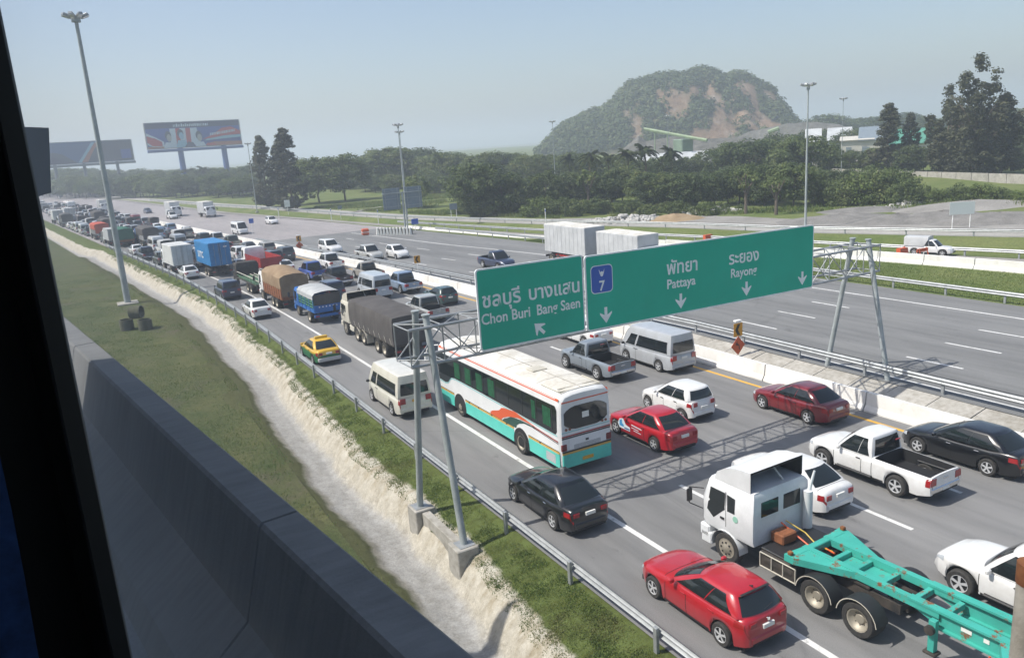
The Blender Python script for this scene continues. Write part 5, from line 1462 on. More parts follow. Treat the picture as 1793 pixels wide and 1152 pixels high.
def ragged_shape(rad=.06):
    lead = [(0, 0, 1.0, .075), (.10, .05, .86, .06), (-.13, -.04, .78, .09), (.17, -.10, .66, .08), (-.20, .10, .58, .09), (.05, .2, .7, .08), (0, -.18, .6, .1)]
    def f(r, t):
        lx, ly, h, w = lead[r.integers(len(lead))]
        z = .03 + (h - .03) * r.random() ** .9
        k = z / h
        a = r.uniform(0, 6.28); q = w * (1 - k ** 3) * r.random() ** .5 + .01
        return np.array([lx * k ** .6 + q * math.cos(a), ly * k ** .6 + q * math.sin(a), z]), rad * (.45 + .8 * r.random())
    return f
def trunk_mesh(H, r, limbs, seed, spread=.3, start=.22):
    rr = random.Random(seed); b = MB()
    p = Vector((0, 0, -.02 * H)); prev = p
    for k in range(4):
        q = Vector((rr.uniform(-.02, .02), rr.uniform(-.02, .02), (k + 1) * H * .16))
        b.tube(prev, q, r * (1 - k * .18), BARK, r * (1 - (k + 1) * .18), n=8); prev = q
    for k in range(limbs):
        z = H * (start + .4 * k / limbs); a = rr.uniform(0, 6.28)
        s = Vector((0, 0, z)); e = Vector((spread * H * math.cos(a) * rr.uniform(.6, 1), spread * H * math.sin(a) * rr.uniform(.6, 1), z + H * rr.uniform(.15, .35)))
        m = (s + e) / 2 + Vector((0, 0, .03 * H))
        b.tube(s, m, r * .42, BARK, r * .3, n=6); b.tube(m, e, r * .3, BARK, r * .1, n=6)
    return b.mesh('trunk')
# unit-height prototypes (scaled per tree)
TREES = {}
def proto(kind, n, shape, ncl, per, leaf, m, limbs=6, tr=.018, spread=.25, start=.22):
    TREES[kind] = [(crown_mesh('crown', shape, ncl, per, leaf, m, 100 * len(TREES) + k), trunk_mesh(1.0, tr, limbs, k, spread, start)) for k in range(n)]
proto('broad', 4, round_shape(.46, .18, 1.0, .12), 70, 95, .032, LEAF)
proto('dark', 3, round_shape(.44, .10, 1.0, .13), 70, 95, .032, LEAFD)
proto('bright', 2, round_shape(.42, .22, 1.0, .12), 52, 80, .036, LEAFG)
proto('bush', 3, round_shape(.75, .0, 1.0, .22), 40, 80, .06, LEAF, 3, .02)
proto('brightbush', 2, round_shape(.8, .0, 1.0, .22), 40, 80, .06, LEAFG, 3, .02)
proto('casuarina', 3, cone_shape(.20, .04, .042), 210, 60, .020, NEEDLE, 8, .014, .12, .15)
proto('casuarina_wide', 2, ragged_shape(.048), 210, 52, .018, NEEDLE, 9, .016, .2, .15)
def palm(seed):
    r = random.Random(seed); b = MB(); prev = Vector((0, 0, -.02))
    for k in range(6):
        q = Vector((.03 * math.sin(k * .6 + seed), .02 * math.cos(k), (k + 1) * .125)); b.tube(prev, q, .024 - k * .0015, BARK, .0225 - k * .0015, n=7); prev = q
    tr = b.mesh('trunk'); C, Nn, S, T = [], [], [], []
    for i in range(20):
        a = i * 2.4 + r.uniform(-.2, .2); el = r.uniform(-.35, 1.1); L = r.uniform(.26, .36)
        for j in range(1, 15):
            t = j / 14; x = L * t; drop = (.9 - .5 * el) * x * x / L * 1.1
            ctr = np.array([math.cos(a) * x * math.cos(el), math.sin(a) * x * math.cos(el), .75 + x * math.sin(el) - drop])
            for sg in (-1, 1):
                side = np.array([-math.sin(a), math.cos(a), -.5]) * sg
                C.append(ctr + side * .030 * (1.2 - t)); Nn.append(np.array([math.cos(a) * .3, math.sin(a) * .3, 1.]) + side * .3); S.append(.062 * (1.15 - .6 * t)); T.append(.2 + .3 * r.random())
    return quads_mesh('crown', np.array(C), np.array(Nn), np.array(S), np.array(T), FROND, 1.4), tr
TREES['palm'] = [palm(1), palm(2), palm(3)]
TN = {'broad': 'tree', 'dark': 'tree', 'bright': 'tree', 'bush': 'bush', 'brightbush': 'bush', 'casuarina': 'casuarina_tree', 'casuarina_wide': 'casuarina_tree', 'palm': 'palm_tree'}
def tree(kind, loc, H, label, group=None, w=1.0):
    cr, tr = random.choice(TREES[kind])
    t = empty(TN[kind], loc, random.uniform(0, 6.28), label, TN[kind].replace('_', ' ').replace('casuarina tree', 'tree'), group)
    t.scale = (H * w, H * w, H)
    link('crown', cr, t); link('trunk', tr, t)
    return t
def fieldz(x, y): return z_far(y)
def tree_px(kind, bx, by, top, label, group=None, w=1.0, back=0.):
    """tree rooted where (bx, by) meets the ground, reaching up to image row top"""
    p = spot(bx, by, z_far); d = math.hypot(p.x, p.y)
    if back: p = p * ((d + back) / d); p.z = 0
    dd = (p - Vector((0, 0, CAM_H))).dot(fwd)
    H = (by - top) * dd / F_PX * 1.02
    if back:
        dr = ray(bx, top); k = math.hypot(p.x, p.y) / math.hypot(dr.x, dr.y); H = CAM_H + dr.z * k
    return tree(kind, p, H, label, group, w)
# singled-out trees
tree_px('casuarina', 470, 364, 246, 'pointed casuarina nearest the left billboard pylons', w=1.05)
tree_px('casuarina', 512, 368, 234, 'tallest pointed casuarina, second from the billboards', w=1.15)
tree_px('casuarina', 494, 362, 262, 'casuarina squeezed between the two pointed ones', w=.9)
tree_px('casuarina_wide', 1703, 312, 112, 'tall ragged casuarina towering at the edge of the view', w=1.05)
tree_px('casuarina_wide', 1680, 308, 140, 'casuarina pressed against the tall ragged one', w=1.1)
tree_px('casuarina_wide', 1655, 306, 160, 'shorter casuarina leaning out beside the tall ragged one', w=1.15)
tree_px('casuarina_wide', 1728, 308, 132, 'broad casuarina behind the tall ragged one', w=1.1)
tree_px('casuarina', 1752, 306, 176, 'slender casuarina at the outer side of the tall group', w=1.4)
tree_px('casuarina', 1552, 305, 190, 'narrow casuarina in front of the green warehouse roof', w=1.3)
tree_px('casuarina', 1590, 302, 205, 'thin casuarina beside the green warehouse roof', w=1.0)
tree_px('broad', 835, 378, 285, 'round tree with dusty foliage at the near end of the tree belt', w=1.2)
tree_px('dark', 880, 376, 300, 'dark round tree behind the dusty one', w=1.2)
tree_px('bright', 733, 366, 305, 'small bright tree beside the twin sign backs', w=.9)
tree_px('broad', 560, 356, 275, 'grey-green tree right of the casuarinas', w=1.2)
tree_px('broad', 605, 352, 270, 'loose grey-green tree before the pale roof', w=1.2)
def bare(px, py, top, label):
    p = spot(px, py, z_far); dd = (p - Vector((0, 0, CAM_H))).dot(fwd); H = (py - top) * dd / F_PX
    t = empty('pruned_tree', p, random.random() * 6, label, 'tree')
    b = MB().tube((0, 0, -.2), (.05, 0, H * .5), .26, BARK, .2, n=9)
    for k in range(5):
        a = k * 1.3 + px; b.tube((.05, 0, H * (.38 + .04 * k)), (math.cos(a) * H * .2, math.sin(a) * H * .2, H * (.78 + .05 * (k % 4))), .13, BARK, .05, n=7)
    obj('trunk', b, t)
    cr = crown_mesh('crown', round_shape(.28 * H, .55 * H, 1.05 * H, .10 * H), 14, 22, .055 * H, LEAF, px)
    link('crown', cr, t)
bare(1306, 376, 300, 'heavily pruned tree with pale stubby limbs on the rough grass')
bare(1359, 378, 308, 'pruned forked tree next to the lighting mast')
bare(1032, 372, 300, 'thin pale-trunked pruned tree in the shrubs')
# belt of trees behind the frontage road
gB = 'trees of the belt behind the frontage road'
r0 = random.Random(3)
def belt(x0, x1, n, by, topfn, kinds, label, group, back0, back1, w=1.15, jit=6):
    for i in range(n):
        x = x0 + (x1 - x0) * (i + r0.random() * .8) / n
        tree_px(r0.choice(kinds), x, by + r0.uniform(-3, 3), topfn(x) + r0.uniform(-jit, jit), label, group, w * r0.uniform(.85, 1.2), r0.uniform(back0, back1))
belt(815, 1400, 26, 372, tab([(815, 300), (900, 305), (960, 300), (1100, 292), (1250, 296), (1300, 290), (1400, 285)]), ['broad', 'dark', 'dark'], 'full dark-green tree in the belt between frontage road and quarry', gB, 4, 22, 1.1)
belt(800, 1420, 30, 372, tab([(800, 268), (980, 264), (1030, 276), (1200, 276), (1300, 240), (1420, 232)]), ['broad', 'dark', 'broad'], 'tree in the taller rear row before the quarry hill', 'rear row of trees before the hill', 60, 110, 1.2)
belt(520, 800, 26, 352, tab([(520, 285), (620, 282), (655, 270), (690, 256), (760, 262), (800, 268)]), ['broad', 'dark'], 'roadside wood tree right of the casuarinas', 'roadside wood right of the casuarinas', 60, 130, 1.3)
belt(640, 780, 10, 345, tab([(640, 300), (780, 300)]), ['dark', 'broad'], 'lower tree in front of the roadside wood', 'lower trees before the roadside wood', 10, 50, 1.3)
belt(60, 450, 60, 345, tab([(60, 303), (120, 298), (200, 300), (300, 300), (450, 292)]), ['broad', 'dark'], 'hazy distant tree under the billboards', 'distant trees under the billboards', 60, 260, 1.6, 7)
belt(60, 450, 60, 347, tab([(60, 312), (300, 310), (450, 308)]), ['broad', 'bright', 'dark'], 'low distant tree before the billboard pylons', 'low distant trees before the pylons', 2, 40, 1.5, 7)
belt(1400, 1800, 20, 300, tab([(1400, 225), (1500, 228), (1600, 222), (1720, 225), (1800, 205)]), ['broad', 'dark'], 'tree around the warehouses beyond the raised road', 'trees around the warehouses', 40, 130, 1.2)
belt(1440, 1640, 14, 306, tab([(1440, 268), (1530, 258), (1640, 258)]), ['broad', 'dark'], 'tree screening the cream-fronted warehouse', 'trees screening the warehouses', 3, 18, 1.2)
belt(1420, 1800, 12, 262, tab([(1420, 196), (1480, 205), (1560, 196), (1620, 205), (1800, 190)]), ['broad', 'dark'], 'far hazy tree on the skyline behind the warehouses', 'far skyline trees', 120, 260, 1.7)
belt(1370, 1560, 13, 345, tab([(1370, 285), (1440, 300), (1560, 292)]), ['dark', 'broad', 'bush'], 'leafy tree on the slope below the warehouses', 'trees on the slope below the warehouses', 2, 20, 1.15)
belt(1730, 1800, 4, 300, tab([(1730, 262), (1800, 252)]), ['dark'], 'dark tree at the end of the raised road', 'dark trees at the end of the raised road', 5, 30, 1.3)
# shrubs
belt(800, 1300, 30, 378, tab([(800, 350), (950, 346), (1100, 352), (1300, 358)]), ['bush', 'bush', 'brightbush'], 'low shrub at the foot of the tree belt', 'shrubs at the foot of the tree belt', .5, 9, .9, 5)
belt(1430, 1640, 12, 362, tab([(1430, 322), (1550, 300), (1640, 335)]), ['brightbush', 'bush'], 'rounded shrub on the bank above the gravel heaps', 'shrubs above the gravel heaps', .5, 8, .8, 6)
belt(1640, 1800, 6, 360, tab([(1640, 330), (1700, 318), (1800, 340)]), ['brightbush', 'bush'], 'leafy shrub on the bright grass bank', 'shrubs on the bright grass bank', .5, 10, .8, 6)
for i, (px, top) in enumerate(((1038, 250), (1100, 246), (1130, 240), (1176, 246), (1068, 258), (1000, 262))):
    tree_px('palm', px, 368, top, 'coconut palm sticking out of the tree belt', 'coconut palms in the tree belt', 1.0, 26 + 4 * i)
tree_px('palm', 362, 345, 285, 'single palm crown between the billboard pylons', None, 1.2, 90)

# ---- quarry hill
HILLM, nt, b = newmat('hill_rock_and_scrub')
v = worldpos(nt)
sc = ramp(nt, noise(nt, .05, 7, .7, v), [(.3, (.025, .038, .014)), (.55, (.055, .065, .028)), (.75, (.12, .095, .055))])
rk = ramp(nt, noise(nt, .09, 7, .75, worldpos(nt, (1, 1, .25))), [(.3, (.15, .10, .07)), (.5, (.27, .185, .125)), (.7, (.36, .32, .28))])
at = nt.nodes.new('ShaderNodeAttribute'); at.attribute_name = 'rock'
nt.links.new(mixc(nt, sc, rk, at.outputs['Fac']), b.inputs['Base Color']); b.inputs['Roughness'].default_value = 1.; b.inputs['Specular IOR Level'].default_value = .1
bump(nt, b, noise(nt, .22, 7, .75, v), 1., 2.0)
SPOIL = mixmat('grey_quarry_spoil', [(.06, 7, [(.3, (.10, .10, .09)), (.7, (.21, .20, .185))]), (.4, 5, [(.3, (.6, .62, .58)), (.7, (1.1, 1.1, 1.1))])], 1., (.3, 1., 1.))
def hill(name, dist, prof, depth, seed, rockiness, scrub_n, label_scrub, hm=None):
    """ridge whose skyline follows prof [(image x, image y)] at a given distance"""
    pts = []
    for px, py in prof:
        d = ray(px, py); k = dist / math.hypot(d.x, d.y); pts.append((d.x * k, d.y * k, CAM_H + d.z * k))
    base0, base1 = Vector(pts[0][:2]), Vector(pts[-1][:2])
    ax = (base1 - base0).normalized(); L = (base1 - base0).length; nrm = Vector((-ax.y, ax.x))
    if nrm.dot(base0) < 0: nrm = -nrm
    ss = [(Vector(p[:2]) - base0).dot(ax) for p in pts]; hs = [max(p[2], 0) for p in pts]
    nu, nv = 170, 60
    U, V = np.meshgrid(np.linspace(-.03 * L, 1.03 * L, nu), np.linspace(-1, 1, nv))
    ridge = np.interp(U, ss, hs, left=0, right=0)
    fall = np.where(V < 0, np.clip(1 - np.abs(V) ** 1.35, 0, 1), np.clip(1 - np.abs(V) ** 1.6, 0, 1))
    n1 = fbm(U * .03 + seed, V * 3.1 + 9, 5, seed); n2 = fbm(U * .012 + seed, V * 1.5, 3, seed + 7)
    # quarried faces: terraces cut into the near side
    f2 = fall + (n2 - .5) * 2.4 * fall * (1 - fall)
    cliff = np.clip((fbm(U * .03 + seed, V * 1.2, 3, seed + 9) - .48) * 7, 0, 1) * np.clip((-V - .08) * 4, 0, 1) * np.clip((.86 + V) * 5, 0, 1)
    Z = ridge * np.clip(f2, 0, 1.03) * (1 + (n1 - .5) * .16 + (fbm(U * .09 + seed, V * 7, 3, seed + 2) - .5) * .07) - cliff * ridge * .16 - 1.0
    X = base0.x + ax.x * U + nrm.x * V * depth; Y = base0.y + ax.y * U + nrm.y * V * depth
    P = np.stack([X, Y, Z], -1)
    m = MB(); m.grid([[tuple(q) for q in row] for row in P], hm or HILLM)
    me = m.mesh(name, 180)
    gz = np.abs(np.gradient(Z, axis=0)) + np.abs(np.gradient(Z, axis=1))
    steep = np.clip((gz / gz.max() - .18) * 4, 0, 1)
    pat = np.clip((.55 * fbm(U * .045 + 3, V * 2.2 + 5, 5, seed + 3) + .45 * fbm(U * .13 + 3, V * 4.5 + 5, 4, seed + 5) - rockiness) * 9, 0, 1)
    rock = np.clip(np.maximum(pat * (.55 + .45 * steep), cliff * pat * 1.3) * np.clip((-V + .02) * 5, 0, 1) * np.clip(.35 + U / L * 1.3, 0, 1.15), 0, 1)
    a = me.attributes.new('rock', 'FLOAT', 'POINT'); a.data.foreach_set('value', rock.astype(np.float32).ravel())
    o = link(name, me); o['kind'] = 'structure'
    # scrub and small trees over the slopes
    if scrub_n:
        iu = rng.uniform(0, nu - 1.01, scrub_n * 3); iv = rng.uniform(0, nv * .62, scrub_n * 3)
        a0, b0 = iu.astype(int), iv.astype(int)
        keep = (rng.random(scrub_n * 3) > rock[b0, a0] * 1.25) & (Z[b0, a0] > 2)
        a0, b0, iu, iv = a0[keep][:scrub_n], b0[keep][:scrub_n], iu[keep][:scrub_n], iv[keep][:scrub_n]
        fu, fv = (iu - a0)[:, None], (iv - b0)[:, None]
        c = (P[b0, a0] * (1 - fu) + P[b0, np.minimum(a0 + 1, nu - 1)] * fu) * (1 - fv) + (P[np.minimum(b0 + 1, nv - 1), a0] * (1 - fu) + P[np.minimum(b0 + 1, nv - 1), np.minimum(a0 + 1, nu - 1)] * fu) * fv
        per = 22; rad = (1.2 + 2.6 * rng.random(len(c)) ** 2)
        big = fbm(c[:, 0] * .02, c[:, 1] * .02, 3, 77)
        d = rng.normal(size=(len(c), per, 3)); d /= np.linalg.norm(d, axis=2)[:, :, None]
        pp = c[:, None, :] + d * (rad[:, None, None] * rng.random((len(c), per, 1)) ** .4) * np.array([1.2, 1.2, 1.]) + np.array([0, 0, 1.]) * rad[:, None, None] * .6
        tn = np.clip(.0 + .62 * rng.random(len(c))[:, None] + (big - .5)[:, None] * .6 + .1 * rng.normal(size=(len(c), per)), 0, .8)
        me = quads_mesh('scrub', pp.reshape(-1, 3), (d + np.array([0, 0, .6])).reshape(-1, 3), np.repeat(rad * .55, per), tn.ravel(), LEAFD)
        so = link('hill_scrub', me); tag(so, label_scrub, 'scrub', None, 'stuff')
    return o
hill('hill', 620, [(962, 258), (978, 236), (992, 220), (1020, 205), (1060, 190), (1085, 172), (1105, 150), (1150, 135), (1195, 128), (1222, 122), (1245, 126), (1265, 142), (1285, 134), (1305, 136), (1330, 152), (1352, 162), (1366, 182), (1378, 200), (1392, 216)], 100, 3, .415, 6500, 'dense scrub and small trees covering the quarry hill')
hill('quarry_spoil_heap', 430, [(1280, 240), (1310, 228), (1340, 222), (1380, 214), (1430, 210), (1470, 214), (1510, 228)], 26, 12, .18, 0, '', SPOIL)
hill('stone_heap', 330, [(1085, 262), (1105, 245), (1118, 234), (1132, 243), (1160, 238), (1190, 234), (1215, 242), (1250, 238), (1300, 236), (1330, 252)], 18, 21, .10, 0, '', SPOIL)
# ---- quarry conveyor
ROOFGREY = M_('grey_green_steel', (.20, .27, .20), .6, .3, .7)
CONV = M_('pale_green_steel', (.28, .36, .22), .6, .3, .7)
def line_pt(px, py, dist):
    d = ray(px, py); k = dist / math.hypot(d.x, d.y); return Vector((d.x * k, d.y * k, CAM_H + d.z * k))
cv = empty('conveyor', (0, 0, 0), 0, 'pale green quarry conveyor rising to the stone heap', 'conveyor')
a, b_, c_ = line_pt(1128, 226, 300), line_pt(1203, 240, 290), line_pt(1238, 246, 285)
bb = MB(); bb.tube(a, b_, .6, CONV, n=6); bb.tube(b_, c_, .6, CONV, n=6); obj('belt_gantry', bb, cv)
hp = line_pt(1196, 252, 290); obj('hopper', MB().box(hp.x - 2.6, hp.x + 2.6, hp.y - 2.5, hp.y + 2.5, -1, b_.z - .6, ROOFGREY, .3), cv)
bb = MB()
for f in (.25, .55): q = a.lerp(b_, f); bb.tube((q.x, q.y, 0), q, .2, CONV)
obj('support', bb, cv)
cv = empty('conveyor', (0, 0, 0), 0, 'short pale green conveyor arm beside the lighting mast', 'conveyor')
a, b_ = line_pt(1345, 232, 300), line_pt(1364, 225, 300); bb = MB(); bb.tube(a, b_, .7, CONV, n=6); bb.tube((b_.x, b_.y, 0), b_, .2, CONV); obj('belt_gantry', bb, cv)
# ---- buildings
def shed(px0, px1, pyb, pyt, dist, depth, wallm, roofm, label, gable=.25):
    a, b_ = line_pt(px0, pyb, dist), line_pt(px1, pyb, dist); zt = line_pt((px0 + px1) / 2, pyt, dist).z
    w = (b_.xy - a.xy).length; t = empty('warehouse', (a.x, a.y, 0), math.atan2(b_.y - a.y, b_.x - a.x), label, 'building')
    h = zt * (1 - gable)
    obj('wall', MB().box(0, w, 0, depth, -1, h, wallm), t)
    rf = MB(); rf.prism([(-.4, -.6, h), (-.4, depth / 2, zt), (-.4, depth + .6, h), (-.4, depth + .6, h - .15), (-.4, -.6, h - .15)], (w + .8, 0, 0), roofm); obj('roof', rf, t)
    n = max(2, int(w / 5))
    for k in range(n):
        x = w * (k + .5) / n; obj('window' if k % 3 else 'door', MB().box(x - .7, x + .7, -.06, .05, .2 if k % 3 == 0 else h * .5, h * .72, BACK), t)
WALLW = M_('pale_wall', (.55, .53, .47), .8, .4, .8); ROOFG = M_('green_roof', (.10, .30, .22), .6, .3, .7); ROOFP = M_('pale_roof', (.50, .52, .52), .5, .3, .75); ROOFT = M_('teal_wall', (.05, .32, .30), .7, .4, .7)
shed(1472, 1528, 266, 239, 250, 12, WALLW, WALLW, 'cream-fronted warehouse below the slim mast', .12)
shed(1505, 1560, 245, 222, 250, 22, WALLW, BACK, 'long dark-roofed warehouse behind the cream front', .35)
shed(1560, 1642, 248, 226, 240, 20, WALLW, ROOFG, 'green-roofed warehouse behind the thin casuarinas', .4)
shed(1450, 1490, 240, 224, 270, 20, ROOFP, ROOFP, 'pale grey warehouse behind the cream front', .35)
shed(1412, 1436, 246, 226, 230, 10, WALLW, ROOFP, 'small pale-roofed shed right of the mast', .3)
shed(1738, 1762, 240, 216, 230, 10, ROOFG, ROOFG, 'small green shed beside the tall casuarina', .3)
shed(1115, 1240, 279, 268, 215, 9, ROOFP, ROOFP, 'long low pale roof among the palms', .4)
shed(385, 445, 330, 322, 330, 10, WALLW, ROOFP, 'low white-roofed shelter left of the casuarinas', .3)
tk = MB(); tp_ = [spot(a, b, z_far) for a, b in ((612, 374), (650, 366), (690, 359), (740, 354), (800, 349), (870, 343), (940, 338))]
tk.grid([[(p.x - 2.2, p.y - 1, .12), (p.x + 2.2, p.y + 1, .12)] for p in tp_], GRAVELM); struct('gravel_track', tk)
# raised road with white parapet beyond the field
rp = empty('road_parapet', (0, 0, 0), 0, 'pale concrete parapet of the raised road beyond the bright bank', 'wall')
pa = [spot(1830, 321, z_far), spot(1700, 316, z_far), spot(1600, 312, z_far), spot(1500, 308, z_far), spot(1400, 302, z_far), spot(1330, 299, z_far)]
for p, q in zip(pa[:-1], pa[1:]):
    n = 4
    for k in range(n):
        u, w_ = p.lerp(q, k / n), p.lerp(q, (k + .97) / n); dn = Vector(((w_ - u).y, -(w_ - u).x, 0)).normalized()
        b = MB().prism([u + Vector((0, 0, -.5)), w_ + Vector((0, 0, -.5)), w_ + Vector((0, 0, 1.35)), u + Vector((0, 0, 1.35))], dn * .3, CONC); obj('segment', b, rp)
# ---- gravel heaps and rubble
def heap(px, py, r, h, label, m, seed, nm='gravel_heap', kindcat='heap', back=0):
    p = spot(px, py, z_far); k = 1 + back / math.hypot(p.x, p.y); p = Vector((p.x * k, p.y * k, z_far(p.y * k)))
    b = MB(); rows = []; n = 36
    for i in range(9):
        f = i / 8
        rows.append([(r * (1.3 * (1 - f)) * math.cos(a) * (1 + .35 * (float(fbm(np.array(math.cos(a) * 2 + seed), np.array(math.sin(a) * 2), 3, seed)) - .5)), r * .8 * (1 - f) * math.sin(a), h * (1 - (1 - f) ** 1.6) * (.85 + .3 * float(fbm(np.array(a * 1.5), np.array(f * 3 + seed), 3, seed))) - .25) for a in [2 * math.pi * j / n for j in range(n)]])
    b.grid(rows, m, True, True); o = obj(nm, b); o.location = p; o.rotation_euler.z = -.5
    return tag(o, label, kindcat)
GRD = mixmat('dark_gravel', [(.5, 6, [(.3, (.15, .145, .135)), (.7, (.25, .24, .225))]), (7, 5, [(.3, (.7, .7, .7)), (.7, (1.2, 1.2, 1.2))])], 1., (8, .8, .06))
SANDM = mixmat('tan_earth', [(.5, 6, [(.3, (.24, .17, .10)), (.7, (.36, .27, .165))])], 1., (6, .8, .06))
heap(1470, 385, 7.5, 1.0, 'dark gravel heap right of the mast', GRD, 3); heap(1570, 388, 6.0, 1.15, 'middle dark gravel heap above the canopy pickup', GRD, 4)
heap(1650, 385, 6.5, 1.3, 'gravel heap left of the blank board', GRD, 5); heap(1750, 386, 7, 1.2, 'gravel heap behind the blank board', GRD, 6)
heap(1515, 376, 7, .9, 'low gravel heap at the foot of the shrubs', GRD, 8, back=4); heap(1700, 368, 9, 1.2, 'pale long gravel heap at the edge of the bright bank', GRAVELM, 9, back=3)
heap(1180, 386, 4.2, 1.2, 'tan earth heap between the rubble', SANDM, 10, 'earth_heap')
struct('gravel_yard', strip(lambda y: railG(y) + 6.4, lambda y: railG(y) + 6.4 + float(np.interp(y, [30, 60, 85, 110], [26, 22, 9, 0])), lambda y: z_far(y) + .06, lambda y: z_far(y) + .10, GRAVELM, 30, 112, 3, 8))
def rubble(px, py, wx, n, label, m, seed):
    r = random.Random(seed); p = spot(px, py, z_far); t = empty('rubble_pile', p, -.5, label, 'rubble'); b = MB()
    for k in range(n):
        x, y = r.gauss(0, wx), r.gauss(0, .9); s = r.uniform(.15, .5); k0 = len(b.v)
        b.box(-s, s, -s * .7, s * .7, -s * .6, s * .6, m, s * .3)
        b.xf(Matrix.Translation((x, y, max(.1, .9 - abs(x) / wx * .35 - abs(y) * .4) * r.uniform(.3, 1))) @ Matrix.Rotation(r.random() * 6, 4, 'Z') @ Matrix.Rotation(r.random() * 2, 4, 'X'), k0)
    o = obj('stones', b, t); o['kind'] = 'stuff'
RUB = mixmat('pale_rubble', [(.8, 5, [(.3, (.30, .29, .27)), (.7, (.50, .49, .46))])], .95)
rubble(1085, 387, 3.2, 170, 'grey stone rubble pile beside the far guardrail', RUB, 1); rubble(1135, 388, 2.0, 90, 'smaller pale rubble pile next to the tan earth', RUB, 2)
rubble(1250, 372, 2.2, 90, 'pale rubble on the grass below the pruned trees', RUB, 3); rubble(1600, 362, 2.4, 90, 'white rubble on the bank above the middle gravel heap', RUB, 4)
# ---- billboards
def billboard(pxl, pxr, pyt_l, pyb_l, dist, label, draw, posts, postm, pr=1.0):
    tl, tr_ = line_pt(*pxl, dist), line_pt(*pxr, dist * 1.02)
    W_ = (tr_.xy - tl.xy).length; Hh = line_pt(pxl[0], pyt_l, dist).z - line_pt(pxl[0], pyb_l, dist).z
    zb = line_pt(pxl[0], pyb_l, dist).z
    t = empty('billboard', (tl.x, tl.y, 0), math.atan2(tr_.y - tl.y, tr_.x - tl.x), label, 'billboard')
    obj('frame', MB().box(-.6, W_ + .6, .1, 1.2, zb - .4, zb + Hh + .4, BOXW, .1), t)
    obj('catwalk', MB().box(-.4, W_ + .6, -1.2, 1.2, zb - Hh * .16, zb - Hh * .05, postm, .1), t)
    for f in posts:
        obj('pylon', MB().tube((W_ * f, .6, -1), (W_ * f, .6, zb - .2), pr, postm, pr * .88, n=14), t)
    layer = [0]
    def shape(pts, m, name='print'):
        layer[0] += 1
        return obj(name, MB().add([(x * W_, -.02 - .02 * layer[0], zb + z * Hh) for x, z in pts], [tuple(range(len(pts)))], m), t)
    draw(shape)
    return t
PB = mat('print_blue', (.03, .09, .36), .5); PN = mat('print_navy', (.03, .04, .10), .5); PR = mat('print_red', (.50, .04, .04), .5); PW = mat('print_white', (.62, .70, .74), .5); PS = mat('print_skin', (.42, .42, .38), .6); PH = mat('print_hair', (.03, .05, .08), .6); PO = mat('print_orange', (.42, .16, .08), .5); PC = mat('print_pale_cyan', (.28, .50, .60), .5)
def oval(cx, cz, rx, rz, n=18): return [(cx + rx * math.cos(2 * math.pi * i / n), cz + rz * math.sin(2 * math.pi * i / n)) for i in range(n)]
def bill_a(s):
    s([(0, 0), (1, 0), (1, 1), (0, 1)], PB)
    s([(0, .78), (1, .78), (1, 1), (0, 1)], PN)
    r = random.Random(4); x = .29
    while x < .66:
        w = r.uniform(.006, .016); s([(x, .82), (x + w, .82), (x + w, .90 + r.random() * .05), (x, .90 + r.random() * .05)], PW); x += w + .007
    for i, (a, b_) in enumerate(((.24, .30), (.30, .345), (.345, .405), (.405, .455), (.455, .50))): s([(a, 0), (b_, 0), (b_ + .005, .76), (a + .005, .76)], PR if i % 2 else PW)
    s([(.5, 0), (.56, 0), (.53, .76), (.5, .76)], PW)
    s([(0, .15), (.06, .05), (.17, .05), (.17, .25), (.10, .42), (0, .62)], PW); s([(0, .25), (.05, .1), (.15, .08), (.15, .25), (.09, .38), (0, .5)], PR)
    s([(0, 0), (.17, 0), (.17, .06), (0, .08)], PO)
    for cx, cz in ((.225, .40), (.355, .46), (.545, .36)):
        s(oval(cx - .004, cz + .09, .032, .17), PH)
        s(oval(cx + .003, cz - .01, .025, .15), PC if cx == .355 else PS)
        s([(cx - .065, 0), (cx + .065, 0), (cx + .04, cz - .18), (cx - .04, cz - .18)], PW if cx != .355 else PC)
    s([(.38, 0), (.50, 0), (.47, .18), (.42, .2)], PN)
    s([(.60, .22), (1, .30), (1, .40), (.75, .40), (.62, .28)], PC)
    s([(.58, .28), (.70, .46), (.80, .70), (.90, .74), (.97, .62), (1, .55), (1, .42), (.80, .38), (.66, .30)], PR)
    x = .66
    while x < .94:
        w = r.uniform(.008, .018); z = .40 + (x - .66) * .45; s([(x, z), (x + w, z + .01), (x + w + .006, z + .12), (x + .006, z + .11)], PW); x += w + .007
    s([(.62, 0), (1, 0), (1, .14), (.70, .16), (.62, .1)], PO); s([(.60, .02), (.72, .02), (.70, .1), (.62, .12)], PR)
billboard((252, 217), (416, 205), 217, 262, 430, 'blue, white and red advertising billboard on two blue pylons', bill_a, (.33, .80), mat('blue_pylon', (.08, .14, .34), .5), 1.5)
def bill_b(s):
    s([(0, 0), (1, 0), (1, 1), (0, 1)], mat('print_sky', (.05, .13, .28), .5)); s([(0, 0), (.35, 0), (.2, .45), (.1, .55), (0, .5)], mat('print_slate', (.05, .08, .12), .5))
    s([(0, .02), (.3, .02), (.12, .30), (0, .36)], PN); s([(.36, .02), (.44, .02), (.60, .95), (.54, .95)], PC); s([(.40, .02), (.47, .02), (.62, .85), (.58, .95)], PO); s([(.47, .02), (1, .02), (1, 1), (.64, 1), (.55, .55)], mat('print_dusk', (.045, .06, .09), .5)); s([(.86, .1), (.98, .1), (.98, .55), (.86, .55)], PB)
billboard((72, 252), (228, 244), 252, 290, 480, 'dark hazy billboard with a pale swoosh, behind the tall mast', bill_b, (.1, .42, .80), mat('grey_pylon', (.16, .18, .20), .6), .9)
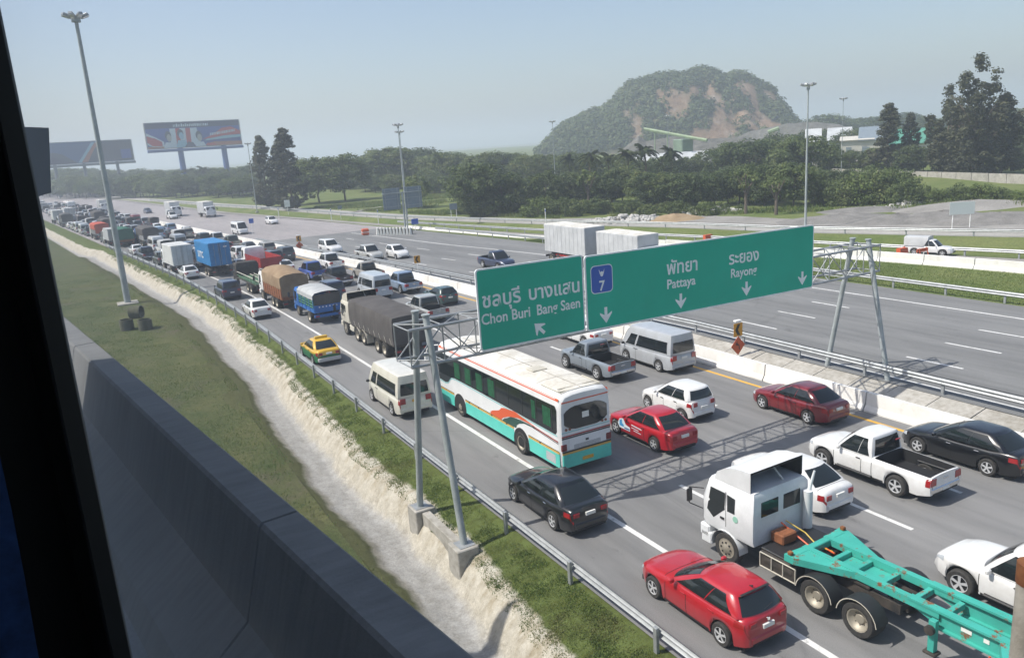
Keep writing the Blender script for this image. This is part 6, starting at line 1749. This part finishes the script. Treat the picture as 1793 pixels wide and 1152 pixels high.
# ------------------------------------------------------------------ traffic
WH, SI, BK, GY_, DG = (.74, .74, .73), (.42, .44, .46), (.004, .004, .005), (.20, .22, .24), (.045, .05, .055)
RED, DRD, BLU, NAV, LBL, TAN, GRN = (.40, .008, .016), (.17, .006, .010), (.03, .08, .36), (.02, .03, .07), (.22, .30, .42), (.34, .31, .26), (.02, .055, .05)
IVO, YELT = (.70, .68, .60), (.66, .40, .015)
GJ = 'vehicles in the traffic jam'
USED = []
def put(kind, px, py, which, color, label, far=False, dmin=None, dx=0, dy=0, **k):
    o, rz = at_wheel(kind, px, py, which)
    hw = DIMS[kind][0]
    if dmin is not None:
        d = o.x + cshift(o.y) - hw
        if d < dmin: o.x += dmin - d
    o.x += dx; o.y += dy
    USED.append((o.x, o.y))
    return place(kind, o, rz, color, label, GJ, far, **k)
put('hatchback', 1262, 1130, 'RL', RED, 'glossy red hatchback beside the near guardrail')
put('saloon', 968, 927, 'RL', BK, 'black sedan straddling the edge line behind the coach')
put('van_yellow_plate', 687, 727, 'RL', IVO, 'cream-white minibus with yellow plate between guardrail and coach')
put('taxi', 548.5, 638, 'RL', YELT, 'yellow and green taxi beside the grey tarpaulin lorry')
put('coach', 917, 793.6, 'RL', WH, 'white and mint coach with orange swoosh and green curtains')
rc = put('sedan', 1145, 790, 'RL', RED, 'bright red sedan with wave logo and lettering on its doors')
put('compact', 1193, 738, 'RL', WH, 'white hatchback in front of the bright red sedan')
put('sedan', 1413, 742, 'RL', DRD, 'dark red sedan next to the white barrier')
put('pickup_extended', 1568, 868, 'RL', WH, 'white pickup with empty black load bed')
put('saloon', 1727, 833, 'RL', BK, 'black sedan between white pickup and barrier')
put('sedan', 1398, 896, 'RL', WH, 'white sedan half hidden behind the white lorry cab')
put('pickup', 1680, 1042, 'FL', WH, 'white double-cab pickup cut off beside the turquoise trailer')
put('pickup_extended', 1045.6, 664.7, 'RL', (.19, .22, .25), 'grey pickup in front of the white hatchback, below the sign')
put('van', 1153, 651, 'RL', SI, 'silver minibus beside the barrier under the long sign')
put('saloon', 1022, 607, 'RL', WH, 'white sedan showing its boot under the junction of the green signs')
tp = Vector((16.95, 12.85, 0))
place('tractor_unit', tp, R_(1.0), WH, 'white lorry cab with hollow wind deflector pulling the turquoise trailer', GJ)
place('skeletal_trailer', tp + Vector((0, 0, .0)), R_(2.2), WH, 'turquoise skeletal container trailer with rusty patches', GJ)
put('tarp_lorry', 690, 634, 'RL', WH, 'long lorry under a dull grey-brown tarpaulin', dy=1.6)
put('stake_lorry', 540, 562, 'RL', WH, 'blue stake-sided lorry with grey canvas roof', dy=-.8)
put('tan_tarp_lorry', 491, 543, 'RL', WH, 'lorry with a bulging tan tarpaulin over brown boards', dy=1.0)
put('flatbed_lorry', 430, 522, 'RL', WH, 'empty green flatbed lorry with pale rails', dy=2.0, dx=1.0)
put('blue_container_lorry', 363, 486, 'RL', WH, 'lorry carrying a bright blue SITC container', dy=.6, dx=.3)
place('red_tipper', (20.1 - cshift(93) + .1, 93, 0), heading(93), WH, 'lorry with low red tipper body right of the blue container', GJ); USED.append((18.9, 93))
put('white_box_lorry', 292, 480, 'RL', WH, 'dull white box lorry left of the blue container', dmin=11.9)
put('sedan', 313, 491, 'RL', WH, 'white sedan following the dull white box lorry', dmin=11.8)
put('suv', 383, 527, 'RL', NAV, 'dark blue car in the shoulder lane left of the green flatbed', dmin=11.8)
put('sedan', 433, 560, 'RL', WH, 'white sedan in the shoulder lane left of the tan tarpaulin lorry', dmin=11.8)
put('van', 649, 524.6, 'RL', (.46, .50, .54), 'silver-blue minibus behind the black pickup')
put('pickup', 702, 514, 'RL', LBL, 'blue-grey pickup beside the barrier near the yellow chevron')
put('hatchback', 767, 536, 'RL', GRN, 'dark green hatchback beside the barrier left of the green sign')
put('pickup', 714, 553, 'FL', (.36, .37, .36), 'silver pickup behind the gantry lattice')
put('suv', 592, 529, 'RC', NAV, 'dark car squeezed behind the blue stake lorry')
put('pickup', 584, 502, 'RL', (.035, .028, .028), 'black pickup ahead of the silver-blue minibus')
put('pickup_extended', 621, 487, 'FL', TAN, 'pale beige pickup beside the barrier')
put('pickup', 573, 473, 'RL', WH, 'white pickup hugging the barrier ahead of the beige one')
put('pickup', 541, 491, 'RL', BLU, 'bright blue pickup ahead of the black one')
put('sedan', 507, 480, 'RC', WH, 'white sedan just ahead of the bright blue pickup')
put('suv', 470, 466, 'RL', BK, 'black off-roader ahead of the tan tarpaulin lorry')
put('suv', 508, 458, 'RC', DG, 'dark grey car beside the barrier near the orange sign')
put('compact', 447, 482, 'RL', WH, 'white hatchback beside the tan tarpaulin lorry', dx=.3)
put('sedan', 429, 477, 'RC', (.7, .72, .74), 'white sedan right of the red tipper')
put('suv', 427, 456, 'RC', WH, 'white car in the middle lane ahead of the red tipper')
put('suv', 475, 448, 'RC', TAN, 'beige off-roader beside the barrier bend')
put('sedan', 443, 443, 'RC', DG, 'dark sedan ahead of the beige off-roader')
put('pickup', 416, 434, 'RC', (.20, .21, .17), 'olive pickup where the barrier begins to bend')
put('pickup', 247, 457, 'RL', NAV, 'dark pickup behind the dull white box lorry', True, 11.9)
put('sedan', 232, 447, 'RL', WH, 'white sedan peeping out beside the dark pickup', True, 11.9)
put('grey_box_lorry', 187, 432, 'RL', WH, 'grey canvas box lorry far down the shoulder lane', True, 11.9)
put('orange_tarp_lorry', 152, 422, 'RL', WH, 'lorry with an orange-red tarpaulin beside the guardrail', True, 12.2)
put('green_tarp_lorry', 224, 433, 'RC', WH, 'lorry with a dark green tarpaulin beyond the white box lorry', True)
put('dark_tarp_lorry', 268, 432, 'RC', WH, 'dark tarpaulin lorry between the green one and blue container', True)
put('canopy_pickup', 318, 425, 'RC', WH, 'pickup with a grey canvas canopy left of the blue container', True)
put('van', 282, 419, 'RC', (.30, .42, .55), 'blue minibus in the middle lanes', True)
put('suv', 333, 418, 'RC', TAN, 'beige car by the barrier behind the canvas canopy', True)
put('suv', 362, 428, 'RC', BK, 'black car by the barrier beyond the blue container', True)
put('pickup', 389, 428, 'RC', WH, 'white pickup by the barrier beyond the blue container', True)
put('suv', 303, 408, 'RC', LBL, 'light blue car at the barrier far down the jam', True)
put('compact', 278, 405, 'RC', WH, 'white hatchback at the barrier far down the jam', True)
put('van', 242, 393, 'RC', (.30, .02, .03), 'dark red minibus in the far jam', True)
# decals on the bright red sedan's door
dec = [('logo_panel', [(1.55, .42), (2.3, .42), (2.42, .60), (2.28, .84), (2.02, .90), (1.85, .66), (1.55, .60)], PW, .004),
       ('logo_wave', [(1.98, .50), (2.30, .52), (2.28, .76), (2.12, .84), (2.1, .66), (2.0, .62)], mat('wave_blue', (.05, .28, .55), .4), .007),
       ('logo_text', [(1.58, .45), (1.95, .45), (1.95, .52), (1.58, .52)], mat('decal_navy', (.05, .10, .25), .4), .007),
       ('door_lettering', [(.75, .70), (1.45, .74), (1.45, .79), (.75, .75)], PW, .004), ('door_lettering', [(.95, .60), (1.45, .63), (1.45, .66), (.95, .63)], PW, .004), ('door_lettering', [(.80, .50), (1.30, .53), (1.30, .56), (.80, .53)], PW, .004)]
SEDW = tab(SED_W)
for n, pts, m, off in dec:
    obj(n, MB().add([(-(SEDW(y) * .998 + off + .004), y, z) for y, z in pts], [tuple(range(len(pts)))], m), rc)
# the far end of the queue
def free(x, y, dx=2.0, dy=7.0): return all(abs(x - a) > dx or abs(y - b) > dy for a, b in USED)
rq = random.Random(11)
FARK = [('sedan', WH, 'white sedan'), ('sedan', SI, 'silver sedan'), ('sedan', BK, 'black sedan'), ('suv', WH, 'white off-roader'), ('suv', DG, 'dark grey off-roader'), ('pickup', WH, 'white pickup'), ('pickup', SI, 'silver pickup'), ('pickup', NAV, 'dark blue pickup'),
        ('van', WH, 'white minibus'), ('van', SI, 'silver minibus'), ('compact', WH, 'white hatchback'), ('compact', GY_, 'grey hatchback'), ('canopy_pickup', WH, 'canopy pickup'), ('dark_canopy_pickup', NAV, 'dark canopy pickup'), ('white_box_lorry', WH, 'white box lorry'), ('grey_box_lorry', WH, 'grey box lorry'), ('dark_tarp_lorry', WH, 'dark tarpaulin lorry'), ('hatchback', DRD, 'dark red hatchback'), ('sedan', LBL, 'pale blue sedan')]
for li, d0 in enumerate((13.0, 16.3, 19.8, 23.1, 26.2)):
    y = (112, 106, 104, 112, 124)[li] + rq.random() * 5
    while y < (250 if li == 0 else 345):
        pool = FARK[:14] + FARK[17:] + [FARK[2], FARK[4], FARK[7], FARK[13]]
        if li in (0, 1, 2) and y > 175 and rq.random() < .10: pool = FARK[14:17]
        if li in (0, 1) and y > 150 and rq.random() < .06: pool = FARK[12:17]
        kind, col_, txt = rq.choice(pool)
        L = DIMS[kind][1] + 2.2 + (2.5 if 'lorry' in kind else 0)
        x = d0 - cshift(y) + rq.uniform(-.25, .25)
        if free(x, y):
            place(kind, (x, y, 0), heading(y), col_, txt + ' far down the queue, one of several alike', 'distant queue: ' + txt, True)
        y += L + rq.uniform(1.6, 3.4)
# oncoming side
GO = 'vehicles on the emptier side'
def opp(kind, px, py, which, color, label, far=False, dx=0, **k):
    o, rz = at_wheel(kind, px, py, which, True, z_far)
    o.x += dx; o.z = z_far(o.y)
    return place(kind, o, rz, color, label, GO, far, **k)
opp('suv', 569, 447, 'FR', WH, 'white oncoming off-roader just beyond the barrier', dx=.5)
opp('pickup', 645, 458, 'FR', (.45, .45, .42), 'silver oncoming pickup beside the white hatchback')
opp('compact', 693, 454, 'FR', WH, 'white oncoming hatchback beside the silver pickup')
opp('pickup_extended', 872, 474, 'FR', NAV, 'dark oncoming pickup with an orange load above the green sign')
opp('compact', 482, 393, 'FC', WH, 'lone white oncoming car on the pale concrete')
opp('van', 428, 411, 'FC', WH, 'white oncoming minibus at the barrier bend')
opp('panel_box_lorry', 312, 380, 'FC', WH, 'white box lorry behind a small van on the far concrete', True)
opp('panel_box_lorry', 372, 381, 'FC', WH, 'white box lorry rolling along the far kerb', True)
opp('canopy_pickup', 306, 384, 'FC', WH, 'white canopy pickup in front of the far box lorry', True)
opp('panel_box_lorry', 186, 371, 'FC', WH, 'long white box lorry beside the tall mast', True)
opp('sedan', 262, 374, 'FC', NAV, 'dark sedan alone on the far concrete', True)
o_, r_z = at_wheel('coach', 127, 371, 'FC', True, z_far)
place('coach', o_, r_z, WH, 'distant dark-windowed coach coming the other way', GO, True)
for px, py, t_ in ((75, 368, 'white'), (100, 360, 'silver'), (103, 371, 'grey'), (70, 356, 'pale')):
    opp('sedan', px, py, 'FC', {'white': WH, 'silver': SI, 'grey': GY_, 'pale': IVO}[t_], 'tiny %s oncoming car near the end of the road' % t_, True)
# white lorry with drawbar trailer, seen above the green signs
bx = Vector((46.4, 66.0, 0)); bx.z = z_far(66)
place('panel_box_lorry', (43.9, 58.6, z_far(58)), math.pi, WH, 'white ribbed box lorry pulling a box trailer above the green sign', GO)
place('box_trailer', (43.9, 68.6, z_far(67)), math.pi, WH, 'white ribbed box trailer with red side guards', GO)
pp = spot(1637, 447, z_far)
place('white_canopy_pickup', (pp.x - .2, pp.y + 1.6, z_far(pp.y)), math.pi + .25, WH, 'white pickup with boxy canopy parked on the service road', GO).scale = (.76, .76, .76)
# survey trestle in front of the canopy pickup, work barriers
tr = empty('work_trestle', spot(1614, 456, z_far), 0, 'orange and white work trestle before the canopy pickup', 'barrier')
tb = MB()
for sx in (-1, 1): tb.tube((sx * .55, -.4, 0), (sx * .5, 0, 1.1), .04, ORG); tb.tube((sx * .55, .4, 0), (sx * .5, 0, 1.1), .04, WHITE)
obj('frame', tb, tr); obj('board', MB().box(-.75, .75, -.05, .05, .75, 1.05, ORG, .02), tr)
for i, (px, py, m) in enumerate(((1580, 452, ORG), (1240, 425, ORG))):
    w = empty('traffic_barrier', spot(px, py, z_far), 0, ('orange plastic barrier on the service road' if i == 0 else 'orange barrier above the long green sign'), 'barrier')
    obj('body', MB().prism([(-.6, -.25, 0), (.6, -.25, 0), (.52, -.12, .9), (-.52, -.12, .9)], (0, .4, 0), m), w); obj('foot', MB().box(-.65, .65, -.3, .3, 0, .1, m, .02), w)
# ------------------------------------------------------------------ flyover the bus drives on, the bus round the camera, grass, haze
FA = math.atan(.14)                                  # flyover bears off to the left
def fl(x, y, z): return (x * math.cos(FA) - y * math.sin(FA), x * math.sin(FA) + y * math.cos(FA), z)
fm = Matrix.Rotation(FA, 4, 'Z')
PT = CAM_H - 1.9                                     # top of the parapet
DK = PT - .95                                        # deck
deck = MB().box(-12, 1.42, -30, 70, DK - 1.3, DK, ASPH); deck.xf(fm); struct('flyover_deck', deck)
par = empty('flyover_parapet', (0, 0, 0), FA, 'grey concrete parapet along the flyover below the bus window', 'parapet')
prof = [(.62, DK + .004), (.70, DK + .16), (1.02, DK + .42), (1.16, PT - .02), (1.18, PT), (1.37, PT), (1.39, PT - .02), (1.42, DK - .9), (.62, DK - .9)]
joints = [-30, -24, -18, -12, -6.2, -1.9, 3.95, 9.8, 15.7, 21.6, 27.5, 33.4, 39.3]
for a, b_ in zip(joints[:-1], joints[1:]):
    m = MB(); rows = [[(x, y, z) for x, z in prof] for y in np.linspace(a + .012, b_ - .012, 5)]
    m.grid(rows, CONCG, False, True); m.add(rows[0], [tuple(range(9))], CONCG); m.add(rows[-1], [tuple(range(9))], CONCG)
    obj('panel', m, par)
for k, (y, x) in enumerate(((-22, -5), (6, -5), (34, -5))):
    p = empty('flyover_pier', (*fl(x, y, 0)[:2], -1.2), FA, 'concrete pier under the flyover', 'pier', 'flyover piers')
    obj('shaft', MB().box(-1.2, 1.2, -.8, .8, 0, DK, CONC, .2), p); obj('head', MB().box(-5, 4.5, -1., 1., DK - 1.2, DK - .12, CONC, .2), p)
q = line_pt(1787, 1000, 3.05)
ps = empty('steel_post', (q.x + .035, q.y - .02, PT), FA, 'grey steel post with a rusty cap at the parapet', 'post')
obj('shaft', MB().tube((0, 0, -.6), (0, 0, q.z - PT - .05), .045, CONC, n=12), ps); obj('cap', MB().tube((0, 0, q.z - PT - .05), (0, 0, q.z - PT + .03), .048, RUST, n=12), ps)
dl = empty('delineator', fl(1.27, 12.9, PT), FA, 'orange reflector standing on the flyover parapet', 'reflector')
obj('bracket', MB().box(-.03, .03, -.03, .03, 0, .12, STEELG), dl); obj('lens', MB().box(-.11, .11, -.04, .0, .08, .42, AMBER, .02), dl)
sgn = line_pt(62, 285, 22)
sp_ = empty('dark_sign_board', (sgn.x, sgn.y, 0), FA, 'dark navy back of a board beside the window frame', 'sign')
obj('board', MB().prism([(-1.6, 0, sgn.z + .95), (.42, 0, sgn.z + .78), (.20, 0, sgn.z - .72), (-.15, 0, sgn.z - .80), (-1.6, 0, sgn.z - .6)], (0, .08, 0), mat('navy_board', (.010, .016, .028), .5)), sp_)
obj('post', MB().tube((-1.2, .15, DK), (-1.2, .15, sgn.z + .5), .08, CHASSIS), sp_)
# ---- the bus the photograph is taken from
BUSIN = mat('black_trim', (.006, .006, .007), .6); BUSOUT = M_('bus_white', (.55, .56, .58), .4)
SEATM = mixmat('blue_seat_cloth', [(25, 4, [(.3, (.006, .018, .06)), (.7, (.014, .04, .13))])], .9, vec='o')
bus = empty('touring_bus', (0, 0, DK), FA, 'dark interior and window frame of the bus around the viewer', 'bus')
wx = .20                                             # inner face of the window side
yp = 2.20                                            # front edge of the window
zc = CAM_H - DK
obj('window_pillar', MB().box(wx, wx + .052, yp, yp + .55, zc - 2.0, zc + .9, BUSIN, .006), bus)
obj('side_panel', MB().box(wx, wx + .10, -1.6, 9.2, .45, zc - 2.0, BUSIN), bus)
obj('light_block_wall', MB().box(-2.2, wx + .03, yp + .50, yp + .56, .6, zc + .9, BUSIN), bus)  # added black wall blocking light leaks so the view beside the pillar stays dark
obj('window_header', MB().box(wx, wx + .10, -1.6, 9.2, zc + .62, zc + .95, BUSIN), bus)
obj('window_pillar', MB().box(wx, wx + .10, -1.7, -1.2, zc - .9, zc + .9, BUSIN, .012), bus)
obj('window_pillar', MB().box(wx, wx + .10, 3.9, 4.3, zc - .9, zc + .9, BUSIN, .012), bus)
obj('side_window', MB().box(wx + .04, wx + .05, yp + .55, 3.9, zc - 1.35, zc + .62, GLASS), bus)
obj('side_window', MB().box(wx + .04, wx + .05, 4.3, 8.9, zc - 1.35, zc + .62, GLASS), bus)
obj('roof', MB().box(-2.3, wx + .10, -3.5, 9.3, zc + .95, zc + 1.05, BUSOUT, .03), bus)
obj('floor', MB().box(-2.3, wx, -3.5, 9.2, .45, .6, BUSIN), bus)
obj('far_side', MB().box(-2.35, -2.3, -3.5, 9.3, .45, zc + .95, BUSOUT), bus)
obj('front', MB().box(-2.3, wx + .10, 9.2, 9.35, .45, zc + .95, BUSOUT), bus)
obj('rear', MB().box(-2.3, wx + .10, -3.55, -3.5, .45, zc + .95, BUSOUT), bus)
for yw in (-2.2, 7.0): link('wheel', WT, bus, (-.1, yw, .5))
cu = []
for px, py in ((-60, 700), (0, 800), (22, 900), (45, 1020), (68, 1152), (90, 1280), (-60, 1280)):
    d = fm.inverted() @ ray(px, py); k = 1.7 / d.y; cu.append((d.x * k, 1.7, d.z * k + zc))
obj('seat_back', MB().prism(cu, (0, .09, 0), SEATM), bus)
# dusty window pane between the viewer and the road
dust, nt, b = newmat('dusty_glass'); nt.nodes.remove(b)
pv = nt.nodes.new('ShaderNodeVolumePrincipled'); pv.inputs['Color'].default_value = (.9, .95, 1.0, 1); pv.inputs['Density'].default_value = 6.0
nt.links.new(pv.outputs[0], nt.nodes['Material Output'].inputs['Volume'])
pb = MB().box(wx + .045, wx + .051, -1.19, yp - .005, zc - 1.99, zc + .615, dust); obj('window_pane', pb, bus)
# ---- grass blades on the verges
def blades(name, n, region, hgt, label, mat_=BLADE, seed=1):
    r = np.random.default_rng(seed); pts = region(r, n); N = len(pts)
    h = hgt * (.5 + 1.0 * r.random(N)); a = r.uniform(0, 2 * math.pi, N); lean = r.normal(size=(N, 2)) * .45 * h[:, None]
    w = h * .16 + .006
    du = np.stack([np.cos(a), np.sin(a), np.zeros(N)], 1) * w[:, None]
    tip = pts + np.concatenate([lean, h[:, None]], 1)
    V = np.stack([pts - du, pts + du, tip], 1).reshape(-1, 3)
    me = bpy.data.meshes.new(name)
    me.vertices.add(N * 3); me.vertices.foreach_set('co', V.astype(np.float32).ravel())
    me.loops.add(N * 3); me.loops.foreach_set('vertex_index', np.arange(N * 3, dtype=np.int32))
    me.polygons.add(N); me.polygons.foreach_set('loop_start', np.arange(0, N * 3, 3, dtype=np.int32)); me.polygons.foreach_set('loop_total', np.full(N, 3, dtype=np.int32))
    pn = fbm(pts[:, 0] * .6, pts[:, 1] * .6, 4, seed + 40)
    t = np.clip((pn - .30) * 1.5 + .12 * r.normal(size=N), 0, .95)
    at = me.attributes.new('tint', 'FLOAT', 'POINT'); at.data.foreach_set('value', np.repeat(t, 3).astype(np.float32))
    me.materials.append(mat_); me.update()
    return tag(link(name, me), label, 'grass', None, 'stuff')
cs = np.vectorize(cshift); dsh = np.vectorize(ditch_shift)
def verge_r(r, n):
    Y = 10 + 130 * r.random(n) ** 2.0; d = 9.1 + 2.4 * r.random(n)
    sh = dsh(Y); wob = (fbm(Y * .45, np.full(n, 7.7), 4, 11) - .5) * .75
    t = d - sh - wob
    patch = fbm(d * 1.3, Y * 1.1, 3, 61)
    k = (t > 9.25) & (d < 11.35) & (r.random(n) < np.clip((patch - .22) * 4, .15, 1)); Y, d, t = Y[k], d[k], t[k]
    z = np.interp(t, [9.1, 9.42, 10.3, 11.3], [-.72, -.40, -.2, -.06])
    return np.stack([d - cs(Y), Y, z - .02], 1)
blades('verge_grass', 210000, verge_r, .06, 'rough green grass between the ditch bank and the guardrail')
def plateau_r(r, n):
    Y = 14 + 110 * r.random(n) ** 1.7; d = -9 + 16.4 * r.random(n); sh = dsh(Y); wob = (fbm(Y * .45, np.full(n, 7.7), 4, 11) - .5) * .75
    patch = fbm(d * .35, Y * .3, 4, 63)
    k = (d - sh - wob < 6.75) & (r.random(n) < np.clip((patch - .36) * 6, .06, 1)); Y, d = Y[k], d[k]
    z = -1.0 + .16 * (fbm(d * .35 + 40, Y * .35, 3, 3) - .5)
    return np.stack([d - cs(Y), Y, z - .02], 1)
blades('plateau_grass', 200000, plateau_r, .075, 'short patchy grass on the plateau left of the ditch', seed=2)
def strip_r(r, n):
    Y = 18 + 70 * r.random(n); f = r.random(n); a = 51.9; b_ = np.vectorize(wallD)(Y) - .3; d = a + (b_ - a) * f
    return np.stack([d - cs(Y), Y, np.vectorize(z_far)(Y) - .03], 1)
blades('strip_grass', 60000, strip_r, .09, 'bright grass strip beyond the far guardrail', seed=3)
def field_r(r, n):
    Y = 40 + 160 * r.random(n); g = np.vectorize(railG)(Y) + 8; d = g + 45 * r.random(n) ** 1.3
    k = fbm(d * .12, Y * .12, 3, 65) > .42; Y, d = Y[k], d[k]
    gy = np.interp(Y, [30, 60, 85, 110], [26, 22, 9, 0]); k = d > np.vectorize(railG)(Y) + 6.6 + gy; Y, d = Y[k], d[k]
    xs = d - cs(Y); m = np.minimum(1, (d - np.vectorize(railG)(Y) - 6.45) / 20)
    z = np.vectorize(z_far)(Y) + m * (1.1 * (fbm(xs * .05, Y * .05, 4, 31) - .45))
    return np.stack([xs, Y, z - .05], 1)
blades('field_grass', 90000, field_r, .5, 'tall rough grass on the field before the tree belt', seed=4)
# ---- hazy air
hz = MB().box(-5900, 5900, -1400, 7900, -3.95, 95, None)
hm, nt, b = newmat('hazy_air'); nt.nodes.remove(b)
pv = nt.nodes.new('ShaderNodeVolumePrincipled'); pv.inputs['Color'].default_value = (.84, .91, 1.0, 1); pv.inputs['Density'].default_value = .00075; pv.inputs['Anisotropy'].default_value = .3
nt.links.new(pv.outputs[0], nt.nodes['Material Output'].inputs['Volume'])
hz.mats = [hm]
tag(obj('haze', hz), 'thin bluish haze filling the air', 'haze', None, 'stuff')
